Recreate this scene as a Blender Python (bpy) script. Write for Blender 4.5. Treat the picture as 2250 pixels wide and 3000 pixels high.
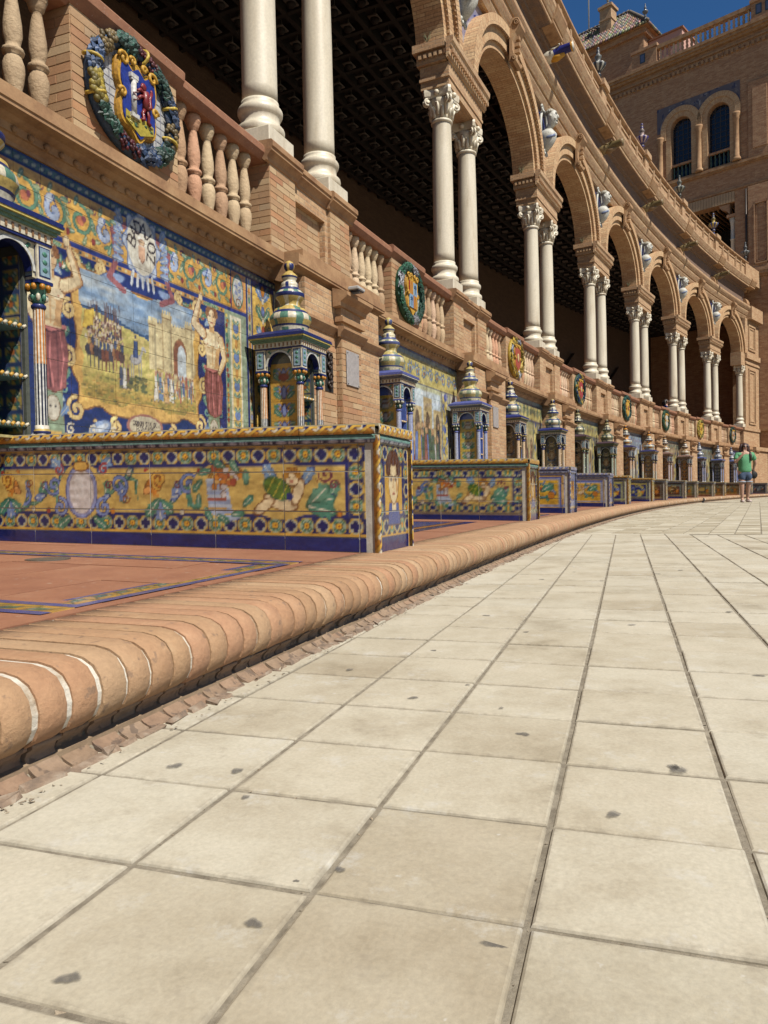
import bpy, math, random
import numpy as np
from mathutils import Vector

random.seed(7)
rng = np.random.default_rng(7)
PI = math.pi
for o in list(bpy.data.objects):
    bpy.data.objects.remove(o)

# ------------------------------------------------------------------ layout of the place (metres)
# plaza: circle about C; n counts bays of the gallery, r runs outward from the column line, z up
CX, CY, R0, T0, D = 105.38671, -36.28946, 115.13942, 0.370389, 0.0484429
BAY = R0 * D
CAMH = 0.37
SLOPE = 0.022                      # terrace floor falls towards the plaza


def W(n, r, z=0.0):
    th = T0 + n * D
    return (CX - (R0 + r) * math.cos(th), CY + (R0 + r) * math.sin(th), z)


def L(n, r, z, n0=0.0, r0=0.0, z0=0.0):
    """coordinates in the frame standing at (n0, r0, z0): x along the gallery, y outward, z up"""
    a = (n - n0) * D
    return ((R0 + r) * math.sin(a), (R0 + r) * math.cos(a) - (R0 + r0), z - z0)


def floor_z(r):
    return 0.15 + SLOPE * (r + 2.69)


scene = bpy.context.scene
# ------------------------------------------------------------------ camera
cam = bpy.data.cameras.new('camera')
cam.sensor_fit = 'VERTICAL'
cam.sensor_height = 24.0
cam.lens = 24.0 * 2166.47 / 3000.0
cam.clip_start = 0.05
cam.clip_end = 2000
camo = bpy.data.objects.new('camera', cam)
scene.collection.objects.link(camo)
pitch, roll = -0.0207822, 0.0200908
fwd = Vector((0, math.cos(pitch), math.sin(pitch)))
up0 = Vector((0, -math.sin(pitch), math.cos(pitch)))
rt0 = Vector((1, 0, 0))
rt = rt0 * math.cos(roll) - up0 * math.sin(roll)
up = rt0 * math.sin(roll) + up0 * math.cos(roll)
from mathutils import Matrix
m = Matrix((rt, up, -fwd)).transposed().to_4x4()
m.translation = Vector((0, 0, CAMH))
camo.matrix_world = m
scene.camera = camo

# ------------------------------------------------------------------ sky, sun, exposure
SUN_EL, SUN_AZ = math.radians(53), math.atan2(0.656, -0.755)   # azimuth clockwise from +Y
sd = Vector((math.sin(SUN_AZ) * math.cos(SUN_EL), math.cos(SUN_AZ) * math.cos(SUN_EL), math.sin(SUN_EL)))
world = bpy.data.worlds.new('World')
scene.world = world
world.use_nodes = True
wt = world.node_tree
sky = wt.nodes.new('ShaderNodeTexSky')
sky.sky_type = 'NISHITA'
sky.sun_disc = False
sky.sun_elevation = SUN_EL
sky.sun_rotation = SUN_AZ
sky.altitude = 50
sky.air_density = 1.0
sky.dust_density = 0.0
sky.ozone_density = 8.0
bg = wt.nodes['Background']
bg.inputs['Strength'].default_value = 0.052
hs = wt.nodes.new('ShaderNodeHueSaturation')
hs.inputs['Saturation'].default_value = 1.14
wt.links.new(sky.outputs['Color'], hs.inputs['Color'])
wt.links.new(hs.outputs['Color'], bg.inputs['Color'])
sun = bpy.data.lights.new('sun', 'SUN')
sun.energy = 5.0
sun.angle = math.radians(0.53)
sun.color = (1.0, 0.95, 0.86)
suno = bpy.data.objects.new('sun', sun)
scene.collection.objects.link(suno)
suno.location = (30, -30, 60)
suno.rotation_euler = sd.to_track_quat('Z', 'Y').to_euler()
vs = scene.view_settings
vs.view_transform = 'Standard'
vs.look = 'None'
vs.exposure = 0.64
vs.gamma = 1.0
vs.use_curve_mapping = False

# ------------------------------------------------------------------ mesh helpers


def lin(c):
    c = np.asarray(c, float)
    return np.where(c <= 0.04045, c / 12.92, ((c + 0.055) / 1.055) ** 2.4)


def s255(*c):
    return tuple(x / 255 for x in c)


class G:
    """collects faces for one mesh; colours are sRGB 0..1 per face"""

    def __init__(self):
        self.v, self.f, self.c, self.s, self.uv = [], [], [], [], {}

    def add(self, vs, fs, col=None, smooth=False):
        b = len(self.v)
        self.v += [tuple(p) for p in vs]
        for f in fs:
            self.f.append(tuple(b + i for i in f))
            self.c.append(col)
            self.s.append(smooth)
        return self

    def box(self, x0, x1, y0, y1, z0, z1, col=None):
        vs = [(x, y, z) for z in (z0, z1) for y in (y0, y1) for x in (x0, x1)]
        return self.add(vs, [(0, 2, 3, 1), (4, 5, 7, 6), (0, 1, 5, 4), (2, 6, 7, 3), (0, 4, 6, 2), (1, 3, 7, 5)], col)

    def bbox(self, x0, x1, y0, y1, z0, z1, b, col=None):
        """box with chamfered upright and top/bottom edges"""
        ring = lambda e, z: [(x0 + e + b, y0 + e, z), (x1 - e - b, y0 + e, z), (x1 - e, y0 + e + b, z), (x1 - e, y1 - e - b, z),
                             (x1 - e - b, y1 - e, z), (x0 + e + b, y1 - e, z), (x0 + e, y1 - e - b, z), (x0 + e, y0 + e + b, z)]
        R = [ring(b, z0), ring(0, z0 + b), ring(0, z1 - b), ring(b, z1)]
        vs = sum(R, [])
        fs = [tuple(range(7, -1, -1)), tuple(range(24, 32))]
        for k in range(3):
            for i in range(8):
                j = (i + 1) % 8
                fs.append((8 * k + i, 8 * k + j, 8 * k + 8 + j, 8 * k + 8 + i))
        return self.add(vs, fs, col)

    def lathe(self, prof, seg=24, c=(0, 0, 0), cols=None, smooth=True, mod=None, sq=None):
        """prof: list of (radius, z); cols: colour per ring gap; mod(ang, r, z) -> r"""
        vs, b = [], len(self.v)
        for r, z in prof:
            for i in range(seg):
                a = 2 * PI * i / seg
                rr = mod(a, r, z) if mod else r
                vs.append((c[0] + rr * math.cos(a), c[1] + rr * math.sin(a), c[2] + z))
        self.v += vs
        for k in range(len(prof) - 1):
            for i in range(seg):
                j = (i + 1) % seg
                self.f.append((b + k * seg + i, b + k * seg + j, b + k * seg + seg + j, b + k * seg + seg + i))
                cc = cols[k] if cols else None
                if callable(cc):
                    cc = cc(i, seg)
                self.c.append(cc)
                self.s.append(smooth)
        self.f.append(tuple(b + i for i in reversed(range(seg))))
        self.f.append(tuple(b + (len(prof) - 1) * seg + i for i in range(seg)))
        self.c += [cols[0] if cols and not callable(cols[0]) else None, cols[-1] if cols and not callable(cols[-1]) else None]
        self.s += [False, False]
        return self

    def tube(self, path, rad, seg=8, col=None, smooth=True, sx=1.0):
        path = [Vector(p) for p in path]
        n = len(path)
        rads = rad if isinstance(rad, (list, tuple)) else [rad] * n
        b = len(self.v)
        ref = None
        for i, p in enumerate(path):
            t = (path[min(i + 1, n - 1)] - path[max(i - 1, 0)])
            t = t.normalized() if t.length > 1e-9 else Vector((0, 0, 1))
            if ref is None:
                ref = Vector((0, 0, 1)) if abs(t.z) < 0.9 else Vector((1, 0, 0))
            u = (ref - t * ref.dot(t)).normalized()
            w = t.cross(u)
            ref = u
            for k in range(seg):
                a = 2 * PI * k / seg
                q = p + (u * math.cos(a) * sx + w * math.sin(a)) * rads[i]
                self.v.append((q.x, q.y, q.z))
        for i in range(n - 1):
            for k in range(seg):
                j = (k + 1) % seg
                self.f.append((b + i * seg + k, b + i * seg + j, b + i * seg + seg + j, b + i * seg + seg + k))
                self.c.append(col[i] if isinstance(col, list) else col)
                self.s.append(smooth)
        self.f += [tuple(b + k for k in reversed(range(seg))), tuple(b + (n - 1) * seg + k for k in range(seg))]
        cc = col[0] if isinstance(col, list) else col
        self.c += [cc, cc]
        self.s += [smooth, smooth]
        return self

    def blob(self, c, rx, ry, rz, seg=8, rings=5, col=None):
        b = len(self.v)
        self.v.append((c[0], c[1], c[2] - rz))
        for k in range(1, rings):
            p = PI * k / rings
            for i in range(seg):
                a = 2 * PI * i / seg
                self.v.append((c[0] + rx * math.sin(p) * math.cos(a), c[1] + ry * math.sin(p) * math.sin(a), c[2] - rz * math.cos(p)))
        self.v.append((c[0], c[1], c[2] + rz))
        top = len(self.v) - 1
        fs = []
        for i in range(seg):
            j = (i + 1) % seg
            fs.append((b, b + 1 + j, b + 1 + i))
            for k in range(rings - 2):
                q = b + 1 + k * seg
                fs.append((q + i, q + j, q + seg + j, q + seg + i))
            q = b + 1 + (rings - 2) * seg
            fs.append((q + i, q + j, top))
        self.f += fs
        self.c += [col] * len(fs)
        self.s += [True] * len(fs)
        return self

    def leaf3(self, c, ang, ln, wd, up, col):
        """pointed leaf lying in the xz plane, ridge towards -y"""
        ca, sa = math.cos(ang), math.sin(ang)
        P = lambda a, b, d: (c[0] + a * ca - b * sa, c[1] - d, c[2] + a * sa + b * ca)
        dk = tuple(v * .72 for v in col)
        self.add([P(-ln / 2, 0, 0), P(-ln * .1, -wd / 2, up * .2), P(ln / 2, 0, up * .1), P(-ln * .1, wd / 2, up * .2), P(-ln * .05, 0, up), P(ln * .2, -wd * .4, up * .3), P(ln * .2, wd * .4, up * .3)],
                 [(0, 1, 4), (1, 5, 4), (5, 2, 4)], col)
        b = len(self.v) - 7
        for f in ((0, 4, 3), (3, 4, 6), (6, 4, 2)):
            self.f.append(tuple(b + i for i in f))
            self.c.append(dk)
            self.s.append(False)

    def prism(self, pts, y0, y1, col=None, edge=None, bev=0.0):
        """outline pts (x, z) counter-clockwise seen from -y, thickened from y0 (front) to y1 (back)"""
        n = len(pts)
        b = len(self.v)
        cx = sum(p[0] for p in pts) / n
        cz = sum(p[1] for p in pts) / n
        ins = [(cx + (p[0] - cx) * (1 - bev), cz + (p[1] - cz) * (1 - bev)) for p in pts] if bev else pts
        e = abs(y1 - y0) * 0.5 if bev else 0
        self.v += [(p[0], y0, p[1]) for p in ins]
        self.v += [(p[0], y0 + e, p[1]) for p in pts]
        self.v += [(p[0], y1, p[1]) for p in pts]
        fs = [tuple(b + i for i in range(n)), tuple(b + 2 * n + i for i in reversed(range(n)))]
        cs = [col, edge or col]
        for k in range(2):
            for i in range(n):
                j = (i + 1) % n
                fs.append((b + k * n + i, b + k * n + n + i, b + k * n + n + j, b + k * n + j))
                cs.append(edge or col)
        self.f += fs
        self.c += cs
        self.s += [False] * len(fs)
        return self

    def sweep(self, prof, n0, n1, seg, fn=0.0, fr=0.0, fz=0.0, col=None, caps=True, zf=None, smooth=False):
        """profile [(r, z)] swept along the gallery from bay n0 to n1, in the frame (fn, fr, fz)"""
        b = len(self.v)
        m = len(prof)
        for k in range(seg + 1):
            n = n0 + (n1 - n0) * k / seg
            for r, z in prof:
                self.v.append(L(n, r, z + (zf(r) if zf else 0), fn, fr, fz))
        for k in range(seg):
            for i in range(m - 1):
                q = b + k * m + i
                self.f.append((q, q + m, q + m + 1, q + 1))
                self.c.append(col)
                self.s.append(smooth)
        if caps:
            self.f += [tuple(b + i for i in range(m)), tuple(b + seg * m + i for i in reversed(range(m)))]
            self.c += [col, col]
            self.s += [False, False]
        return self

    def mesh(self, name, mat, uvfn=None):
        me = bpy.data.meshes.new(name)
        me.from_pydata(self.v, [], self.f)
        me.update()
        nf = len(self.f)
        if any(self.s):
            me.polygons.foreach_set('use_smooth', np.array(self.s, bool))
        # box-mapped uv in metres
        nl = len(me.loops)
        vi = np.empty(nl, np.int32)
        me.loops.foreach_get('vertex_index', vi)
        co = np.array(self.v, float)[vi]
        tot = np.empty(nf, np.int32)
        me.polygons.foreach_get('loop_total', tot)
        nr = np.empty(nf * 3)
        me.polygons.foreach_get('normal', nr)
        nr = np.repeat(nr.reshape(-1, 3), tot, axis=0)
        an = np.abs(nr)
        u = np.where(an[:, 1] >= an[:, 0], co[:, 0], co[:, 1] + 7.3)
        w = co[:, 2].copy()
        hz = an[:, 2] > 0.8
        u = np.where(hz, co[:, 0], u)
        w = np.where(hz, co[:, 1], w)
        uv = np.stack([u, w], 1)
        for fi, coords in self.uv.items():
            st = me.polygons[fi].loop_start
            for k, q in enumerate(coords):
                uv[st + k] = q
        me.uv_layers.new(name='UVMap').data.foreach_set('uv', uv.astype(np.float32).ravel())
        if any(c is not None for c in self.c):
            cc = np.array([c if c is not None else (0.5, 0.5, 0.5) for c in self.c], float)
            cc = np.repeat(lin(cc), tot, axis=0)
            at = me.color_attributes.new('Col', 'FLOAT_COLOR', 'CORNER')
            at.data.foreach_set('color', np.concatenate([cc, np.ones((nl, 1))], 1).astype(np.float32).ravel())
        if mat:
            me.materials.append(mat)
        return me


COL = scene.collection


def obj(name, g, mat, parent=None, loc=None, rotz=0.0, **props):
    me = g if isinstance(g, bpy.types.Mesh) else g.mesh(name, mat)
    o = bpy.data.objects.new(name, me)
    COL.objects.link(o)
    o.parent = parent
    if loc:
        o.location = loc
    o.rotation_euler.z = rotz
    for k, v in props.items():
        o[k] = v
    return o


def thing(name, label, cat, n=None, r=0.0, z=0.0, group=None, turn=0.0, loc=None):
    o = bpy.data.objects.new(name, None)
    o.empty_display_size = 0.2
    COL.objects.link(o)
    if n is not None:
        o.location = W(n, r, z)
        o.rotation_euler.z = PI / 2 - (T0 + n * D) + turn
    elif loc:
        o.location = loc
        o.rotation_euler.z = turn
    tag(o, label, cat, group)
    return o


def tag(o, label, cat, group=None):
    o['label'] = label
    o['category'] = cat
    if group:
        o['group'] = group
    return o


def structure(o):
    o['kind'] = 'structure'
    return o


def copy_part(o, parent, loc=None, rotz=None):
    c = o.copy()
    COL.objects.link(c)
    c.parent = parent
    if loc is not None:
        c.location = loc
    if rotz is not None:
        c.rotation_euler.z = rotz
    return c


def kids(o):
    return [q for q in bpy.data.objects if q.parent == o]


def copy_tree(o, parent, loc=None, rotz=None):
    c = copy_part(o, parent, loc, rotz)
    for ch in KIDS.get(o.name, kids(o)):
        copy_tree(ch, c)
    return c


KIDS = {}

# ------------------------------------------------------------------ materials


def newmat(name):
    m = bpy.data.materials.new(name)
    m.use_nodes = True
    nt = m.node_tree
    b = nt.nodes['Principled BSDF']
    return m, nt, b


def N(nt, typ, **kw):
    n = nt.nodes.new(typ)
    for k, v in kw.items():
        if k in n.inputs:
            n.inputs[k].default_value = v
        else:
            setattr(n, k, v)
    return n


def ramp(nt, stops, interp='LINEAR'):
    r = nt.nodes.new('ShaderNodeValToRGB')
    r.color_ramp.interpolation = interp
    e = r.color_ramp.elements
    while len(e) < len(stops):
        e.new(0.5)
    for i, (p, c) in enumerate(stops):
        e[i].position = p
        e[i].color = (*c, 1)
    return r


def mixc(nt, a, b, fac, mode='MIX'):
    mx = nt.nodes.new('ShaderNodeMix')
    mx.data_type = 'RGBA'
    mx.blend_type = mode
    for s, v in ((0, fac), (6, a), (7, b)):
        if hasattr(v, 'is_linked') or isinstance(v, bpy.types.NodeSocket):
            nt.links.new(v, mx.inputs[s])
        else:
            mx.inputs[s].default_value = v if s == 0 else (*v, 1)
    return mx.outputs[2]


def bump(nt, b, h, strength=0.3, dist=0.01):
    n = N(nt, 'ShaderNodeBump')
    n.inputs['Strength'].default_value = strength
    n.inputs['Distance'].default_value = dist
    nt.links.new(h, n.inputs['Height'])
    nt.links.new(n.outputs[0], b.inputs['Normal'])


def brick_mat(name, c1, c2, c3, mortar, bw=0.25, rh=0.057, ms=0.006, swap=False, stain=0.35):
    m, nt, b = newmat(name)
    uv = N(nt, 'ShaderNodeUVMap')
    src = uv.outputs[0]
    if swap:
        mp = N(nt, 'ShaderNodeMapping')
        mp.inputs['Rotation'].default_value = (0, 0, PI / 2)
        nt.links.new(src, mp.inputs[0])
        src = mp.outputs[0]
    bt = N(nt, 'ShaderNodeTexBrick')
    bt.offset = 0.5
    bt.inputs['Scale'].default_value = 1.0
    bt.inputs['Brick Width'].default_value = bw
    bt.inputs['Row Height'].default_value = rh
    bt.inputs['Mortar Size'].default_value = ms
    bt.inputs['Mortar Smooth'].default_value = 0.3
    bt.inputs['Color1'].default_value = (*c1, 1)
    bt.inputs['Color2'].default_value = (*c2, 1)
    bt.inputs['Mortar'].default_value = (*mortar, 1)
    nt.links.new(src, bt.inputs['Vector'])
    nz = N(nt, 'ShaderNodeTexNoise', Scale=3.7, Detail=5.0)
    nt.links.new(src, nz.inputs['Vector'])
    n2 = N(nt, 'ShaderNodeTexNoise', Scale=26.0, Detail=4.0)
    nt.links.new(src, n2.inputs['Vector'])
    r1 = ramp(nt, [(0.35, (0, 0, 0)), (0.62, (1, 1, 1))])
    nt.links.new(nz.outputs['Fac'], r1.inputs[0])
    a = mixc(nt, bt.outputs['Color'], c3, mul(nt, r1.outputs[0], stain))
    r2 = ramp(nt, [(0.3, (0.62, 0.62, 0.62)), (0.7, (1.25, 1.25, 1.25))])
    nt.links.new(n2.outputs['Fac'], r2.inputs[0])
    a = mixc(nt, a, r2.outputs[0], 0.7, 'MULTIPLY')
    nt.links.new(a, b.inputs['Base Color'])
    b.inputs['Roughness'].default_value = 0.88
    h = N(nt, 'ShaderNodeMath', operation='MULTIPLY_ADD')
    nt.links.new(bt.outputs['Fac'], h.inputs[0])
    h.inputs[1].default_value = -1.0
    nt.links.new(n2.outputs['Fac'], h.inputs[2])
    bump(nt, b, h.outputs[0], 0.55, 0.006)
    return m


def mul(nt, sock, k):
    n = N(nt, 'ShaderNodeMath', operation='MULTIPLY')
    nt.links.new(sock, n.inputs[0])
    n.inputs[1].default_value = k
    return n.outputs[0]


def rough_mat(name, stops, scale=6.0, rough=0.85, bstr=0.3, bscale=60.0, rand=0.0, randstops=None, bdist=0.004, spots=None):
    """noise-mottled surface; rand mixes a colour picked per object"""
    m, nt, b = newmat(name)
    tc = N(nt, 'ShaderNodeTexCoord')
    nz = N(nt, 'ShaderNodeTexNoise', Scale=scale, Detail=8.0, Roughness=0.62)
    nt.links.new(tc.outputs['Object'], nz.inputs['Vector'])
    oi = N(nt, 'ShaderNodeObjectInfo')
    if rand:                      # shift the pattern from piece to piece
        ad = N(nt, 'ShaderNodeVectorMath', operation='MULTIPLY_ADD')
        cb = N(nt, 'ShaderNodeCombineXYZ')
        for i in range(3):
            nt.links.new(oi.outputs['Random'], cb.inputs[i])
        nt.links.new(cb.outputs[0], ad.inputs[0])
        ad.inputs[1].default_value = (37, 91, 53)
        nt.links.new(tc.outputs['Object'], ad.inputs[2])
        nt.links.new(ad.outputs[0], nz.inputs['Vector'])
        src = ad.outputs[0]
    else:
        src = tc.outputs['Object']
    r = ramp(nt, stops)
    nt.links.new(nz.outputs['Fac'], r.inputs[0])
    c = r.outputs[0]
    if randstops:
        r2 = ramp(nt, randstops, 'LINEAR')
        nt.links.new(oi.outputs['Random'], r2.inputs[0])
        c = mixc(nt, c, r2.outputs[0], rand)
    fz = N(nt, 'ShaderNodeTexNoise', Scale=bscale, Detail=6.0, Roughness=0.7)
    nt.links.new(src, fz.inputs['Vector'])
    rr = ramp(nt, [(0.25, (0.72, 0.72, 0.72)), (0.75, (1.2, 1.2, 1.2))])
    nt.links.new(fz.outputs['Fac'], rr.inputs[0])
    c = mixc(nt, c, rr.outputs[0], 0.6, 'MULTIPLY')
    if spots:
        sc, thr, scol = spots
        sp = N(nt, 'ShaderNodeTexNoise', Scale=sc, Detail=3.0)
        nt.links.new(src, sp.inputs['Vector'])
        rs = ramp(nt, [(thr, (0, 0, 0)), (thr + 0.05, (1, 1, 1))])
        nt.links.new(sp.outputs['Fac'], rs.inputs[0])
        c = mixc(nt, c, scol, mul(nt, rs.outputs[0], 0.7))
    nt.links.new(c, b.inputs['Base Color'])
    b.inputs['Roughness'].default_value = rough
    bump(nt, b, fz.outputs['Fac'], bstr, bdist)
    return m


def paint_mat(name, rough=0.16, wob=0.02, coat=0.3, tint=0.05):
    """glazed ceramic, colour from the painted vertex colours"""
    m, nt, b = newmat(name)
    at = N(nt, 'ShaderNodeAttribute', attribute_name='Col')
    tc = N(nt, 'ShaderNodeTexCoord')
    nz = N(nt, 'ShaderNodeTexNoise', Scale=55.0, Detail=4.0)
    nt.links.new(tc.outputs['Object'], nz.inputs['Vector'])
    rr = ramp(nt, [(0.3, (1 - tint * 2.2,) * 3), (0.7, (1 + tint,) * 3)])
    nt.links.new(nz.outputs['Fac'], rr.inputs[0])
    c = mixc(nt, at.outputs['Color'], rr.outputs[0], 1.0, 'MULTIPLY')
    nt.links.new(c, b.inputs['Base Color'])
    b.inputs['Roughness'].default_value = rough
    b.inputs['Specular IOR Level'].default_value = .35
    b.inputs['Coat Weight'].default_value = coat
    b.inputs['Coat Roughness'].default_value = 0.08
    n2 = N(nt, 'ShaderNodeTexNoise', Scale=14.0, Detail=2.0)
    nt.links.new(tc.outputs['Object'], n2.inputs['Vector'])
    bump(nt, b, n2.outputs['Fac'], 0.25, wob)
    return m


def flat_mat(name, col, rough=0.6, metal=0.0):
    m, nt, b = newmat(name)
    tc = N(nt, 'ShaderNodeTexCoord')
    nz = N(nt, 'ShaderNodeTexNoise', Scale=30.0, Detail=4.0)
    nt.links.new(tc.outputs['Object'], nz.inputs['Vector'])
    rr = ramp(nt, [(0.3, tuple(x * 0.82 for x in col)), (0.7, tuple(min(1, x * 1.12) for x in col))])
    nt.links.new(nz.outputs['Fac'], rr.inputs[0])
    nt.links.new(rr.outputs[0], b.inputs['Base Color'])
    b.inputs['Roughness'].default_value = rough
    b.inputs['Metallic'].default_value = metal
    return m


TAN, ORG, PALE, MORT = (0.57, 0.315, 0.155), (0.78, 0.53, 0.29), (0.43, 0.215, 0.1), (0.56, 0.41, 0.26)
M = {}
M['brick'] = brick_mat('brickwork', TAN, ORG, PALE, MORT)
M['brick_dark'] = brick_mat('brickwork_red', (0.46, 0.22, 0.105), (0.7, 0.42, 0.22), (0.35, 0.155, 0.07), (0.54, 0.35, 0.205), bw=0.27, rh=0.07, ms=0.009)
M['brick_in'] = brick_mat('interior_brick', (0.11, 0.06, 0.03), (0.15, 0.088, 0.046), (0.085, 0.042, 0.022), (0.12, 0.075, 0.046))  # brick copied much darker, its colour carrying the shade inside the gallery
M['stained_shade'] = brick_mat('stained_shade_brick', (0.27, 0.15, 0.085), (0.34, 0.2, 0.12), (0.2, 0.14, 0.12), (0.26, 0.17, 0.115), stain=.8)  # purplish stain, plus the shade of the eaves put into the brick colour
M['voussoir'] = brick_mat('voussoir_brick', (0.68, 0.39, 0.19), (0.9, 0.63, 0.34), (0.52, 0.28, 0.13), (0.38, 0.23, 0.13), bw=0.28, rh=0.055, ms=0.005)
M['brick_piece'] = rough_mat('brick_piece', [(0.3, (0.42, 0.24, 0.12)), (0.7, (0.64, 0.41, 0.215))], 14, 0.9, 0.4, 90, 0.68,
                             [(0.0, (0.52, 0.21, 0.1)), (0.2, (0.62, 0.39, 0.2)), (0.4, (0.5, 0.28, 0.14)), (0.6, (0.74, 0.54, 0.31)), (0.75, (0.58, 0.36, 0.18)), (0.88, (0.66, 0.31, 0.14)), (1.0, (0.55, 0.42, 0.26))])
M['mortar'] = rough_mat('mortar', [(0.3, (0.3, 0.2, 0.12)), (0.7, (0.44, 0.32, 0.2))], 9, 0.95, 0.5, 70)
M['terracotta'] = rough_mat('terracotta_moulding', [(0.28, (0.3, 0.145, 0.065)), (0.45, (0.46, 0.255, 0.12)), (0.6, (0.56, 0.33, 0.16)), (0.75, (0.66, 0.43, 0.225))], 4, 0.85, 0.5, 45)
M['rail'] = rough_mat('red_terracotta_rail', [(0.3, (0.3, 0.12, 0.06)), (0.7, (0.44, 0.2, 0.1))], 8, 0.85, 0.4, 60, spots=(70, 0.66, (0.5, 0.42, 0.33)))
M['baluster'] = rough_mat('baluster_clay', [(0.3, (0.45, 0.27, 0.14)), (0.7, (0.7, 0.5, 0.3))], 9, 0.8, 1.0, 30, 0.78,
                          [(0.0, (0.86, 0.68, 0.42)), (0.2, (0.55, 0.34, 0.18)), (0.35, (0.84, 0.42, 0.25)), (0.5, (0.5, 0.34, 0.19)), (0.7, (0.9, 0.72, 0.46)), (0.85, (0.84, 0.56, 0.38)), (1.0, (0.5, 0.27, 0.13))], bdist=0.012)
M['marble'] = rough_mat('white_marble', [(0.25, (0.56, 0.42, 0.27)), (0.4, (0.8, 0.69, 0.51)), (0.58, (0.95, 0.85, 0.66)), (0.78, (0.78, 0.69, 0.55))], 3.2, 0.45, 0.12, 40, 0.12,
                        [(0, (0.92, 0.82, 0.62)), (1, (0.84, 0.78, 0.65))])
for nd in list(M['marble'].node_tree.nodes):
    if nd.type == 'TEX_NOISE' and nd.inputs['Scale'].default_value < 10:
        src = nd.inputs['Vector'].links[0].from_socket
        mp_ = N(M['marble'].node_tree, 'ShaderNodeMapping')
        mp_.inputs['Scale'].default_value = (1.6, 1.6, .22)
        M['marble'].node_tree.links.new(src, mp_.inputs[0])
        M['marble'].node_tree.links.new(mp_.outputs[0], nd.inputs['Vector'])
        nd.inputs['Distortion'].default_value = .6
M['tile'] = paint_mat('painted_glazed_tile')
M['tilefar'] = paint_mat('painted_glazed_tile_worn', rough=0.3, coat=0.15)
M['glaze'] = paint_mat('glazed_ceramic', rough=0.46, coat=0.06, tint=0.14)
M['glaze_soft'] = paint_mat('dull_glazed_ceramic', rough=0.55, coat=0.0, tint=0.2)
M['grout'] = rough_mat('grout', [(0.3, (0.5, 0.45, 0.36)), (0.7, (0.72, 0.67, 0.57))], 20, 0.95, 0.3, 90)
M['kerb'] = rough_mat('kerb_brick', [(0.25, (0.27, 0.14, 0.075)), (0.42, (0.48, 0.275, 0.145)), (0.58, (0.57, 0.35, 0.19)), (0.75, (0.66, 0.47, 0.29))], 22, 0.85, 0.7, 110, 0.6,
                      [(0.0, (0.54, 0.26, 0.135)), (0.2, (0.6, 0.38, 0.2)), (0.4, (0.46, 0.26, 0.13)), (0.6, (0.66, 0.45, 0.26)), (0.8, (0.54, 0.31, 0.16)), (1.0, (0.62, 0.32, 0.18))], spots=(45, 0.64, (0.3, 0.19, 0.12)))
M['lime'] = rough_mat('lime_mortar', [(0.38, (0.36, 0.24, 0.15)), (0.46, (0.55, 0.43, 0.3)), (0.54, (0.86, 0.79, 0.66)), (0.7, (0.92, 0.87, 0.77))], 7, 0.95, 0.8, 130)
M['cove'] = rough_mat('cove_brick', [(0.3, (0.2, 0.13, 0.085)), (0.5, (0.36, 0.24, 0.15)), (0.7, (0.47, 0.33, 0.22))], 26, 0.9, 0.7, 90, 0.4, [(0.0, (0.32, 0.2, 0.12)), (0.5, (0.4, 0.29, 0.2)), (1.0, (0.42, 0.24, 0.15))], spots=(40, 0.58, (0.14, 0.1, 0.075)))  # kerb brick copied darker and duller, shade under the nose painted in
M['footing'] = rough_mat('footing_rubble', [(0.3, (0.17, 0.13, 0.1)), (0.5, (0.36, 0.25, 0.17)), (0.7, (0.52, 0.43, 0.33))], 30, 1.0, 0.8, 90)
M['slab'] = rough_mat('paving_slab', [(0.2, (0.5, 0.43, 0.305)), (0.42, (0.63, 0.56, 0.42)), (0.62, (0.69, 0.63, 0.485)), (0.8, (0.76, 0.715, 0.59))], 7.0, 0.85, 0.3, 170, 0.6,
                      [(0.0, (0.5, 0.42, 0.29)), (0.12, (0.62, 0.55, 0.41)), (0.5, (0.68, 0.61, 0.465)), (0.85, (0.72, 0.665, 0.53)), (1.0, (0.58, 0.52, 0.39))], bdist=0.0015, spots=(52, 0.71, (0.74, 0.7, 0.62)))


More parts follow.
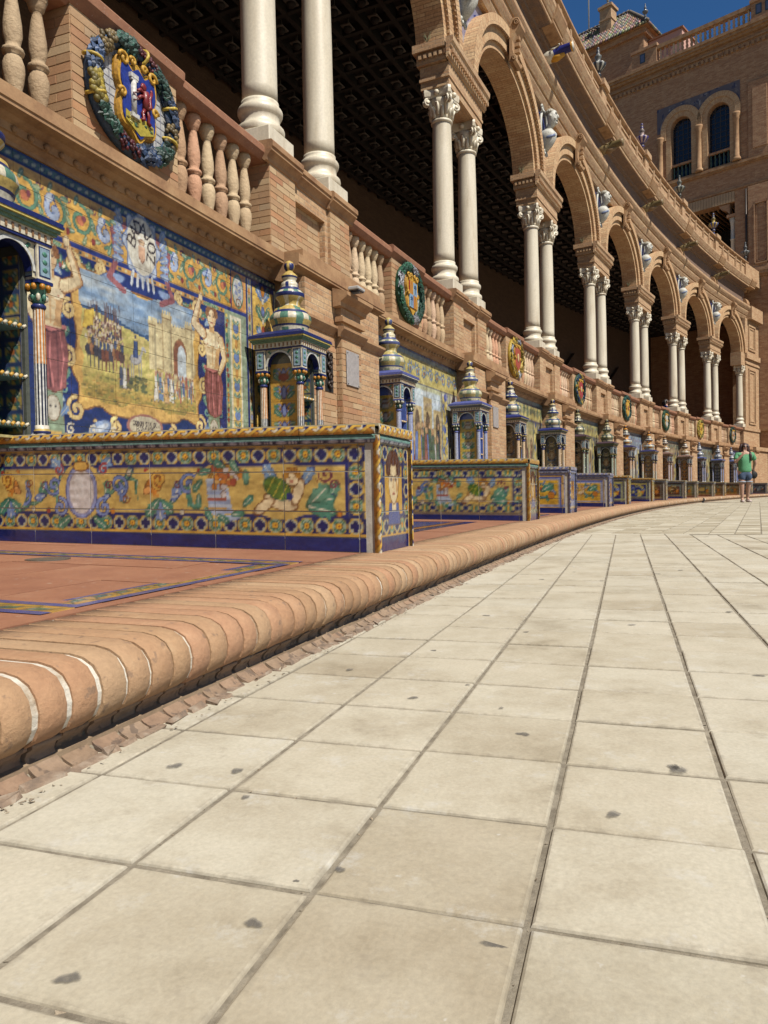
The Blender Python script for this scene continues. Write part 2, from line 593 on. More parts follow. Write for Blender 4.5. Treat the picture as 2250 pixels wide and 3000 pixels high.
def slab_dirt(m):
    """grime along the slab edges, pale scuffs and faint old stains"""
    nt = m.node_tree
    b = nt.nodes['Principled BSDF']
    src = b.inputs['Base Color'].links[0].from_socket
    tc = N(nt, 'ShaderNodeTexCoord')
    sx = N(nt, 'ShaderNodeSeparateXYZ')
    nt.links.new(tc.outputs['Object'], sx.inputs[0])
    ab = []
    for i in range(2):
        q = N(nt, 'ShaderNodeMath', operation='ABSOLUTE')
        nt.links.new(sx.outputs[i], q.inputs[0])
        ab.append(q.outputs[0])
    mx = N(nt, 'ShaderNodeMath', operation='MAXIMUM')
    nt.links.new(ab[0], mx.inputs[0])
    nt.links.new(ab[1], mx.inputs[1])
    geo = N(nt, 'ShaderNodeNewGeometry')
    nz = N(nt, 'ShaderNodeTexNoise', Scale=34.0, Detail=6.0, Roughness=.7)
    nt.links.new(geo.outputs['Position'], nz.inputs['Vector'])
    ad = N(nt, 'ShaderNodeMath', operation='MULTIPLY_ADD')
    nt.links.new(nz.outputs['Fac'], ad.inputs[0])
    ad.inputs[1].default_value = .03
    nt.links.new(mx.outputs[0], ad.inputs[2])
    r = ramp(nt, [(.106, (0, 0, 0)), (.115, (1, 1, 1))])
    nt.links.new(ad.outputs[0], r.inputs[0])
    c = mixc(nt, src, (.24, .2, .145), mul(nt, r.outputs[0], .55))
    n2 = N(nt, 'ShaderNodeTexNoise', Scale=3.6, Detail=9.0, Roughness=.72)
    nt.links.new(geo.outputs['Position'], n2.inputs['Vector'])
    r2 = ramp(nt, [(.3, (.6, .56, .5)), (.43, (.88, .86, .83)), (.53, (1, 1, 1)), (.68, (1.1, 1.1, 1.12))])
    nt.links.new(n2.outputs['Fac'], r2.inputs[0])
    c = mixc(nt, c, r2.outputs[0], .9, 'MULTIPLY')
    n3 = N(nt, 'ShaderNodeTexNoise', Scale=9.0, Detail=9.0, Roughness=.75)
    nt.links.new(geo.outputs['Position'], n3.inputs['Vector'])
    r3 = ramp(nt, [(.56, (0, 0, 0)), (.7, (1, 1, 1))])
    nt.links.new(n3.outputs['Fac'], r3.inputs[0])
    c = mixc(nt, c, (.76, .74, .68), mul(nt, r3.outputs[0], .6))
    n4 = N(nt, 'ShaderNodeTexNoise', Scale=15.0, Detail=8.0, Roughness=.7)
    nt.links.new(geo.outputs['Position'], n4.inputs['Vector'])
    r4 = ramp(nt, [(.3, (1, 1, 1)), (.4, (0, 0, 0))])
    nt.links.new(n4.outputs['Fac'], r4.inputs[0])
    c = mixc(nt, c, (.4, .34, .25), mul(nt, r4.outputs[0], .45))
    nt.links.new(c, b.inputs['Base Color'])


slab_dirt(M['slab'])
M['dirt'] = rough_mat('joint_dirt', [(0.3, (0.2, 0.165, 0.115)), (0.7, (0.46, 0.4, 0.3))], 40, 1.0, 0.6, 200)
M['floor'] = rough_mat('red_terracotta_floor', [(0.3, (0.33, 0.135, 0.075)), (0.55, (0.43, 0.19, 0.105)), (0.75, (0.5, 0.26, 0.155))], 7, 0.55, 0.2, 80, 0.3,
                       [(0.0, (0.36, 0.15, 0.085)), (1.0, (0.48, 0.225, 0.125))], bdist=0.002, spots=(34, 0.68, (0.55, 0.38, 0.27)))
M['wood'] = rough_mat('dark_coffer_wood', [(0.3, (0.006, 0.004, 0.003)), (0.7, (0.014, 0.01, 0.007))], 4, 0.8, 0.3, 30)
M['cream'] = flat_mat('shaded_white_paint', (0.12, 0.108, 0.092))  # white motifs dimmed in colour to carry the shade of the ceiling
M['white'] = flat_mat('white_paint', (0.75, 0.74, 0.7))
M['iron'] = flat_mat('dark_iron', (0.05, 0.03, 0.02), 0.5, 0.3)
M['plaque'] = flat_mat('pale_metal_plate', (0.62, 0.56, 0.52), 0.35, 0.2)
M['lamp'] = flat_mat('lamp_housing', (0.6, 0.58, 0.55), 0.4)
M['glass'] = flat_mat('dark_window_glass', (0.015, 0.02, 0.035), 0.12)
M['lead'] = flat_mat('window_leading', (0.06, 0.05, 0.045), 0.6)
M['pink'] = flat_mat('pink_plaster', (0.72, 0.42, 0.33), 0.9)
M['grey'] = flat_mat('grey_metal', (0.35, 0.35, 0.36), 0.5)
M['stain'] = rough_mat('dark_gum_stain', [(0.35, (0.12, 0.115, 0.11)), (0.65, (0.3, 0.27, 0.225))], 90, 0.9, 0.2, 150)

# ------------------------------------------------------------------ painting of tiles (colours for the glaze)
YEL, BLU, GRN, CRM, ORA, PUR, SKY = s255(214, 166, 72), s255(36, 46, 108), s255(82, 138, 116), s255(232, 222, 196), s255(205, 130, 52), s255(120, 62, 74), s255(128, 158, 190)
LBL, BRN, RED, FLE, DGR = s255(140, 152, 200), s255(120, 74, 40), s255(150, 60, 48), s255(238, 214, 168), s255(48, 92, 76)


class Cv:
    def __init__(self, w, h, ppm, base):
        self.w, self.h, self.p = w, h, ppm
        self.a = np.empty((max(2, int(h * ppm)), max(2, int(w * ppm)), 3))
        self.a[:] = base
        self.ny, self.nx = self.a.shape[:2]

    def win(self, x0, x1, y0, y1):
        p = self.p
        i0, i1 = max(0, int(x0 * p) - 2), min(self.nx, int(x1 * p) + 3)
        j0, j1 = max(0, int(y0 * p) - 2), min(self.ny, int(y1 * p) + 3)
        if i1 <= i0 or j1 <= j0:
            return None
        X, Y = np.meshgrid((np.arange(i0, i1) + .5) / p, (np.arange(j0, j1) + .5) / p)
        return (slice(j0, j1), slice(i0, i1)), X, Y

    def put(self, sl, d, col, al=1.0):
        """d: signed distance in metres, negative inside"""
        k = np.clip(0.5 - d * self.p, 0, 1)[..., None] * al
        self.a[sl] = self.a[sl] * (1 - k) + np.array(col) * k

    def rect(self, x0, x1, y0, y1, col):
        w = self.win(x0, x1, y0, y1)
        if w:
            sl, X, Y = w
            self.put(sl, np.maximum(np.maximum(x0 - X, X - x1), np.maximum(y0 - Y, Y - y1)), col)

    def ell(self, x, y, rx, ry, col, rot=0.0, line=None, lw=0.004, al=1.0):
        R = max(rx, ry) + lw
        w = self.win(x - R, x + R, y - R, y + R)
        if not w:
            return
        sl, X, Y = w
        c, s = math.cos(rot), math.sin(rot)
        U, V = (X - x) * c + (Y - y) * s, -(X - x) * s + (Y - y) * c
        q = np.sqrt((U / rx) ** 2 + (V / ry) ** 2)
        d = (q - 1) * min(rx, ry)
        if line is not None:
            self.put(sl, d - lw, line, al)
        self.put(sl, d, col, al)

    def line(self, pts, wd, col, taper=False):
        n = len(pts) - 1
        for i in range(n):
            (ax, ay), (bx, by) = pts[i], pts[i + 1]
            ww = wd * (1 - 0.75 * i / n) if taper else wd
            w = self.win(min(ax, bx) - ww, max(ax, bx) + ww, min(ay, by) - ww, max(ay, by) + ww)
            if not w:
                continue
            sl, X, Y = w
            dx, dy = bx - ax, by - ay
            t = np.clip(((X - ax) * dx + (Y - ay) * dy) / (dx * dx + dy * dy + 1e-12), 0, 1)
            self.put(sl, np.hypot(X - ax - t * dx, Y - ay - t * dy) - ww / 2, col)

    def poly(self, pts, col, line=None, lw=0.004):
        xs, ys = [p[0] for p in pts], [p[1] for p in pts]
        w = self.win(min(xs) - lw, max(xs) + lw, min(ys) - lw, max(ys) + lw)
        if not w:
            return
        sl, X, Y = w
        ins = np.zeros(X.shape, bool)
        n = len(pts)
        for i in range(n):
            (ax, ay), (bx, by) = pts[i], pts[(i + 1) % n]
            if abs(ay - by) < 1e-12:
                continue
            ins ^= ((ay > Y) != (by > Y)) & (X < (bx - ax) * (Y - ay) / (by - ay) + ax)
        self.a[sl][ins] = col
        if line is not None:
            self.line(list(pts) + [pts[0]], lw, line)

    def leaf(self, x, y, ln, ang, col, line=None, fat=0.28):
        c, s = math.cos(ang), math.sin(ang)
        self.ell(x + c * ln / 2, y + s * ln / 2, ln / 2, ln * fat / 1.3, col, ang, line, 0.003)
        for k in (-1, 1):
            for t in (0.3, 0.6):
                a2 = ang + k * 0.8
                self.ell(x + c * ln * t + math.cos(a2) * ln * .2, y + s * ln * t + math.sin(a2) * ln * .2, ln * .2, ln * .09, col, a2)
        self.line([(x, y), (x + c * ln * .9, y + s * ln * .9)], ln * 0.05, CRM)

    def spiral(self, x, y, r0, turns, a0, wd, col, sgn=1, line=None):
        n = int(14 * abs(turns)) + 4
        pts = []
        for i in range(n + 1):
            t = i / n
            r = r0 * (1 - 0.86 * t)
            a = a0 + sgn * turns * 2 * PI * t
            pts.append((x + r * math.cos(a), y + r * math.sin(a)))
        if line is not None:
            self.line(pts, wd + 0.006, line)
        self.line(pts, wd, col)

    def brush(self, k=.1, seed=1, sx=.05, sy=.02):
        """uneven glaze: soft light and dark strokes"""
        q = np.random.default_rng(seed)
        X, Y = np.meshgrid((np.arange(self.nx) + .5) / self.p, (np.arange(self.ny) + .5) / self.p)
        tot = 0
        for a, b, w in ((sx, sy, 1.0), (sx * .35, sy * .5, .7), (sx * 4, sy * 6, .8)):
            g_ = q.normal(0, 1, (int(self.h / b) + 3, int(self.w / a) + 3))
            i, j = X / a, Y / b
            i0, j0 = i.astype(int), j.astype(int)
            fi, fj = i - i0, j - j0
            tot = tot + w * ((g_[j0, i0] * (1 - fi) + g_[j0, i0 + 1] * fi) * (1 - fj) + (g_[j0 + 1, i0] * (1 - fi) + g_[j0 + 1, i0 + 1] * fi) * fj)
        self.a = np.clip(self.a * (1 + k * tot[..., None] * np.array([.9, 1.0, 1.1])), 0, 1)

    def grain(self, k=0.05, seed=1):
        q = np.random.default_rng(seed)
        n = q.normal(0, 1, self.a.shape[:2])
        n = (n + np.roll(n, 1, 0) + np.roll(n, 1, 1) + np.roll(n, 2, 1)) / 2
        self.a = np.clip(self.a * (1 + k * n[..., None]), 0, 1)

    def at(self, x, y):
        i = np.clip((np.asarray(x) * self.p).astype(int), 0, self.nx - 1)
        j = np.clip((np.asarray(y) * self.p).astype(int), 0, self.ny - 1)
        return self.a[j, i]


def tile_mesh(name, cv, rect, fn, res, mat, gap=0.0025, proud=0.006, jit=0.0):
    """one tile covering rect=(u0,u1,v0,v1) of the painting; fn(u, v, d) -> local xyz, d = height above the wall face"""
    u0, u1, v0, v1 = rect
    u0, u1, v0, v1 = u0 + gap, u1 - gap, v0 + gap, v1 - gap
    nu, nv = max(2, int((u1 - u0) / res) + 1), max(2, int((v1 - v0) / res) + 1)
    U, V = np.meshgrid(np.linspace(u0, u1, nu), np.linspace(v0, v1, nv))
    d = proud + jit * random.uniform(-1, 1)
    tx, ty = jit * random.uniform(-1, 1), jit * random.uniform(-1, 1)
    vs = [fn(a, b, d + tx * (a - u0) / (u1 - u0) + ty * (b - v0) / (v1 - v0)) for a, b in zip(U.ravel(), V.ravel())]
    col = cv.at(U.ravel(), V.ravel())
    fs = [(j * nu + i, j * nu + i + 1, (j + 1) * nu + i + 1, (j + 1) * nu + i) for j in range(nv - 1) for i in range(nu - 1)]
    ring = [i for i in range(nu)] + [j * nu + nu - 1 for j in range(1, nv)] + [(nv - 1) * nu + i for i in range(nu - 2, -1, -1)] + [j * nu for j in range(nv - 2, 0, -1)]
    b = len(vs)
    uu, vv = U.ravel(), V.ravel()
    vs += [fn(uu[q], vv[q], -0.004) for q in ring]
    col = np.concatenate([col, np.tile(np.array([[0.8, 0.74, 0.62]]), (len(ring), 1))])
    k = len(ring)
    fs += [(ring[i], b + i, b + (i + 1) % k, ring[(i + 1) % k]) for i in range(k)]
    me = bpy.data.meshes.new(name)
    me.from_pydata(vs, [], fs)
    at = me.color_attributes.new('Col', 'FLOAT_COLOR', 'POINT')
    at.data.foreach_set('color', np.concatenate([lin(col), np.ones((len(vs), 1))], 1).astype(np.float32).ravel())
    me.materials.append(mat)
    return me


def merge_tiles(name, metas, mat):
    """far panels: all tiles in one mesh (joints kept)"""
    vs, fs, cs = [], [], []
    for me in metas:
        b = len(vs)
        nvt = len(me.vertices)
        co = np.empty(nvt * 3)
        me.vertices.foreach_get('co', co)
        vs += [tuple(q) for q in co.reshape(-1, 3)]
        fs += [tuple(b + i for i in p.vertices) for p in me.polygons]
        cc = np.empty(nvt * 4)
        me.color_attributes['Col'].data.foreach_get('color', cc)
        cs.append(cc)
        bpy.data.meshes.remove(me)
    out = bpy.data.meshes.new(name)
    out.from_pydata(vs, [], fs)
    at = out.color_attributes.new('Col', 'FLOAT_COLOR', 'POINT')
    at.data.foreach_set('color', np.concatenate(cs).astype(np.float32))
    out.materials.append(mat)
    return out


# stroke letters for the painted names (unit box)
def arcp(cx, cy, rx, ry, a0, a1, k=10):
    return [(cx + rx * math.cos(math.radians(a0 + (a1 - a0) * i / k)), cy + ry * math.sin(math.radians(a0 + (a1 - a0) * i / k))) for i in range(k + 1)]


GLY = {'B': [[(0, 0), (0, 1)], [(0, 1), (.35, 1)] + arcp(.35, .75, .3, .25, 90, -90) + [(0, .5)], [(.35, .5)] + arcp(.38, .25, .34, .25, 90, -90) + [(0, 0)]],
       'A': [[(0, 0), (.38, 1), (.76, 0)], [(.14, .36), (.62, .36)]],
       'D': [[(0, 0), (0, 1)], [(0, 1), (.25, 1)] + arcp(.25, .5, .48, .5, 90, -90) + [(0, 0)]],
       'J': [[(.5, 1), (.5, .2)] + arcp(.25, .2, .25, .2, 0, -160)],
       'O': [arcp(.42, .5, .42, .5, 0, 360, 18)],
       'Z': [[(0, 1), (.65, 1), (0, 0), (.65, 0)]],
       'C': [arcp(.42, .5, .42, .5, 50, 310, 14)],
       'N': [[(0, 0), (0, 1), (.62, 0), (.62, 1)]],
       'Q': [arcp(.42, .5, .42, .5, 0, 360, 18), [(.5, .25), (.85, -.05)]],
       'V': [[(0, 1), (.36, 0), (.72, 1)]], 'I': [[(0, 0), (0, 1)]],
       'S': [arcp(.3, .75, .28, .25, 30, 270, 10) + arcp(.3, .25, .3, .25, 90, -150, 10)],
       'T': [[(.32, 0), (.32, 1)], [(0, 1), (.64, 1)]], 'E': [[(.5, 1), (0, 1), (0, 0), (.5, 0)], [(0, .5), (.4, .5)]]}


def letter(cv, ch, x, y, h, rot, wd, col):
    c, s = math.cos(rot), math.sin(rot)
    for st in GLY[ch]:
        cv.line([(x + (a - .38) * h * c - (b - .5) * h * s, y + (a - .38) * h * s + (b - .5) * h * c) for a, b in st], wd, col)


# ------------------------------------------------------------------ ground: plaza pavement
bpy_ground = G()
bpy_ground.add([(-400, -300, -0.0035), (400, -300, -0.0035), (400, 500, -0.0035), (-400, 500, -0.0035)], [(0, 1, 2, 3)])
pavement = structure(obj('pavement', bpy_ground, M['dirt']))

SL, JT = 0.2, 0.0062
segs = [(-2.75, 0.45, 18.1, (-0.075, 0.688)), (0.45, 3.65, 26.9, (2.02, 6.60)), (3.65, 6.85, 35.8, None), (6.85, 10.0, 44.7, None)]
cand, outer = [], []
f_px = 2166.47
for a, b, az, org in segs:
    mid = W((a + b) / 2, -3.0)
    org = org or (W(a, -3.2)[0], W(a, -3.2)[1])
    az = math.radians(az)
    ex = (math.sin(az), math.cos(az))          # along the rows
    ey = (math.cos(az), -math.sin(az))         # away from the kerb
    for i in range(-60, 110):
        for j in range(-26, 66):
            x = org[0] + (i + .5) * SL * ex[0] + (j + .5) * SL * ey[0]
            y = org[1] + (i + .5) * SL * ex[1] + (j + .5) * SL * ey[1]
            dx, dy = x - CX, y - CY
            n = (math.atan2(dy, -dx) - T0) / D
            r = math.hypot(dx, dy) - R0
            if n < a or n >= b or r > -2.8 or r < -14:
                continue
            if y < -3.0 or n < -1.35:
                continue
            if y < 0.28 or abs(x / y) > 0.62 + 0.25 / y:
                outer.append((0, x, y, math.pi / 2 - az))      # beside and behind the viewer
            else:
                cand.append((math.hypot(x, y), x, y, math.pi / 2 - az))
cand.sort()


def slab_mesh(bv=0.005):
    h = (SL - JT) / 2
    g = G()
    vs, fs = [], []
    for e, z in ((0, -0.03), (0, -0.0032), (0.0012, -0.0011), (0.0035, 0.0)):
        k = h - e
        vs += [(-k, -k, z), (k, -k, z), (k, k, z), (-k, k, z)]
    for q in range(3):
        for i in range(4):
            j = (i + 1) % 4
            fs.append((4 * q + i, 4 * q + j, 4 * q + 4 + j, 4 * q + 4 + i))
    fs.append((12, 13, 14, 15))
    return g.add(vs, fs).mesh('paving_slab', M['slab'])


slab = slab_mesh()
for k, (d, x, y, a) in enumerate(cand[:300]):
    o = obj('paving_slab', slab, None, pavement, (x, y, random.uniform(-0.0015, 0.001)), a + random.choice((0, 1, 2, 3)) * PI / 2 + random.gauss(0, 0.004))
    o.rotation_euler.x = random.gauss(0, 0.003)
    o.rotation_euler.y = random.gauss(0, 0.003)
far = G()
for d, x, y, a in cand[300:] + outer:
    h = (SL - JT) / 2
    c, s = math.cos(a), math.sin(a)
    z = random.uniform(-0.0015, 0.001)
    tr = lambda px, py, pz: (x + px * c - py * s, y + px * s + py * c, pz + z)
    vs = [tr(px * h, py * h, -0.02) for px, py in ((-1, -1), (1, -1), (1, 1), (-1, 1))] + [tr(px * (h - .003), py * (h - .003), 0) for px, py in ((-1, -1), (1, -1), (1, 1), (-1, 1))]
    sh = random.gauss(0.5, 0.18)
    far.add(vs, [(4, 5, 6, 7), (0, 1, 5, 4), (1, 2, 6, 5), (2, 3, 7, 6), (3, 0, 4, 7)], (sh,) * 3)
m, nt, b = newmat('paving_slab_far')
at = N(nt, 'ShaderNodeAttribute', attribute_name='Col')
r_ = ramp(nt, [(0.0, (0.46, 0.39, 0.27)), (0.15, (0.57, 0.5, 0.36)), (0.3, (0.665, 0.6, 0.455)), (0.6, (0.74, 0.68, 0.54))])
nt.links.new(at.outputs['Fac'], r_.inputs[0])
tc = N(nt, 'ShaderNodeTexCoord')
nz = N(nt, 'ShaderNodeTexNoise', Scale=5.0, Detail=8.0)
nt.links.new(tc.outputs['Object'], nz.inputs['Vector'])
r2 = ramp(nt, [(0.3, (0.8, 0.78, 0.74)), (0.7, (1.12, 1.12, 1.12))])
nt.links.new(nz.outputs['Fac'], r2.inputs[0])
nt.links.new(mixc(nt, r_.outputs[0], r2.outputs[0], 1.0, 'MULTIPLY'), b.inputs['Base Color'])
b.inputs['Roughness'].default_value = 0.85
M['slabfar'] = m
obj('paving_slab_field', far, M['slabfar'], pavement, kind='stuff')
# beyond the slabs the plaza goes on as one sheet
g = G()
vs = [W(-3 + k * 0.25, -13.9, -0.002) for k in range(80)] + [W(-3 + k * 0.25, -90, -0.002) for k in range(80)]
g.add(vs, [(k, k + 1, 81 + k, 80 + k) for k in range(79)], (0.5,) * 3)
obj('distant_paving', g, M['slabfar'], pavement, kind='stuff')


def px_ground(px, py, z=0.0):
    u2, v2 = (px - 1125) / f_px, (1500 - py) / f_px
    d = rt * u2 + up * v2 + fwd
    t = (z - CAMH) / d.z
    return d.x * t, d.y * t


# dark gum marks trodden into the slabs
g = G()
fade = []
k_ = 3000 / 2212
for (dx, dy, sz) in ((378, 1655, .014), (512, 1666, .013), (893, 1508, .013), (1130, 1587, .014), (1083, 1530, .007), (755, 1447, .012), (1465, 1663, .018), (1455, 1657, .012),
                     (1325, 1760, .012), (548, 1996, .011), (148, 2115, .012), (1070, 2040, .013), (937, 1406, .011), (1136, 1366, .012), (1365, 1350, .014),
                     (1300, 1255, .013), (735, 1880, .008), (530, 1723, .008), (1575, 1322, .016), (1240, 1236, .012), (1470, 1232, .02), (1010, 1480, .007), (640, 1905, .004), (1525, 1160, .03),
                     (1170, 1252, .02), (1420, 1240, .02), (1050, 1330, .014), (1640, 1460, .014)):
    x, y = px_ground(dx * k_, dy * k_)
    ph = [random.uniform(0, 6) for _ in range(4)]
    rad_ = lambda t: .8 + .16 * math.sin(2 * t + ph[0]) + .1 * math.sin(3 * t + ph[1]) + .07 * math.sin(5 * t + ph[2])
    base = len(g.v)
    pts = [(x, y, .0012)]
    for e in (.7, 1.25):
        pts += [(x + sz * e * rad_(t) * math.cos(t), y + sz * e * .85 * rad_(t) * math.sin(t), .0012) for t in np.linspace(0, 2 * PI, 25)[:-1]]
    g.add(pts, [(0, 1 + i, 1 + (i + 1) % 24) for i in range(24)] + [(1 + i, 25 + i, 25 + (i + 1) % 24, 1 + (i + 1) % 24) for i in range(24)])
    fade += [1.0] * 25 + [0.0] * 24
me = g.mesh('gum_stains', None)
at = me.color_attributes.new('Fade', 'FLOAT_COLOR', 'POINT')
at.data.foreach_set('color', np.repeat(np.array(fade)[:, None], 4, 1).astype(np.float32).ravel())
m, nt, b = newmat('dark_gum_stain')
at = N(nt, 'ShaderNodeAttribute', attribute_name='Fade')
tc = N(nt, 'ShaderNodeTexCoord')
nz = N(nt, 'ShaderNodeTexNoise', Scale=180.0, Detail=5.0, Roughness=.75)
nt.links.new(tc.outputs['Object'], nz.inputs['Vector'])
ad = N(nt, 'ShaderNodeMath', operation='MULTIPLY_ADD')
nt.links.new(nz.outputs['Fac'], ad.inputs[0])
ad.inputs[1].default_value = 1.1
nt.links.new(at.outputs['Fac'], ad.inputs[2])
rp = ramp(nt, [(.6, (0, 0, 0)), (1.0, (.62, .62, .62))])
nt.links.new(mul(nt, ad.outputs[0], .62), rp.inputs[0])
b.inputs['Base Color'].default_value = (.15, .14, .13, 1)
b.inputs['Roughness'].default_value = .85
nt.links.new(rp.outputs[0], b.inputs['Alpha'])
me.materials.append(m)
obj('gum_stains', me, None, kind='stuff')

# ------------------------------------------------------------------ terrace and its brick kerb
g = G()
prof = [(-2.9, -0.05), (-2.9, 0.02), (-2.66, 0.125), (-2.62, 0.135), (-2.6, 0.138)] + [(-2.6 + i * .33, floor_z(-2.6 + i * .33) - 0.012) for i in range(1, 9)] + [(0.3, -0.05)]
g.sweep(prof, -1.6, 9.0, 220, -0.5, -1.5, 0.0)
terrace = structure(obj('terrace_floor', g, M['mortar']))
terrace.location = W(-0.5, -1.5)
terrace.rotation_euler.z = PI / 2 - (T0 - 0.5 * D)


def tl(n, r, z):
    return L(n, r, z, -0.5, -1.5, 0.0)


# terracotta floor tiles (large near ones as pieces, the rest as one sheet)
g2 = G()
rows = np.linspace(-2.615, -0.3, 8)


def floor_piece(n0, n1, r0, r1, g, dz=0.0, col=None):
    gp = 0.0016
    dn = gp / BAY
    tp = [tl(a, b, floor_z(b) + dz) for a, b in ((n0 + dn, r0 + gp), (n1 - dn, r0 + gp), (n1 - dn, r1 - gp), (n0 + dn, r1 - gp))]
    lo = [(x, y, z - 0.02) for x, y, z in tp]
    g.add(tp + lo, [(0, 1, 2, 3), (4, 5, 1, 0), (5, 6, 2, 1), (6, 7, 3, 2), (7, 4, 0, 3)], col)


nn = np.arange(-0.86, 8.9, 0.06)
for k, n in enumerate(nn):
    for j in range(7):
        if n < 0.45:
            gg = G()
            floor_piece(n, n + .06, rows[j], rows[j + 1], gg, random.uniform(-.0008, .0008))
            obj('floor_tile', gg, M['floor'], terrace)
        else:
            floor_piece(n, n + .06, rows[j], rows[j + 1], g2)
obj('floor_tile_field', g2, M['floor'], terrace, kind='stuff')

# inlaid bands between the alcoves (blue lines with a painted strip) and maps inside the alcoves
cvb = Cv(0.33, 0.07, 500, YEL)
for k in range(4):
    x = .04 + k * .083
    cvb.leaf(x, .035, .05, .5, GRN, BLU)
    cvb.leaf(x + .04, .035, .045, 2.7, GRN, BLU)
    cvb.line([(x - .03, .01), (x + .01, .06), (x + .05, .01)], .006, s255(90, 110, 60))
cvb.grain(.06)


def band(na, nb, ra, rb, along):
    """a strip of inlay; along = 'n' or 'r'"""
    if along == 'n':
        ln = abs(nb - na) * BAY
    else:
        ln = abs(rb - ra)
    cnt = max(1, round(ln / .33))
    for i in range(cnt):
        t0, t1 = i / cnt, (i + 1) / cnt

        def fn(u, v, d):
            t = t0 + (t1 - t0) * u / .33
            q = v / .07
            if along == 'n':
                return tl(na + (nb - na) * t, ra + (rb - ra) * (.25 + .5 * q), floor_z(ra) + d)
            return tl(na + (nb - na) * (.25 + .5 * (1 - q)), ra + (rb - ra) * t, floor_z(ra + (rb - ra) * t) + d)
        near = na < 0.0
        me = tile_mesh('inlay_tile', cvb, (0, .33, 0, .07), fn, .008 if near else .03, M['tile'], .001, .002)
        obj('inlay_tile', me, None, terrace)
    for q0, q1 in ((0, .24), (.76, 1)):
        g = G()
        if along == 'n':
            pts = [tl(na + (nb - na) * t, ra + (rb - ra) * q, floor_z(ra) + .002) for q in (q0, q1) for t in np.linspace(0, 1, 9)]
        else:
            pts = [tl(na + (nb - na) * q, ra + (rb - ra) * t, floor_z(ra + (rb - ra) * t) + .002) for q in (1 - q0, 1 - q1) for t in np.linspace(0, 1, 9)]
        g.add(pts, [(i, i + 1, 10 + i, 9 + i) for i in range(8)], s255(88, 96, 168))
        obj('inlay_line', g, M['tile'], terrace)


for k in range(0, 4):
    c0, c1 = -0.592 + k, -0.38 + k
    w = .128 / BAY
    band(c0 + w, c1 - w, -2.573, -2.445, 'n')
    band(c1 - w, c1, -2.573, -0.75, 'r')
    band(c0, c0 + w, -2.573, -0.75, 'r')
for k in range(0, 4):          # province maps set in the alcove floors
    for i, (a0, a1, b0, b1, cc) in enumerate(((-.17, .24, -2.35, -.95, s255(52, 58, 118)), (-.155, .225, -2.27, -1.03, s255(196, 128, 60)), (-.13, .2, -2.2, -1.1, s255(70, 84, 150)), (-.08, .12, -2.02, -1.25, s255(84, 150, 110)))):
        g = G()
        if i < 3:
            pts = [(a0, b0), (a1, b0), (a1, b1), (a0, b1)]
        else:
            pts = [((a0 + a1) / 2 + (a1 - a0) * .55 * math.cos(t) * random.uniform(.75, 1.1), (b0 + b1) / 2 + (b1 - b0) * .55 * math.sin(t) * random.uniform(.75, 1.1)) for t in np.linspace(0, 2 * PI, 19)[:-1]]
        g.add([tl(p + k, q, floor_z(q) + .0015 + .0015 * i) for p, q in pts], [tuple(range(len(pts)))], cc)
        obj('map_inlay', g, M['tile'], terrace)
g = G()
x, y, z = tl(-.423, -1.692, floor_z(-1.692))
g.lathe([(.075, -.01), (.075, .004), (.06, .005), (.02, .0035)], 20, (x, y, z), [(.45, .42, .38)] * 3, False)
dr = obj('floor_drain', g, M['tilefar'])
dr.location = terrace.location
dr.rotation_euler.z = terrace.rotation_euler.z
tag(dr, 'small round grey drain cover set in the red terrace floor', 'drain')

# kerb: bull-nosed bricks on edge, a cove course below and a chipped footing
KP = [(-2.625, .151), (-2.72, .1495), (-2.81, .1485), (-2.875, .147), (-2.9, .1425), (-2.919, .132), (-2.931, .115), (-2.936, .095), (-2.934, .075), (-2.924, .057), (-2.905, .045), (-2.8, .042), (-2.625, .05)]


def kerb_piece(g, prof, n0, n1, fn, off=(0, 0)):
    b = len(g.v)
    m = len(prof)
    cr, cz = sum(p[0] for p in prof) / m, sum(p[1] for p in prof) / m
    e = .0016 / BAY
    ns = [n0, n0 + e, n1 - e, n1]
    for k, n in enumerate(ns):
        sh = .985 if k in (0, 3) else 1.0
        for r, z in prof:
            g.v.append(L(n, cr + (r - cr) * sh + off[0], cz + (z - cz) * sh + off[1], fn, -2.8, 0))
    fs = [(b + k * m + i, b + (k + 1) * m + i, b + (k + 1) * m + (i + 1) % m, b + k * m + (i + 1) % m) for k in range(3) for i in range(m)]
    fs += [tuple(b + i for i in range(m)), tuple(b + 3 * m + i for i in reversed(range(m)))]
    g.f += fs
    g.c += [None] * len(fs)
    g.s += [m <= k < 2 * m for k in range(len(fs))]


kerb = bpy.data.objects.new('kerb', None)
COL.objects.link(kerb)
structure(kerb)
KN = -0.5
kerb.location = W(KN, -2.8)
kerb.rotation_euler.z = PI / 2 - (T0 + KN * D)


def kl(n):
    a = (n - KN) * D
    return ((R0 - 2.8) * math.sin(a), (R0 - 2.8) * math.cos(a) - (R0 - 2.8), 0), -a


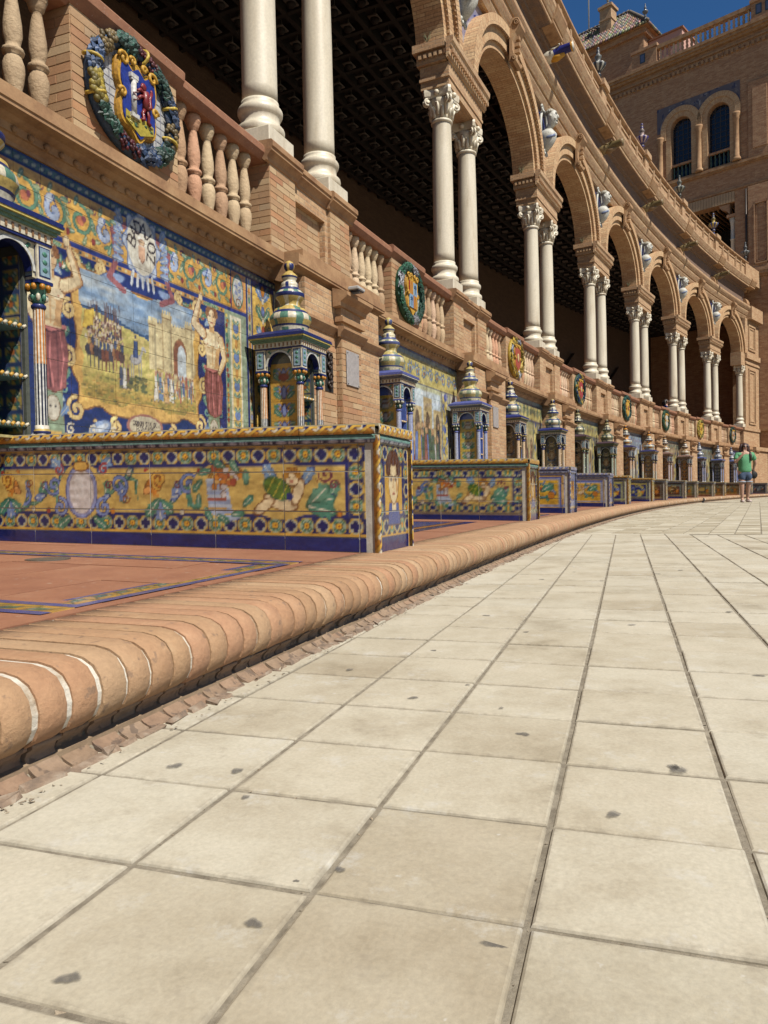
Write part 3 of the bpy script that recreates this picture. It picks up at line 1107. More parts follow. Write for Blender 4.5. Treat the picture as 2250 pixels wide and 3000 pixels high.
PITCH = 0.0595 / BAY
proto = []
for v in range(6):
    g = G()
    w = PITCH - (0.0045 + .003 * (v % 3)) / BAY
    pr = [(r - abs(random.gauss(0, .0005)), z + abs(random.gauss(0, .0004))) for r, z in KP]
    kerb_piece(g, pr, -w / 2, w / 2, 0.0)
    proto.append(g.mesh('kerb_brick', M['kerb']))
n = -0.86
for i in range(300):
    lc, rz = kl(n + random.gauss(0, .03 * PITCH))
    o = obj('brick', proto[random.randrange(6)], None, kerb, (lc[0], lc[1] - abs(random.gauss(0, .0009)), random.uniform(.0001, .0016)), rz + random.gauss(0, .012))
    n += PITCH * random.uniform(.95, 1.06)
nfar = n
g = G()
while n < 8.6:
    kerb_piece(g, KP, n - PITCH * .42, n + PITCH * .42, KN, (random.gauss(0, .003), random.gauss(0, .0015)))
    n += PITCH
o = obj('brick_course', g, M['kerb'], kerb, kind='stuff')
# lime mortar standing just below the brick faces
g = G()
mp = [(-2.62, .1484), (-2.72, .1471), (-2.81, .1461), (-2.8735, .1446), (-2.8977, .1399), (-2.9161, .1297), (-2.9277, .1139), (-2.9325, .095), (-2.9305, .0761), (-2.9212, .0593), (-2.902, .0473), (-2.62, .044)]
g.sweep(mp, -0.9, 8.62, 420, KN, -2.8, 0)
obj('mortar_bed', g, M['lime'], kerb)
CP = [(-2.70, .048), (-2.908, .048), (-2.906, .042), (-2.897, .036), (-2.892, .027), (-2.896, .017), (-2.908, .008), (-2.921, .002), (-2.921, -.01), (-2.7, -.01)]
cproto = []
for v in range(4):
    g = G()
    w = PITCH * 1.02 - .007 / BAY
    kerb_piece(g, [(r + random.gauss(0, .001), z) for r, z in CP], -w / 2, w / 2, 0.0)
    cproto.append(g.mesh('cove_brick', M['cove']))
n = -0.86
for i in range(190):
    lc, rz = kl(n)
    obj('cove_brick', cproto[random.randrange(4)], None, kerb, (lc[0], lc[1] + random.gauss(0, .002), 0), rz + random.gauss(0, .02))
    n += PITCH * 1.02
g = G()
while n < 8.6:
    kerb_piece(g, CP, n - PITCH * .46, n + PITCH * .46, KN)
    n += PITCH * 1.02
obj('cove_course', g, M['cove'], kerb, kind='stuff')
g = G()
g.sweep([(-2.75, .045), (-2.892, .045), (-2.887, .03), (-2.89, .018), (-2.903, .006), (-2.914, -.02), (-2.75, -.02)], -0.9, 8.62, 300, KN, -2.8, 0)
obj('cove_mortar', g, M['dirt'], kerb)
# chipped footing bricks lying along the slab edge
n = -0.86
k = 0
rest = G()
while n < 3.2:
    w = random.uniform(.035, .08) / BAY
    g = G() if k < 70 else rest
    r0, r1 = -2.922, -2.942 - random.uniform(-.006, .008)
    pts = []
    for zz, e in ((-.01, 0), (.0025 + random.uniform(-.0025, .004), .006)):
        for a, b_ in ((n + .004 / BAY, r1 + e), (n + w - .004 / BAY, r1 + e), (n + w - .004 / BAY, r0), (n + .004 / BAY, r0)):
            pts.append(L(a + random.gauss(0, .004) / BAY, b_ + random.gauss(0, .004), zz + (0.002 if b_ == r0 and zz > 0 else 0) + random.gauss(0, .002), KN, -2.8, 0))
    g.add(pts, [(4, 5, 6, 7), (0, 1, 5, 4), (1, 2, 6, 5), (2, 3, 7, 6), (3, 0, 4, 7)])
    if k < 70:
        obj('footing_brick', g, M['footing'], kerb)
    n += w
    k += 1
obj('footing_course', rest, M['footing'], kerb, kind='stuff')
# grit, dry leaves and crumbs collected along the kerb foot
g = G()
for i in range(420):
    n = -0.72 + random.random() ** 1.7 * 2.2
    s = random.uniform(.0008, .003)
    x, y, z = W(n, -2.946 - abs(random.gauss(0, .009)), .0005)
    pts = [(x + random.gauss(0, s), y + random.gauss(0, s), z + random.uniform(-.2, 1) * s) for q in range(4)]
    g.add(pts, [(0, 1, 2), (0, 2, 3), (0, 3, 1), (1, 3, 2)])
for i in range(420):
    q = cand[int(random.random() ** 1.6 * 240)]
    a = q[3]
    t, sd_ = random.uniform(-.1, .1), random.choice((-.1, .1))
    px, py = (t, sd_) if random.random() < .7 else (sd_, t)
    s = random.uniform(.0008, .0022)
    x, y = q[1] + px * math.cos(a) - py * math.sin(a), q[2] + px * math.sin(a) + py * math.cos(a)
    pts = [(x + random.gauss(0, s), y + random.gauss(0, s), -.004 + random.uniform(0, 1.5) * s) for w_ in range(4)]
    g.add(pts, [(0, 1, 2), (0, 2, 3), (0, 3, 1), (1, 3, 2)])
obj('grit', g, rough_mat('grit', [(0.3, (0.24, 0.18, 0.12)), (0.7, (0.55, 0.45, 0.32))], 300, 1.0, 0.2, 300), kind='stuff')

# ------------------------------------------------------------------ the arcaded gallery
gallery = thing('gallery_building', 'long curved brick gallery of arches on paired white marble columns above tiled alcoves', 'building', 0.0, 0.0, 0.0)


def rel(n):
    a = n * D
    return (R0 * math.sin(a), R0 * math.cos(a) - R0, 0.0), -a


def B(g, n0, n1, r0, r1, z0, z1, seg=2, fn=0.0, col=None):
    """curved block"""
    return g.sweep([(r0, z0), (r0, z1), (r1, z1), (r1, z0), (r0, z0)], n0, n1, seg, fn, 0, 0, col)


def per_bay(name, mesh, ks, off=0.0, **props):
    out = []
    for k in ks:
        lc, rz = rel(k + off)
        out.append(obj(name, mesh, None, gallery, lc, rz, **props))
    return out


PIERS = [-1.5, -0.5, 0.5, 1.5, 2.5, 3.5, 4.5, 5.5, 6.5]
BAYS = list(range(-1, 8))
# --- lower wall: recessed alcove backs, brick piers between them with a narrow pilaster
g = G()
B(g, -0.345, 0.345, -0.265, 0.3, 0.05, 2.42, 6)
wallm = g.mesh('alcove_wall', M['brick'])
for k in range(-1, 8):
    lc, rz = rel(k)
    obj('alcove_wall', wallm, None, gallery, lc, rz)
g = G()
B(g, -0.158, 0.158, -0.585, 0.3, 0.05, 2.44, 4)
pw = g.mesh('pier_wall', M['brick'])
g = G()
B(g, -0.042, 0.042, -0.65, -0.58, 0.06, 2.36, 2)
pil = g.mesh('pilaster', M['brick'])
g = G()      # impost moulding round pier and pilaster
for hw, r in ((.158, -.585), (.042, -.65)):
    e = .012
    g.sweep([(r + .01, 1.985), (r - .012, 1.99), (r - .02, 2.01), (r - .05, 2.045), (r - .06, 2.06), (r - .06, 2.085), (r + .01, 2.095)], -hw - e, hw + e, 3)
imp = g.mesh('pier_moulding', M['terracotta'])
g = G()      # cap over the pilaster
g.sweep([(-.60, 2.28), (-.68, 2.29), (-.69, 2.33), (-.74, 2.36), (-.765, 2.385), (-.765, 2.42), (-.60, 2.47)], -.058, .058, 2)
g.box(-.05 * BAY, .05 * BAY, -.69, -.6, 2.14, 2.19)
capm = g.mesh('pilaster_cap', M['terracotta'])
for p in PIERS + [7.5]:
    lc, rz = rel(p)
    a = obj('pier_wall', pw, None, gallery, lc, rz)
    obj('pilaster', pil, None, gallery, lc, rz)
    obj('pier_moulding', imp, None, gallery, lc, rz)
    obj('pilaster_cap', capm, None, gallery, lc, rz)

# --- shelf cornice under the balustrade
SH = [(-.25, 2.405), (-.285, 2.408), (-.288, 2.43), (-.305, 2.445), (-.315, 2.455), (-.33, 2.458), (-.335, 2.5), (-.36, 2.51), (-.385, 2.525), (-.41, 2.53), (-.45, 2.535), (-.45, 2.555), (-.458, 2.56), (-.458, 2.635), (-.44, 2.645), (-.25, 2.665), (0.3, 2.67)]
g = G()
g.sweep(SH, -.335, .335, 8)
dn = 0.021
for i in range(32):                     # egg-and-dart
    n = -.33 + i * dn
    x, y, z = L(n, -.338, 2.478)
    g.blob((x, y, z), .026, .016, .021, 6, 4)
shm = g.mesh('shelf_cornice', M['terracotta'])
per_bay('shelf_cornice', shm, BAYS)
g = G()
OFF = -.155
g.sweep([(r + OFF if r < 0 else r, z - .03) for r, z in SH], -.185, .185, 5)
for i in range(16):
    n = -.165 + i * .022
    x, y, z = L(n, -.338 + OFF, 2.448)
    g.blob((x, y, z), .026, .016, .021, 6, 4)
g.box(-.165 * BAY, .165 * BAY, -.60, -.1, 2.60, 2.68)
shp = g.mesh('shelf_cornice_break', M['terracotta'])
for p in PIERS + [7.5]:
    lc, rz = rel(p)
    obj('shelf_cornice_break', shp, None, gallery, lc, rz)

# --- pedestals of the paired columns
PZ0, PZ1 = 2.66, 3.555
hw = .158


def ped_core():
    g = G()
    for a, b in ((-hw, -.07), (.07, hw)):
        B(g, a, b, -.238, .3, PZ0, PZ1, 2)
    B(g, -.072, .072, -.205, .3, PZ0, 2.82, 2)
    B(g, -.072, .072, -.205, .3, 3.4, PZ1, 2)
    B(g, -.072, .072, -.135, .3, 2.81, 3.41, 2)
    for a, b in ((-.072, -.058), (.058, .072)):
        B(g, a, b, -.205, .0, 2.81, 3.41, 1)
    return g


pedm = ped_core().mesh('pedestal', M['brick'])
CAPP = [(.01, 3.545), (-.012, 3.555), (-.02, 3.585), (-.05, 3.62), (-.07, 3.635), (-.07, 3.66), (-.085, 3.67), (-.085, 3.715), (-.07, 3.735), (.2, 3.745)]
g = G()
for a, b, o_ in ((-hw - .014, -.062, 0), (-.064, .064, .033), (.062, hw + .014, 0)):
    g.sweep([(-.24 + o_ + r, z) for r, z in CAPP], a, b, 2)
pcm = g.mesh('pedestal_cap', M['terracotta'])
peds = {}
for p in PIERS:
    lc, rz = rel(p)
    peds[p] = obj('pedestal', pedm, None, gallery, lc, rz)
    obj('pedestal_cap', pcm, None, peds[p])

# individual bricks on the two nearest pedestals and piers


def brick_wall(parent, fn, u0, u1, z0, z1, bw=.245, rh=.0595, proud=.0035, limit=300):
    row = 0
    z = z0
    while z + rh * .6 < z1:
        u = u0 - (bw / 2 if row % 2 else 0)
        while u < u1 - .01:
            a, b = max(u, u0), min(u + bw, u1)
            if b - a > .02:
                j = .0035
                zz0, zz1 = z + j, min(z + rh, z1) - j
                d = proud + random.uniform(-.0015, .0015)
                q = [fn(uu, vv, dd) for dd in (-.01, d) for uu, vv in ((a + j, zz0), (b - j, zz0), (b - j, zz1), (a + j, zz1))]
                g = G().add(q, [(4, 5, 6, 7), (0, 1, 5, 4), (1, 2, 6, 5), (2, 3, 7, 6), (3, 0, 4, 7)])
                obj('brick', g, M['brick_piece'], parent)
            u += bw
        z += rh
        row += 1


def face_r(r):
    return lambda u, v, d: L(u / BAY, r - d, v)


def face_n(nn):
    return lambda u, v, d: (lambda q: (q[0] - d, q[1], q[2]))(L(nn, u, v))


for p in (0.5, 1.5):
    P_ = peds[p]
    brick_wall(P_, face_r(-.238), -hw * BAY, -.07 * BAY, 2.70, PZ1, .245)
    brick_wall(P_, face_r(-.238), .07 * BAY, hw * BAY, 2.70, PZ1, .245)
    if p == 0.5:
        brick_wall(P_, face_r(-.135), -.058 * BAY, .058 * BAY, 2.82, 3.40, .245)
        brick_wall(P_, face_n(-hw), -.238, .3, 2.70, PZ1, .245)
for p in (0.5,):
    w_ = [o for o in gallery.children if o.name.startswith('pier_wall') and (o.location - Vector(rel(p)[0])).length < .01][0]
    pl = [o for o in gallery.children if o.name.startswith('pilaster') and not o.name.startswith('pilaster_cap') and (o.location - Vector(rel(p)[0])).length < .01][0]
    brick_wall(w_, face_r(-.585), -.158 * BAY, -.045 * BAY, .70, 1.98, .245)
    brick_wall(pl, face_r(-.65), -.042 * BAY, .042 * BAY, .70, 1.98, .235)
    brick_wall(pl, face_n(-.042), -.65, -.587, .70, 1.98, .07)

# --- columns: plinth, base, shaft, capital
CB = [(.225, 3.925), (.235, 3.945), (.24, 3.975), (.235, 4.0), (.215, 4.02), (.198, 4.03), (.192, 4.06), (.192, 4.09), (.2, 4.115), (.21, 4.125), (.222, 4.15), (.222, 4.18), (.21, 4.2), (.19, 4.21), (.186, 4.24), (.186, 4.262)]
SHAFT = [(.176, 4.262), (.174, 4.4), (.173, 5.0), (.17, 5.6), (.162, 6.2), (.156, 6.53), (.157, 6.55)]
AST = [(.157, 6.55), (.178, 6.56), (.184, 6.58), (.178, 6.6), (.16, 6.61)]
g = G()
g.bbox(-.238, .238, -.238, .238, 3.742, 3.925, .006)
plinth_m = g.mesh('plinth', M['marble'])
base_m = G().lathe(CB, 28).mesh('column_base', M['marble'])
shaft_m = G().lathe(SHAFT, 28).mesh('column_shaft', M['marble'])
g = G()
g.lathe(AST, 24)
g.lathe([(.155, 6.61), (.158, 6.66), (.165, 6.76), (.185, 6.86), (.215, 6.92), (.2, 6.925)], 24)
for k in range(8):                       # leaves
    a = 2 * PI * k / 8 + PI / 8
    for zz, ln, rr in ((6.62, .17, .168), (6.66, .2, .178)):
        a2 = a + (PI / 8 if zz > 6.63 else 0)
        pts = [(rr * math.cos(a2), rr * math.sin(a2), zz), ((rr + .012) * math.cos(a2), (rr + .012) * math.sin(a2), zz + ln * .6), ((rr + .05) * math.cos(a2), (rr + .05) * math.sin(a2), zz + ln * .95), ((rr + .06) * math.cos(a2), (rr + .06) * math.sin(a2), zz + ln * .85)]
        g.tube(pts, [.032, .036, .026, .008], 6, sx=.5)
for k in range(4):                       # corner volutes
    a = PI / 4 + k * PI / 2
    ca, sa = math.cos(a), math.sin(a)
    rad0 = .262
    for sgn in (-1, 1):
        pts = []
        for i in range(22):
            t = i / 21
            rr = .058 * (1 - .8 * t)
            an = PI / 2 - t * 4.2 * PI
            pts.append(((rad0 + rr * math.cos(an)) * ca - sgn * .028 * sa, (rad0 + rr * math.cos(an)) * sa + sgn * .028 * ca, 6.875 + rr * math.sin(an)))
        g.tube(pts, [.02 - .008 * i / 21 for i in range(22)], 6)
    g.tube([(.17 * ca, .17 * sa, 6.74), (.2 * ca, .2 * sa, 6.86), (.262 * ca, .262 * sa, 6.933)], [.03, .034, .03], 6)
    g.tube([((rad0) * ca - .05 * sa, rad0 * sa + .05 * ca, 6.875), (rad0 * ca + .05 * sa, rad0 * sa - .05 * ca, 6.875)], .03, 8)
ab = []                                  # abacus with hollow sides
for k in range(4):
    a = PI / 4 + k * PI / 2
    for t in (-.06, .06):
        ab.append(((.325) * math.cos(a + t * 1.3), .325 * math.sin(a + t * 1.3)))
    a2 = a + PI / 4
    for t in (-.5, 0, .5):
        rr = .2 + .04 * abs(t) * 2
        ab.append((rr * math.cos(a2 + t * .9), rr * math.sin(a2 + t * .9)))
na = len(ab)
for z0, z1, s0, s1 in ((6.935, 6.965, .9, .95), (6.965, 7.03, .97, 1.0), (7.03, 7.075, 1.0, .98)):
    g.add([(x * s0, y * s0, z0) for x, y in ab] + [(x * s1, y * s1, z1) for x, y in ab], [tuple(reversed(range(na))), tuple(range(na, 2 * na))] + [(i, (i + 1) % na, na + (i + 1) % na, na + i) for i in range(na)])
for k in range(4):
    a = k * PI / 2
    g.blob((.225 * math.cos(a), .225 * math.sin(a), 7.0), .045, .045, .045, 8, 5)
cap_m = g.mesh('capital', M['marble'])
for p in PIERS + [7.5]:
    for s in (-1, 1):
        if p == 7.5 and s > 0:
            continue
        lc, rz = rel(p + s * .1133)
        c_ = obj('column', shaft_m, None, gallery, lc, rz)
        obj('plinth', plinth_m, None, c_)
        obj('base', base_m, None, c_)
        obj('capital', cap_m, None, c_)

# --- impost blocks on the capitals
g = G()
B(g, -.155, .155, -.222, .27, 7.075, 7.20, 3)
B(g, -.16, .16, -.24, .285, 7.20, 7.25, 3)
B(g, -.157, .157, -.228, .275, 7.25, 7.44, 3)
for pr, e in (((-.228, 7.44), .158), ((-.25, 7.47), .162)):
    pass
IC = [(0, 7.44), (-.03, 7.45), (-.035, 7.475), (-.055, 7.48), (-.06, 7.60), (-.085, 7.615), (-.105, 7.66), (-.125, 7.68), (-.13, 7.765), (.0, 7.77)]
g.sweep([(-.225 + r, z) for r, z in IC], -.178, .178, 3)
g.box(-.178 * BAY, .178 * BAY, -.2, .36, 7.64, 7.768)
g.box(-.167 * BAY, .167 * BAY, -.2, .31, 7.45, 7.645)
for i in range(20):                      # dentils
    x = -.165 * BAY + i * .0965
    g.box(x, x + .055, -.335, -.28, 7.53, 7.6)
for i in range(6):
    y = -.24 + i * .09
    g.box(-.167 * BAY - .045, -.167 * BAY, y, y + .05, 7.53, 7.6)
impost_m = g.mesh('impost_block', M['brick'])
for p in PIERS:
    lc, rz = rel(p)
    obj('impost_block', impost_m, None, gallery, lc, rz)

tg = G()
for k in range(14):
    a_, h_ = random.uniform(0, 6.28), random.uniform(.08, .2)
    tg.tube([(0, 0, 0), (.02 * math.cos(a_), .02 * math.sin(a_), h_ * .6), (.07 * math.cos(a_), .07 * math.sin(a_), h_)], [.006, .005, .001], 4)
tuft_m = tg.mesh('weed_tuft', flat_mat('dry_weed', (.2, .2, .1), .9))
for p in PIERS[3:7]:
    t_ = obj('weed_tuft', tuft_m, None)
    t_.location = W(p - .165, .12, 7.77)
    tag(t_, 'dry weed tuft growing on the impost ledge above the ' + {1.5: 'second', 2.5: 'third', 3.5: 'fourth', 4.5: 'fifth'}[p] + ' column pair', 'weed', 'weeds on the imposts')

# --- arches
HS, ZS, RISE = .348, 7.77, 1.53
AN = [math.radians(180 - 180 * i / 40) for i in range(41)]


def ell_pt(e, a):
    """point on the arch line e metres outside the intrados"""
    return ((HS * BAY + e) * math.cos(a) / BAY, ZS + (RISE + e) * math.sin(a))


g = G()
ZT = 9.66


def quad(g, pts, uv, col=None, sm=False):
    b = len(g.v)
    g.v += pts
    g.uv[len(g.f)] = uv
    g.f.append(tuple(range(b, b + len(pts))))
    g.c.append(col)
    g.s.append(sm)


arc = [0.0]
for i in range(40):
    p, q = ell_pt(0, AN[i]), ell_pt(0, AN[i + 1])
    arc.append(arc[-1] + math.hypot((q[0] - p[0]) * BAY, q[1] - p[1]))
g = G()          # soffit and inner face
for i in range(40):
    (n0, z0), (n1, z1) = ell_pt(0, AN[i]), ell_pt(0, AN[i + 1])
    quad(g, [L(n0, -.15, z0), L(n0, .35, z0), L(n1, .35, z1), L(n1, -.15, z1)], [(-.15, arc[i]), (.35, arc[i]), (.35, arc[i + 1]), (-.15, arc[i + 1])])
    quad(g, [L(n0, .35, z0), L(n0, .35, ZT), L(n1, .35, ZT), L(n1, .35, z1)], [(n0 * BAY, z0), (n0 * BAY, ZT), (n1 * BAY, ZT), (n1 * BAY, z1)])
for s in (-1, 1):
    a, b = (-.5, -HS) if s < 0 else (HS, .5)
    quad(g, [L(a, .35, ZS), L(b, .35, ZS), L(b, .35, ZT), L(a, .35, ZT)], [(a * BAY, ZS), (b * BAY, ZS), (b * BAY, ZT), (a * BAY, ZT)])
soff_m = g.mesh('arch_soffit', M['voussoir'])
# archivolt: three stepped rings, the outer one standing proudest, with beaded strips between
g = G()
RINGS = [(0.0, .13, -.15, .35), (.13, .37, -.21, .0), (.37, .56, -.29, -.02)]
for e0, e1, rf, rb in RINGS:
    for i in range(40):
        A, Bq = ell_pt(e0, AN[i]), ell_pt(e0, AN[i + 1])
        C_, D_ = ell_pt(e1, AN[i + 1]), ell_pt(e1, AN[i])
        quad(g, [L(A[0], rf, A[1]), L(Bq[0], rf, Bq[1]), L(C_[0], rf, C_[1]), L(D_[0], rf, D_[1])], [(e0, arc[i]), (e0, arc[i + 1]), (e1, arc[i + 1]), (e1, arc[i])])
        if e0 > 0:
            quad(g, [L(A[0], rf, A[1]), L(A[0], rf + .09, A[1]), L(Bq[0], rf + .09, Bq[1]), L(Bq[0], rf, Bq[1])], [(rf, arc[i]), (rf + .09, arc[i]), (rf + .09, arc[i + 1]), (rf, arc[i + 1])])
        if e1 > .5:
            quad(g, [L(D_[0], rf, D_[1]), L(C_[0], rf, C_[1]), L(C_[0], rb, C_[1]), L(D_[0], rb, D_[1])], [(rf, arc[i]), (rf, arc[i + 1]), (rb, arc[i + 1]), (rb, arc[i])])
archv_m = g.mesh('archivolt', M['voussoir'])
g = G()
for e, rr, sz in ((.135, -.188, .022), (.36, -.262, .026)):
    cnt = 64 if e < .2 else 72
    for i in range(cnt):
        a = PI * (i + .5) / cnt
        n_, z_ = ell_pt(e, a)
        x, y, z = L(n_, rr, z_)
        g.blob((x, y, z), sz, sz * .8, sz, 5, 3)
bead_m = g.mesh('bead_moulding', M['terracotta'])
# spandrel field: painted blue and white tile behind the busts
cvs = Cv(1.2, 2.0, 60, s255(160, 160, 185))
for i in range(40):
    cvs.leaf(random.random() * 1.2, random.random() * 2, .16, random.random() * 6, s255(58, 66, 140))
for i in range(30):
    cvs.spiral(random.random() * 1.2, random.random() * 2, .1, 1.2, random.random() * 6, .02, s255(214, 214, 214))
span_ms = []
for sd_ in (-1, 1):
    g = G()
    for i in range(40):
        (n0, z0), (n1, z1) = ell_pt(.5, AN[i]), ell_pt(.5, AN[i + 1])
        if (n0 + n1) * sd_ < 0 or (abs(n0) > .5 and abs(n1) > .5):
            continue
        c0, c1 = max(-.5, min(.5, n0)), max(-.5, min(.5, n1))
        zm = 24
        for q in range(zm):
            za, zb = z0 + (ZT - z0) * q / zm, z0 + (ZT - z0) * (q + 1) / zm
            zc, zd = z1 + (ZT - z1) * q / zm, z1 + (ZT - z1) * (q + 1) / zm
            if zb <= za:
                continue
            g.add([L(c0, -.04, za), L(c1, -.04, zc), L(c1, -.04, zd), L(c0, -.04, zb)], [(0, 1, 2, 3)], tuple(cvs.at((c0 + .5) * 1.2, (za * 1.7) % 2.0)))
    for q in range(24):
        za, zb = ZS + (ZT - ZS) * q / 24, ZS + (ZT - ZS) * (q + 1) / 24
        a, b = (-.5, -.447) if sd_ < 0 else (.447, .5)
        g.add([L(a, -.041, za), L(b, -.041, za), L(b, -.041, zb), L(a, -.041, zb)], [(0, 1, 2, 3)], tuple(cvs.at((a + .5) * 1.2, (za * 1.7) % 2.0)))
    span_ms.append(g.mesh('spandrel_tiles', M['tilefar']))
# scrolled keystone
KS = [(-.27, 9.2), (-.34, 9.17), (-.40, 9.2), (-.41, 9.27), (-.37, 9.32), (-.33, 9.42), (-.34, 9.6), (-.40, 9.75), (-.46, 9.84), (-.5, 9.9), (-.5, 9.98), (-.45, 10.04), (-.28, 10.06)]
g = G()
g.sweep(KS, -.035, .035, 4)
for s in (-1, 1):
    for (ra, za, rad) in ((-.43, 9.95, .075), (-.37, 9.245, .055)):
        pts = []
        for i in range(16):
            t = i / 15
            a = t * 3.6 * PI
            q = rad * (1 - .8 * t)
            x, y, z = L(s * .037, ra + q * math.cos(a), za + q * math.sin(a))
            pts.append((x, y, z))
        g.tube(pts, .016, 5)
for z0 in (9.42, 9.55, 9.68):
    g.box(-.05, .05, -.44, -.3, z0, z0 + .07)
key_m = g.mesh('keystone', M['terracotta'])
for k in BAYS:
    lc, rz = rel(k)
    a = obj('arch', archv_m, None, gallery, lc, rz)
    obj('soffit', soff_m, None, a)
    obj('bead_moulding', bead_m, None, a, kind='stuff')
    obj('keystone', key_m, None, a)
    for me in span_ms:
        obj('spandrel_tiles', me, None, a)

# --- busts in the spandrels (glazed white with blue)
g = G()
Wc, Bc, Gc = s255(226, 224, 212), s255(70, 84, 150), s255(120, 124, 120)
for i in range(26):                      # oval frame
    pass
fr = [(.27 * math.cos(t), -.17, 9.05 + .5 * math.sin(t)) for t in np.linspace(0, 2 * PI, 33)]
g.tube(fr, .035, 6, Wc)
g.prism([(.26 * math.cos(t), 9.05 + .49 * math.sin(t)) for t in np.linspace(0, 2 * PI, 25)[:-1]], -.13, -.05, Bc)
for s in (-1, 1):
    pts = [(s * (.2 + .09 * math.cos(t) * (1 - .1 * t)), -.2, 9.52 + .09 * math.sin(t) * (1 - .1 * t)) for t in np.linspace(0, 7, 20)]
    g.tube(pts, .025, 5, Wc)
    pts = [(s * (.1 + .1 * math.cos(t) * (1 - .1 * t)), -.2, 8.56 + .1 * math.sin(t) * (1 - .1 * t)) for t in np.linspace(3, 9, 20)]
    g.tube(pts, .025, 5, Wc)
g.tube([(0, -.2, 8.6), (0, -.24, 8.72), (0, -.27, 8.84), (0, -.27, 8.97), (0, -.29, 9.04), (0, -.3, 9.1)], [.07, .14, .19, .215, .15, .075], 14, Wc, sx=.75)
g.tube([(0, -.29, 9.06), (0, -.33, 9.2)], [.08, .07], 10, Wc)
g.tube([(0, -.36, 9.12), (0, -.375, 9.18), (0, -.385, 9.26), (0, -.38, 9.36), (0, -.37, 9.46), (0, -.35, 9.52)], [.045, .085, .118, .13, .11, .05], 14, Wc)
g.tube([(0, -.505, 9.39), (0, -.53, 9.32), (0, -.5, 9.3)], [.014, .026, .02], 6, Wc)
for s in (-1, 1):
    g.blob((s * .05, -.485, 9.385), .034, .022, .016, 8, 4, Gc)
    g.blob((s * .05, -.49, 9.41), .04, .02, .012, 8, 4, Wc)
    g.blob((s * .13, -.37, 9.34), .022, .035, .045, 6, 4, Wc)
    g.blob((s * .06, -.46, 9.28), .045, .04, .04, 8, 5, Wc)
g.blob((0, -.49, 9.245), .045, .025, .012, 8, 4, Gc)
g.blob((0, -.475, 9.19), .045, .035, .03, 8, 5, Wc)
for q in range(16):
    t = q / 16 * 2 * PI
    g.blob((.1 * math.cos(t), -.34 + .09 * math.sin(t), 9.46), .04, .04, .045, 6, 4, s255(196, 190, 172))
g.blob((0, -.33, 9.49), .11, .11, .07, 10, 5, s255(196, 190, 172))
g.tube([(-.2, -.3, 8.82), (-.05, -.43, 8.9), (.1, -.4, 8.98), (.2, -.28, 9.0)], [.03, .045, .045, .03], 6, s255(120, 134, 170))
bust_m = g.mesh('bust', M['glaze_soft'])
for p in PIERS[:-1] + [6.5]:
    lc, rz = rel(p)
    obj('bust', bust_m, None, gallery, lc, rz)

# --- entablature, eaves and parapet
EN = [(.35, 9.66), (-.1, 9.66), (-.16, 9.67), (-.21, 9.78), (-.22, 9.8), (-.22, 9.865), (-.25, 9.87), (-.3, 9.97), (-.325, 10.03), (-.33, 10.05), (-.33, 10.12), (-.36, 10.125), (-.41, 10.2), (-.435, 10.25), (-.44, 10.26), (-.44, 10.345), (-.42, 10.36), (-.12, 10.40),
      (-.12, 11.2), (-.2, 11.22), (-.22, 11.27), (-.42, 11.29), (-.48, 11.30), (-.5, 11.32), (-.5, 11.395), (-.52, 11.4), (-.57, 11.5), (-.61, 11.6), (-.62, 11.62), (-.62, 11.705), (-.3, 11.74), (.6, 11.75)]
for nm, pr, mt in (('architrave', EN[:18], 'brick'), ('frieze', EN[17:23], 'stained_shade'), ('eaves_cornice', EN[22:], 'brick')):
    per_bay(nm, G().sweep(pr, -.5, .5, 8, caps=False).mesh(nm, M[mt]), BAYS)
g = G()                                  # breaks of the eaves over the piers
g.sweep([(r - .05, z) for r, z in EN[20:31]] + [(-.1, 11.2)], -.075, .075, 2)
g.sweep([(-.1, 10.36), (-.3, 10.4), (-.33, 10.5), (-.31, 10.62), (-.24, 10.75), (-.1, 10.8)], -.045, .045, 2)
brk = g.mesh('eaves_break', M['terracotta'])
for p in PIERS + [7.5]:
    lc, rz = rel(p)
    obj('eaves_break', brk, None, gallery, lc, rz)
g = G()
B(g, -.5, .5, -.28, .1, 11.74, 12.60, 6)
for a, b in ((-.43, -.30), (-.27, -.13), (-.10, .10), (.13, .27), (.30, .43)):
    for z0, z1 in ((11.9, 11.95), (12.44, 12.5)):
        B(g, a, b, -.315, -.27, z0, z1, 1)
    for q in (a, b - .008):
        B(g, q, q + .008, -.315, -.27, 11.95, 12.44, 1)
for c in (-.285, -.115, .115, .285):
    for q in (-.011, .001):
        B(g, c + q, c + q + .009, -.335, -.27, 11.8, 12.58, 1)
par_m = g.mesh('parapet', M['brick'])
g = G()
g.sweep([(.12, 12.6), (-.3, 12.6), (-.33, 12.615), (-.36, 12.65), (-.375, 12.66), (-.375, 12.72), (-.34, 12.735), (.14, 12.74)], -.5, .5, 6, caps=False)
cop_m = g.mesh('parapet_coping', M['terracotta'])
per_bay('parapet', par_m, BAYS)
per_bay('parapet_coping', cop_m, BAYS)
g = G()
B(g, -.045, .045, -.37, .12, 11.72, 12.62, 2)
B(g, -.058, .058, -.46, .14, 12.60, 12.78, 2)
B(g, -.05, .05, -.41, .12, 11.74, 11.84, 2)
pp_m = g.mesh('parapet_pier', M['brick'])
for p in PIERS:
    lc, rz = rel(p)
    obj('parapet_pier', pp_m, None, gallery, lc, rz)
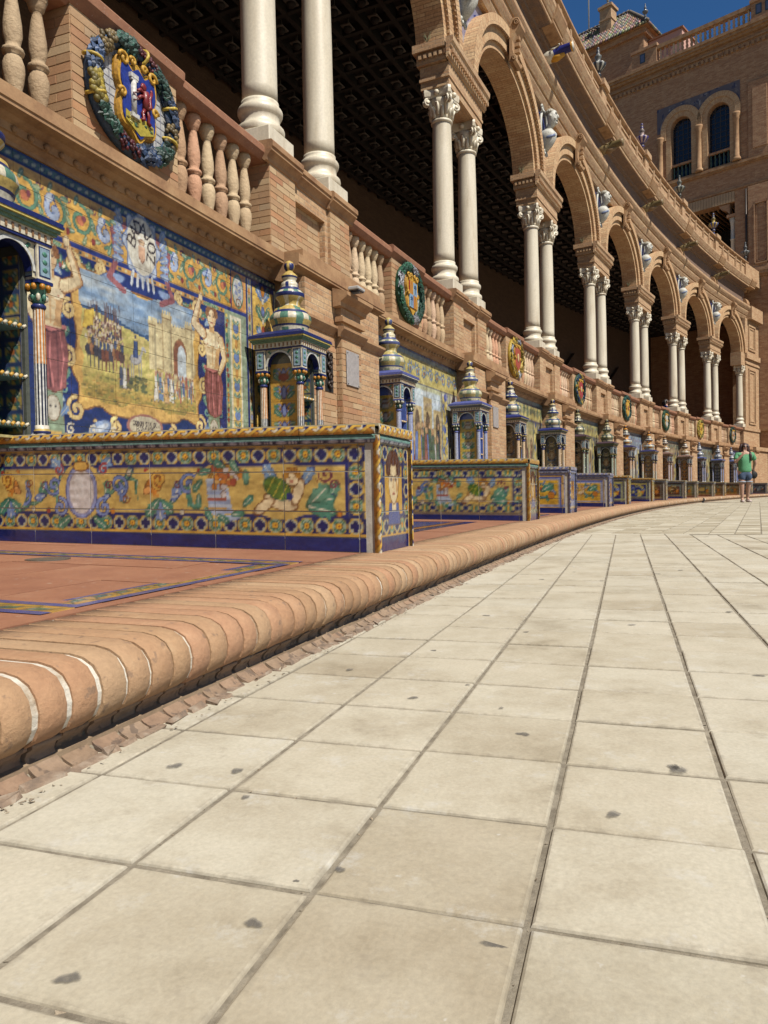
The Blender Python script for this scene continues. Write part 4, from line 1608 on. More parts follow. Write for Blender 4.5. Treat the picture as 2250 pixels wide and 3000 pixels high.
# glazed water spouts over the piers
for p in PIERS:
    pi_ = 0 if p == 2.5 else 1 + int(p * 2) % 2 if p < 7 else 0
    pal = [[s255(232, 225, 205), s255(36, 44, 130), s255(220, 160, 40)], [s255(120, 116, 90), s255(100, 96, 74), s255(170, 140, 90)], [s255(150, 130, 90), s255(120, 104, 66), s255(150, 120, 84)]][pi_]
    g = G()
    path = [(0, -.15, 10.72), (0, -.34, 10.78), (0, -.45, 10.82), (0, -.62, 10.86), (0, -.85, 10.88), (0, -.9, 10.88)]
    g.tube(path, [.12, .14, .1, .105, .1, .115], 12, [pal[0], pal[0], pal[1], pal[1], pal[2]])
    g.tube([(0, -.3, 10.7), (0, -.5, 10.72), (0, -.7, 10.77)], [.05, .09, .05], 8, pal[2])
    for s in (-1, 1):
        g.tube([(s * (.11 + .05 * math.cos(t)), -.5 + .05 * math.sin(t) * 2, 10.86 + .02 * t) for t in np.linspace(0, 5, 10)], .02, 5, pal[0])
    lc, rz = rel(p)
    obj('water_spout', g, M['glaze'], gallery, lc, rz)

# --- balustrade: rails, blocks that carry the medallions, balusters
g = G()
RAILP = [(.02, 3.555), (-.19, 3.555), (-.205, 3.57), (-.225, 3.6), (-.235, 3.615), (-.235, 3.67), (-.215, 3.695), (.04, 3.70)]
rail_ms, sill_ms = [], []
for a, b in ((-.345, -.1), (.1, .345)):
    rail_ms.append(G().sweep(RAILP + [RAILP[0]], a, b, 4).mesh('handrail', M['rail']))
    sill_ms.append(B(G(), a, b, -.22, .04, 2.66, 2.735, 3).mesh('balustrade_sill', M['terracotta']))
g = G()
B(g, -.098, .098, -.205, .04, 2.66, 3.58, 3)
blk_m = g.mesh('medallion_block', M['brick'])
g = G()
g.sweep([(.06, 3.575), (-.21, 3.575), (-.23, 3.6), (-.26, 3.64), (-.265, 3.7), (-.245, 3.725), (.06, 3.73)], -.106, .106, 3)
bkc_m = g.mesh('block_coping', M['rail'])
BP = [(.052, 0), (.052, .022), (.036, .03), (.034, .06), (.04, .1), (.055, .17), (.064, .235), (.062, .28), (.05, .315), (.042, .33), (.062, .342), (.066, .355), (.06, .368), (.042, .376), (.044, .4), (.056, .45), (.054, .52), (.042, .61), (.033, .67), (.03, .7), (.045, .712), (.05, .73), (.06, .755), (.066, .77), (.066, .8), (.058, .822)]
bal_m = G().lathe([(r, z + 2.735) for r, z in BP], 14).mesh('baluster', M['baluster'])
blocks = {}
for k in BAYS:
    lc, rz = rel(k)
    for me in rail_ms:
        obj('handrail', me, None, gallery, lc, rz)
    for me in sill_ms:
        obj('balustrade_sill', me, None, gallery, lc, rz)
    blocks[k] = obj('medallion_block', blk_m, None, gallery, lc, rz)
    obj('block_coping', bkc_m, None, blocks[k])
    for s in (-1, 1):
        for i in range(6):
            n = k + s * (.128 + .0345 * i)
            a = n * D
            obj('baluster', bal_m, None, gallery, ((R0 - .1) * math.sin(a), (R0 - .1) * math.cos(a) - R0, 0), -a + random.random())
brick_wall(blocks[0], face_r(-.205), -.098 * BAY, .098 * BAY, 2.67, 3.575, .245)
brick_wall(blocks[0], face_n(-.098), -.205, .04, 2.67, 3.575, .245)
brick_wall(blocks[1], face_r(-.205), -.098 * BAY, .098 * BAY, 2.67, 3.575, .245)
brick_wall(blocks[1], face_n(-.098), -.205, .04, 2.67, 3.575, .245)

# --- inside of the gallery: floor, back wall, coffered ceiling, roof
g = G()
B(g, -3.0, 7.9, .25, 6.3, 2.3, 2.66, 60)
obj('gallery_floor', g, M['floor'], gallery)
g = G()
B(g, -3.0, 7.9, 6.0, 6.4, 2.6, 11.7, 80)
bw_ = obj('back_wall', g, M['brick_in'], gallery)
g = G()
B(g, -3.05, -3.0, -.2, 6.4, 0.0, 11.7, 1)
obj('light_stop_wall', g, M['brick_dark'], gallery)  # unseen wall added to keep light out of the open left end
g = G()
B(g, -3.0, 7.9, .3, 6.3, 9.95, 10.1, 60)
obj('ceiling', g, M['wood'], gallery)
g = G()
B(g, -3.0, 7.9, .2, 6.6, 11.6, 11.76, 60)
obj('roof', g, M['terracotta'], gallery)
g = G()
for i in range(10):
    r = .4 + i * .6
    B(g, -.5, .5, r - .05, r + .05, 9.72, 9.96, 4)
for i in range(10):
    n = -.5 + i * .1
    B(g, n - .008, n + .008, .35, 6.0, 9.74, 9.96, 1)
rib_m = g.mesh('ceiling_ribs', M['wood'])
per_bay('ceiling_ribs', rib_m, BAYS)
g = G()
g.bbox(-.13, .13, -.1, .1, 9.70, 9.73, .006)
g.box(-.02, .02, -.02, .02, 9.725, 9.96)
ros_m = g.mesh('coffer_panel', M['cream'])
g = G()
g.lathe([(.02, 9.62), (.07, 9.64), (.088, 9.67), (.09, 9.699)], 14)
rosd_m = g.mesh('coffer_boss', M['wood'])
spots = []
for k in BAYS:
    for i in range(10):
        for j in range(9):
            n, r = k - .45 + i * .1, .7 + j * .6
            x, y, _ = W(n, r)
            dist = math.hypot(x, y)
            if y > 1 and abs(x / y) < .6 and n > .2:
                spots.append((dist, n, r))
spots.sort()
rest = G()
for q, (d_, n, r) in enumerate(spots):
    a = n * D
    lc = ((R0 + r) * math.sin(a), (R0 + r) * math.cos(a) - R0, 0)
    if q < 280:
        o = obj('coffer', ros_m, None, gallery, lc, -a)
        obj('boss', rosd_m, None, o)
    else:
        rest.box(lc[0] - .1, lc[0] + .1, lc[1] - .1, lc[1] + .1, 9.70, 9.73)
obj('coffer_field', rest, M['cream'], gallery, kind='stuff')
# doorways with gables on the back wall
g = G()
for s in (-1, 1):
    g.box(s * .9 - .12, s * .9 + .12, -.12, .05, 0, 3.6)
g.box(-1.2, 1.2, -.16, .05, 3.6, 3.85)
g.prism([(-1.35, 3.85), (1.35, 3.85), (0, 4.85)], -.2, .05)
g.prism([(-1.0, 3.98), (1.0, 3.98), (0, 4.62)], -.1, -.04)
door_m = g.mesh('door_surround', M['brick_in'])
g = G()
g.box(-.8, .8, -.03, .06, 0, 3.6)
leaf_m = g.mesh('door_leaf', M['wood'])
for k in range(0, 8):
    a = k * D
    lc = ((R0 + 6.0) * math.sin(a), (R0 + 6.0) * math.cos(a) - R0, 2.66)
    o = obj('doorway', door_m, None, gallery, lc, -a)
    obj('door_leaf', leaf_m, None, o)

# --- end pier where the gallery meets the pavilion
g = G()
B(g, 7.43, 7.86, -.26, .4, 2.6, 9.7, 4)
B(g, 7.42, 7.86, -.36, .4, 7.5, 7.78, 3)
B(g, 7.425, 7.86, -.31, .4, 7.2, 7.3, 3)
B(g, 7.34, 7.86, -.33, .4, 3.58, 3.74, 3)
B(g, 7.345, 7.86, -.27, .4, 2.6, 3.6, 3)
B(g, 7.42, 7.86, -.7, .3, 0.05, 2.45, 3)
B(g, 7.42, 7.86, -.78, .3, 2.45, 2.66, 3)
B(g, 7.41, 7.86, -.36, .3, 11.7, 12.62, 3)
B(g, 7.5, 7.86, -.5, .35, 9.66, 10.36, 3)
for z0, z1 in ((3.95, 7.0), (8.0, 9.4)):
    for e, d_ in ((0, .05), (.035, .03)):
        a, b = 7.52 + e, 7.74 - e
        za, zb = z0 + e * 4, z1 - e * 4
        w_ = .014
        B(g, a, b, -.26 - d_, -.25, za, za + .08, 1)
        B(g, a, b, -.26 - d_, -.25, zb - .08, zb, 1)
        B(g, a, a + w_, -.26 - d_, -.25, za, zb, 1)
        B(g, b - w_, b, -.26 - d_, -.25, za, zb, 1)
obj('end_pier', g, M['brick'], gallery)
g = G()
B(g, 7.3, 7.43, -.24, .3, 7.075, 7.77, 2)
obj('end_impost', g, M['brick'], gallery)

# ------------------------------------------------------------------ painted motifs


def scroll(cv, x, y, s, flip=1, c1=GRN, c2=LBL, up_=1):
    """acanthus scroll, s = size"""
    a0 = PI if flip > 0 else 0
    cv.spiral(x, y, s, 1.35, a0, s * .17, c1, -flip * up_, DGR)
    cv.spiral(x, y, s * .97, 1.3, a0, s * .05, c2, -flip * up_)
    for k in range(7):
        a = a0 - flip * up_ * (k * .8 + .1)
        r = s * (1.02 - .08 * k)
        cv.leaf(x + r * math.cos(a), y + r * math.sin(a), s * (.5 - .04 * k), a - flip * up_ * .7, c1 if k % 3 else c2, DGR if k % 3 else BLU)
    cv.ell(x, y, s * .16, s * .16, s255(190, 96, 70), 0, BRN, .002)


def ram(cv, x, y, s, f=1):
    cv.ell(x, y, s * .55, s * .36, ORA, -.5 * f, BRN)
    cv.ell(x + .42 * s * f, y - .3 * s, s * .25, s * .17, s255(226, 160, 90), -.6 * f, BRN)
    cv.spiral(x - .3 * s * f, y + .25 * s, s * .5, 1.4, -PI / 2, s * .15, s255(226, 176, 80), f, BRN)
    cv.ell(x + .15 * s * f, y + .04 * s, s * .05, s * .05, s255(40, 30, 30))
    for k in range(4):
        cv.line([(x - .2 * s * f + k * .1 * s * f, y - .3 * s), (x - .25 * s * f + k * .1 * s * f, y - .6 * s)], s * .06, ORA)


def border_row(cv, x0, x1, y, h, vert=False):
    """quatrefoils and flowers between interlaced rings"""
    n = max(1, int(round((x1 - x0) / (h * 1.15))))
    st = (x1 - x0) / n
    for i in range(n):
        t = x0 + (i + .5) * st
        X, Y = (y, t) if vert else (t, y)
        cv.ell(X, Y, h * .56, h * .53, s255(214, 170, 74))
        cv.ell(X, Y, h * .47, h * .45, s255(184, 182, 156) if i % 2 else s255(160, 176, 150))
        if i % 2:
            for a in range(4):
                cv.ell(X + h * .2 * math.cos(a * PI / 2), Y + h * .2 * math.sin(a * PI / 2), h * .19, h * .19, s255(30, 38, 96))
        else:
            for a in range(4):
                cv.leaf(X, Y, h * .5, a * PI / 2 + PI / 4, s255(70, 120, 96))
            cv.ell(X, Y, h * .2, h * .2, s255(232, 178, 60), 0, BRN, .002)
            cv.ell(X, Y, h * .07, h * .07, RED)


def putto(cv, x, y, s, barrel=True):
    f = FLE
    cv.leaf(x - .25 * s, y + .25 * s, s * .6, 2.2, SKY, BLU)
    cv.leaf(x + .55 * s, y + .2 * s, s * .55, .9, SKY, BLU)
    cv.ell(x - .1 * s, y - .28 * s, s * .5, s * .21, f, -.25, BRN)
    cv.ell(x - .62 * s, y - .4 * s, s * .34, s * .13, f, .55, BRN)
    cv.ell(x + .42 * s, y - .02 * s, s * .14, s * .34, f, -.35, BRN)
    cv.ell(x + .25 * s, y + .36 * s, s * .2, s * .21, f, 0, BRN)
    for k in range(7):
        a = k * .5 + .1
        cv.ell(x + .25 * s + .19 * s * math.cos(a), y + .42 * s + .17 * s * math.sin(a), s * .08, s * .07, s255(196, 140, 60), 0, BRN, .002)
    cv.ell(x + .2 * s, y + .37 * s, s * .025, s * .025, s255(60, 40, 30))
    cv.ell(x + .3 * s, y + .37 * s, s * .025, s * .025, s255(60, 40, 30))
    cv.line([(x + .2 * s, y + .27 * s), (x + .3 * s, y + .27 * s)], s * .03, RED)
    if barrel:
        cv.ell(x - .2 * s, y + .08 * s, s * .42, s * .27, s255(92, 120, 50), -.5, DGR)
        for k in (-.2, 0, .2):
            cv.line([(x - .2 * s + k * s - .12 * s, y + .08 * s - k * s * .5 - .2 * s), (x - .2 * s + k * s + .12 * s, y + .08 * s - k * s * .5 + .2 * s)], s * .035, s255(200, 180, 70))
        cv.ell(x + .17 * s, y - .14 * s, s * .1, s * .12, BLU)


def portrait(cv, x, y, s):
    cv.poly([(x - .5 * s, y - 1.15 * s), (x - .35 * s, y - .55 * s), (x + .35 * s, y - .55 * s), (x + .5 * s, y - 1.15 * s)], s255(70, 84, 150), BRN)
    cv.rect(x - .16 * s, x + .16 * s, y - .75 * s, y - .3 * s, FLE)
    cv.ell(x, y, s * .36, s * .56, FLE, 0, BRN)
    for k in range(11):
        a = -.15 + k * .345
        cv.ell(x + .4 * s * math.cos(a), y + .36 * s + .32 * s * math.sin(a), s * .16, s * .15, s255(96, 58, 42), 0, s255(60, 36, 30), .003)
    cv.ell(x, y + .62 * s, s * .36, s * .2, s255(96, 58, 42))
    for k in (-1, 1):
        cv.line([(x + k * .08 * s, y + .16 * s), (x + k * .26 * s, y + .18 * s)], s * .045, s255(80, 46, 36))
        cv.ell(x + k * .17 * s, y + .06 * s, s * .085, s * .045, s255(240, 236, 226), 0, BRN, .002)
        cv.ell(x + k * .17 * s, y + .06 * s, s * .04, s * .04, s255(60, 44, 40))
    cv.line([(x + .02 * s, y + .1 * s), (x - .06 * s, y - .16 * s), (x + .05 * s, y - .18 * s)], s * .03, s255(180, 120, 70))
    cv.ell(x, y - .31 * s, s * .11, s * .035, RED)
    cv.ell(x + .24 * s, y - .12 * s, s * .08, s * .16, s255(226, 178, 120))


BL, BH = 2.30, 0.43            # painted face of a bench arm, and what the mouldings leave of its height
STY = {1: dict(g=s255(212, 178, 100), r1=BLU, r2=GRN, rope=(YEL, BLU, CRM), base=BLU), 2: dict(g=s255(226, 178, 66), r1=s255(70, 76, 150), r2=s255(150, 156, 190), rope=(LBL, BLU, CRM), base=BLU),
       3: dict(g=s255(40, 46, 110), r1=s255(200, 176, 70), r2=s255(170, 170, 120), rope=(YEL, DGR, CRM), base=BLU), 4: dict(g=s255(96, 56, 34), r1=s255(60, 66, 60), r2=s255(130, 140, 130), rope=(s255(170, 170, 150), DGR, CRM), base=s255(60, 60, 110)),
       5: dict(g=s255(150, 132, 74), r1=s255(54, 62, 70), r2=s255(120, 120, 100), rope=(s255(170, 170, 150), DGR, CRM), base=s255(110, 60, 60)), 6: dict(g=s255(150, 110, 50), r1=s255(90, 70, 50), r2=s255(120, 110, 90), rope=(s255(180, 170, 130), BRN, CRM), base=s255(160, 90, 40)),
       7: dict(g=s255(70, 74, 80), r1=s255(40, 46, 70), r2=s255(150, 150, 140), rope=(s255(170, 170, 160), BLU, CRM), base=s255(70, 70, 100))}


def bench_canvas(st, ppm):
    S = STY[st]
    cv = Cv(BL, BH, ppm, S['g'])
    b0 = .058
    cv.rect(0, BL, 0, b0, S['base'])
    cv.rect(0, BL, b0, b0 + .012, YEL)
    bw = .062
    if st == 1:
        nav = s255(40, 46, 96)
        cv.rect(0, BL, b0 + .012, b0 + .012 + bw, nav)
        cv.rect(0, BL, BH - bw - .01, BH - .01, nav)
        cv.rect(BL - bw - .01, BL - .01, b0 + .012, BH - .01, nav)
        border_row(cv, 0, BL - .01, b0 + .012 + bw / 2, bw)
        border_row(cv, 0, BL - .01, BH - .01 - bw / 2, bw)
        border_row(cv, b0 + .09, BH - .08, BL - .01 - bw / 2, bw, True)
        cv.rect(0, BL - bw - .01, b0 + bw + .012, b0 + bw + .026, BLU)
        cv.rect(0, BL - bw - .01, BH - bw - .024, BH - bw - .01, BLU)
        cv.rect(BL - bw - .026, BL - bw - .01, b0 + bw + .012, BH - bw - .01, BLU)
        cy = (b0 + .012 + bw + BH - bw - .02) / 2
        cv.line([(0, BH - .004), (BL, BH - .004)], .008, YEL)
        # rinceau running the whole length, then rams, mirror, cornucopia and putto on it
        rr = random.Random(5)
        amp = .058
        wave = lambda x: cy + amp * math.sin(x * 2 * PI / .37 + .6)
        cv.line([(x, wave(x)) for x in np.arange(.02, BL - .14, .02)], .016, DGR)
        cv.line([(x, wave(x)) for x in np.arange(.02, BL - .14, .02)], .011, s255(112, 150, 120))
        for k, x in enumerate(np.arange(.1, BL - .15, .0925)):
            u_ = -1 if wave(x) > cy else 1
            ang = u_ * (1.0 + .4 * rr.random())
            cv.leaf(x, wave(x), .085 + .03 * rr.random(), ang, (GRN, s255(104, 150, 124), s255(126, 146, 190))[k % 3], DGR)
            cv.leaf(x + .03, wave(x + .03), .06, ang + PI * .7, (s255(126, 146, 190), GRN)[k % 2], BLU)
            cv.spiral(x + .03, wave(x) + u_ * .07, .022, 1.3, 0, .006, (PUR, s255(150, 90, 50))[k % 2], u_)
            cv.ell(x + .05, wave(x) - u_ * .045, .011, .013, (s255(170, 70, 60), ORA, s255(214, 206, 180))[k % 3], 0, BRN, .002)
        for k, x in enumerate(np.arange(.185, BL - .2, .185)):
            cv.spiral(x, cy + (.028 if k % 2 else -.028), .05, 1.4, k, .011, s255(120, 140, 190), 1 if k % 2 else -1, s255(60, 70, 120))
        gr_ = S['g']

        def clear(x, rx, ry):
            cv.ell(x, cy, rx, ry, gr_)
        # putto with a barrel
        clear(BL - .37, .17, .115)
        putto(cv, BL - .36, cy, .15)
        for a_ in (.3, .75, -.2):
            cv.leaf(BL - .25, cy - .06, .12, a_, (GRN, s255(104, 150, 124))[a_ > .5], DGR)
        cv.spiral(BL - .17, cy + .07, .035, 1.3, 3, .008, PUR)
        # cornucopia
        cx = BL - .68
        clear(cx + .01, .14, .115)
        cv.spiral(cx + .03, cy + .005, .125, .85, .4, .012, s255(176, 132, 60), 1, BRN)
        for q in range(8):
            cv.line([(cx - .045 + q * .002, cy + .045 - q * .018), (cx + .04 + q * .004, cy + .045 - q * .018)], .02, (s255(190, 200, 214), s255(160, 174, 204))[q % 2])
        cv.line([(cx - .01, cy - .09), (cx + .05, cy - .115), (cx + .11, cy - .1)], .026, s255(176, 188, 208))
        cv.rect(cx - .046, cx + .05, cy - .04, cy - .028, s255(176, 92, 70))
        cv.rect(cx - .046, cx + .05, cy - .075, cy - .066, s255(206, 160, 80))
        for k in range(26):
            cv.ell(cx + .035 + rr.gauss(0, .035), cy + .05 + rr.gauss(0, .035), .013, .013, rr.choice((ORA, s255(226, 180, 110), s255(206, 196, 190), s255(170, 80, 60), s255(190, 110, 60))), 0, BRN, .002)
        for a_ in np.arange(.3, 6.2, .6):
            cv.leaf(cx + .03 + .12 * math.cos(a_), cy + .105 * math.sin(a_), .055, a_ + 1.3, (GRN, s255(104, 150, 124))[int(a_ * 10) % 2], DGR)
        # rams either side of the oval mirror
        ox = BL - 1.4
        for f, xx in ((-1, BL - 1.0), (1, ox - .42)):
            clear(xx, .09, .1)
            ram(cv, xx, cy + .03, .085, f)
            for a_ in (.6, 1.4, 2.3):
                cv.leaf(xx - f * .02, cy - .04, .09, -a_, (GRN, s255(126, 146, 190))[int(a_) % 2], DGR)
        clear(ox, .13, .13)
        for f in (-1, 1):
            cv.spiral(ox + f * .125, cy - .075, .045, 1.3, PI / 2, .013, s255(140, 154, 200), f, s255(60, 70, 120))
            cv.leaf(ox + f * .1, cy + .09, .09, PI / 2 - f * .9, SKY, BLU)
            cv.spiral(ox + f * .13, cy + .1, .028, 1.2, 1, .009, s255(170, 80, 80), f)
            cv.leaf(ox + f * .07, cy - .12, .08, -PI / 2 + f * 1.0, GRN, DGR)
        cv.ell(ox, cy, .088, .118, s255(150, 156, 196), 0, s255(70, 80, 140))
        cv.ell(ox, cy, .07, .1, s255(216, 206, 200), 0, s255(150, 140, 160))
        cv.ell(ox - .015, cy + .02, .03, .06, s255(228, 220, 214))
        cv.ell(ox, cy + .115, .04, .02, s255(222, 176, 90), 0, BRN)
    else:
        g1 = S['r1']
        cv.rect(0, BL, b0 + .012, b0 + .03, S['r2'])
        for e, c in ((.0, S['r2']), (.035, g1), (.05, S['r2'])):
            cv.rect(0, BL - e, BH - e - .02, BH - e, c)
            cv.rect(BL - e - .02, BL - e, b0, BH - e, c)
        cy = (b0 + BH) / 2
        rr = random.Random(st)
        pc = {2: (GRN, SKY), 3: (s255(206, 180, 80), s255(90, 106, 170)), 4: (s255(190, 140, 60), s255(150, 90, 50)), 5: (s255(80, 96, 90), s255(196, 180, 130)), 6: (s255(90, 100, 90), s255(190, 160, 100)), 7: (s255(160, 170, 170), s255(110, 120, 140))}[st]
        if st == 3:
            for x in (BL - .36, BL - 1.1, BL - 1.85):
                cv.ell(x, cy, .22, .13, s255(50, 58, 130), 0, s255(214, 186, 84), .025)
        for x in np.arange(BL - .25, 0, -.3):
            scroll(cv, x, cy + rr.uniform(-.02, .02), .11, rr.choice((-1, 1)), pc[0], pc[1], rr.choice((-1, 1)))
            if st == 2:
                putto(cv, x - .12, cy, .11, False)
            cv.ell(x + .1, cy - .05, .035, .035, ORA, 0, BRN)
            cv.leaf(x, cy, .14, rr.uniform(0, 6), pc[0], DGR)
        if st == 5:
            cv.rect(BL - .7, BL - .2, cy - .09, cy + .09, s255(60, 62, 60))
            cv.rect(BL - .67, BL - .23, cy - .07, cy + .07, s255(190, 164, 90))
            putto(cv, BL - .45, cy, .07, False)
    cv.brush(.06, st)
    return cv


EW = .385


def end_canvas(st, ppm):
    S = STY[st]
    cv = Cv(EW, BH, ppm, s255(40, 46, 96) if st == 1 else S['r2'])
    cv.rect(0, EW, 0, .058, S['base'])
    cv.rect(0, EW, .058, .068, YEL)
    if st == 1:
        border_row(cv, 0.0, EW, .1, .06)
        border_row(cv, 0.0, EW, BH - .035, .06)
        border_row(cv, .13, BH - .07, .035, .058, True)
        border_row(cv, .13, BH - .07, EW - .035, .058, True)
    cv.rect(.075, EW - .075, .135, BH - .07, BLU if st == 1 else S['r1'])
    cv.rect(.088, EW - .088, .148, BH - .083, YEL if st < 3 else s255(206, 186, 130))
    if st == 1:
        portrait(cv, EW / 2, .28, .155)
    else:
        for k in range(4):
            cv.leaf(EW / 2, .17 + k * .05, .06, PI / 2 + (k % 2 - .5), random.choice((GRN, LBL, ORA)), BRN)
        cv.ell(EW / 2, .3, .03, .05, RED if st == 2 else CRM, 0, BRN)
    cv.grain(.018, st)
    return cv


def rope_canvas(st, ln, ppm):
    S = STY[st]
    cv = Cv(ln, .05, ppm, S['rope'][2])
    a, b, c = S['rope']
    n = max(1, int(round(ln / .062)))
    w = ln / n
    for i in range(n):
        x = i * w
        cv.ell(x + w * .5, .047, w * .33, .022, b)
        cv.ell(x + w * .55, .008, w * .36, .02, s255(214, 150, 60) if st == 1 else a, .3, BRN, .0015)
        pts = [(x - w * .15, .012), (x + w * .12, .012), (x + w * .4, .03), (x + w * .62, .046), (x + w * .95, .044)]
        cv.line(pts, .017, BRN)
        cv.line(pts, .014, a if st > 1 else s255(236, 190, 84))
    return cv


def bead_canvas(st, ln, ppm):
    cv = Cv(ln, .036, ppm, s255(124, 164, 150) if st == 1 else STY[st]['r2'])
    cv.rect(0, ln, 0, .017, s255(60, 62, 90))
    x = .02
    while x < ln:
        cv.ell(x + .028, .0085, .026, .007, s255(206, 208, 214), 0, s255(50, 50, 80), .0015)
        for k in range(3):
            cv.ell(x + .066 + k * .014, .0085, .006, .0065, s255(216, 216, 216), 0, s255(50, 50, 80), .0015)
        x += .115
    return cv


def build_bench(n0, st, label, res, pieces):
    """n0 = bay position of the face that looks back along the gallery (-n side); arm runs from the wall to r=-2.69"""
    z0 = floor_z(-2.69)
    t = thing('tiled_bench', label, 'bench', n0 + EW / BAY / 2, -2.69, z0, 'tiled bench arms along the terrace')
    x0, x1 = -EW / 2, EW / 2
    zf = lambda y: SLOPE * y
    H_ = .4984
    # core
    g = G()
    pts = []
    for y in (.0045, 2.36):
        for x in (x0 + .0045, x1 - .0045):
            for z in (-.06, H_ - .012):
                pts.append((x, y, z + zf(y)))
    g.add(pts, [(0, 1, 3, 2), (4, 6, 7, 5), (0, 4, 5, 1), (2, 3, 7, 6), (1, 5, 7, 3), (0, 2, 6, 4)])
    obj('core', g, M['grout'], t)
    ppm = min(300, 1.6 / res)
    cv = bench_canvas(st, ppm)
    long_fn = lambda u, v, d: (x0 + .012 - d, .05 + (BL - u), v + zf(.05 + BL - u))
    far_fn = lambda u, v, d: (x1 - .012 + d, .05 + u, v + zf(.05 + u))
    end_fn = lambda u, v, d: (x0 + u, .012 - d, v)
    tiles = []
    cols = [BL - .03 - .33 * k for k in range(8)] + [0]
    cols = [BL] + [c for c in cols if 0 < c < BL - .02] + [0.0]
    rws = [0.0, .155, .315, BH]
    rws = [0.0, .058, .16, .32, BH]
    for i in range(len(cols) - 1):
        for j in range(4):
            tiles.append((cols[i + 1], cols[i], rws[j], rws[j + 1]))
    metas = [tile_mesh('tile', cv, q, long_fn, res, M['tile'], proud=.01, jit=.0012 if pieces else 0) for q in tiles]
    me2 = [tile_mesh('tile', cv, q, far_fn, .05, M['tile'], proud=.01) for q in ((0, 1.15, 0, BH), (1.15, BL, 0, BH))]
    ce = end_canvas(st, ppm)
    cuts = [0.0, .16, .3, BH]
    ends = [tile_mesh('tile', ce, (a, b, cuts[j], cuts[j + 1]), end_fn, res, M['tile'], proud=.01, jit=.001 if pieces else 0) for j in range(3) for a, b in (((.012, EW - .012),) if not pieces else ((.012, EW - .012),))]
    if pieces:
        for me in metas + ends:
            obj('tile', me, None, t)
        for me in me2:
            obj('tile', me, None, t)
    else:
        obj('tile_facing', merge_tiles('tile_facing', metas, M['tile']), None, t)
        obj('end_tiles', merge_tiles('end_tiles', ends, M['tile']), None, t)
        obj('back_tiles', merge_tiles('back_tiles', me2, M['tile']), None, t)
    # top mouldings: bead strip, then rope
    for nm, cvf, za, h, d0, d1 in (('bead_moulding', bead_canvas, BH, .034, .012, .022), ('rope_moulding', rope_canvas, BH + .034, .036, .024, .03)):
        for side in ('long', 'end', 'far'):
            ln = 2.3 if side != 'end' else EW + .02
            c = cvf(st, ln, ppm)
            hh = c.h
            parts = 7 if (side == 'long' and pieces) else (2 if side == 'end' and pieces else 1)
            for q in range(parts):
                u0, u1 = ln * q / parts, ln * (q + 1) / parts

                def fn(u, v, d, side=side, za=za, h=h, hh=hh, d0=d0, d1=d1):
                    t_ = v / hh
                    bul = d0 + (d1 - d0) * math.sin(PI * min(1, max(0, t_)) * .8 + .3) + d
                    z = za + h * t_
                    if side == 'long':
                        y = .0 + (2.3 - u)
                        return (x0 + .012 - bul, y, z + zf(y))
                    if side == 'far':
                        return (x1 - .012 + bul, u, z + zf(u))
                    return (x0 - .01 + u, .012 - bul, z)
                me = tile_mesh(nm, c, (u0, u1, 0, hh), fn, res * .8 if side != 'far' else .05, M['glaze'], .0012 if pieces else 0, 0.0)
                obj(nm, me, None, t)
    # corner: upright twisted moulding with a bead beside it
    for sx in (-1, 1):
        if sx > 0 and not pieces:
            continue
        c = rope_canvas(st, BH + .03, ppm)

        def fnc(u, v, d, sx=sx):
            a = (v / c.h - .5) * 2.6
            cx = sx * (EW / 2 - .008)
            return (cx + sx * (.026 * math.cos(a) * .75 + .0) + d * 0 - 0, .012 - .026 * math.sin(a + .7) * .8 - .006, u)
        obj('corner_rope', tile_mesh('corner_rope', c, (0, c.w, 0, c.h), fnc, res * .8, M['glaze'], 0, 0), None, t)
    # seat slab
    g = G()
    pts = [(x, y, z + zf(y)) for y in (-.014, 2.36) for x in (x0 - .014, x1 + .014) for z in (H_ - .004, H_ + .006)]
    g.add(pts, [(0, 1, 3, 2), (4, 6, 7, 5), (0, 4, 5, 1), (2, 3, 7, 6), (1, 5, 7, 3), (0, 2, 6, 4)], s255(206, 196, 160))
    obj('seat', g, M['tile'], t)
    return t


ORD = ['first', 'second', 'third', 'fourth', 'fifth', 'sixth', 'seventh']
DESC = {1: 'yellow tiled bench arm with rams, scrolls and a putto', 2: 'blue bordered bench arm with orange ground and scrolls', 3: 'dark blue and yellow bench arm with oval cartouches', 4: 'brown tiled bench arm with amber scrolls',
        5: 'bench arm with nested rectangular grey borders', 6: 'ochre tiled bench arm with brown borders', 7: 'small grey and blue tiled bench arm at the far end'}
for k in range(7):
    st = k + 1
    for s in (0, 1):
        n0 = k + (-.302 if s == 0 else .30)
        res = [.0065, .013, .02, .028, .035, .04, .045][k] if s == 0 else [.014, .018, .025, .03, .035, .04, .045][k]
        if k == 0:
            lb = 'yellow tiled bench arm nearest the viewer, curly-haired portrait on its end' if s == 0 else 'yellow tiled bench arm with putto, second from the viewer'
        else:
            lb = DESC[st] + (', nearer of its matching pair' if s == 0 else ', farther of its matching pair')
        build_bench(n0, st, lb, res, k < 2)

# ------------------------------------------------------------------ painted tile murals in the alcoves
MW, MZ0, MZ1 = 3.78, .66, 2.405
MH = MZ1 - MZ0


def limb(cv, pts, w0, w1, s):
    """tapered, shaded arm"""
    n = len(pts) - 1
    for lay, (dw, col, off) in enumerate(((.016, BRN, 0), (0, s255(214, 168, 112), 0), (-.02, FLE, -.012))):
        for i in range(n):
            (ax, ay), (bx, by) = pts[i], pts[i + 1]
            for t in np.linspace(0, 1, 9):
                w = (w0 + (w1 - w0) * (i + t) / n) * (1 + .12 * math.sin(PI * t))
                cv.ell(ax + (bx - ax) * t + off * s, ay + (by - ay) * t, (w / 2 + dw / 2) * s, (w / 2 + dw / 2) * s, col)


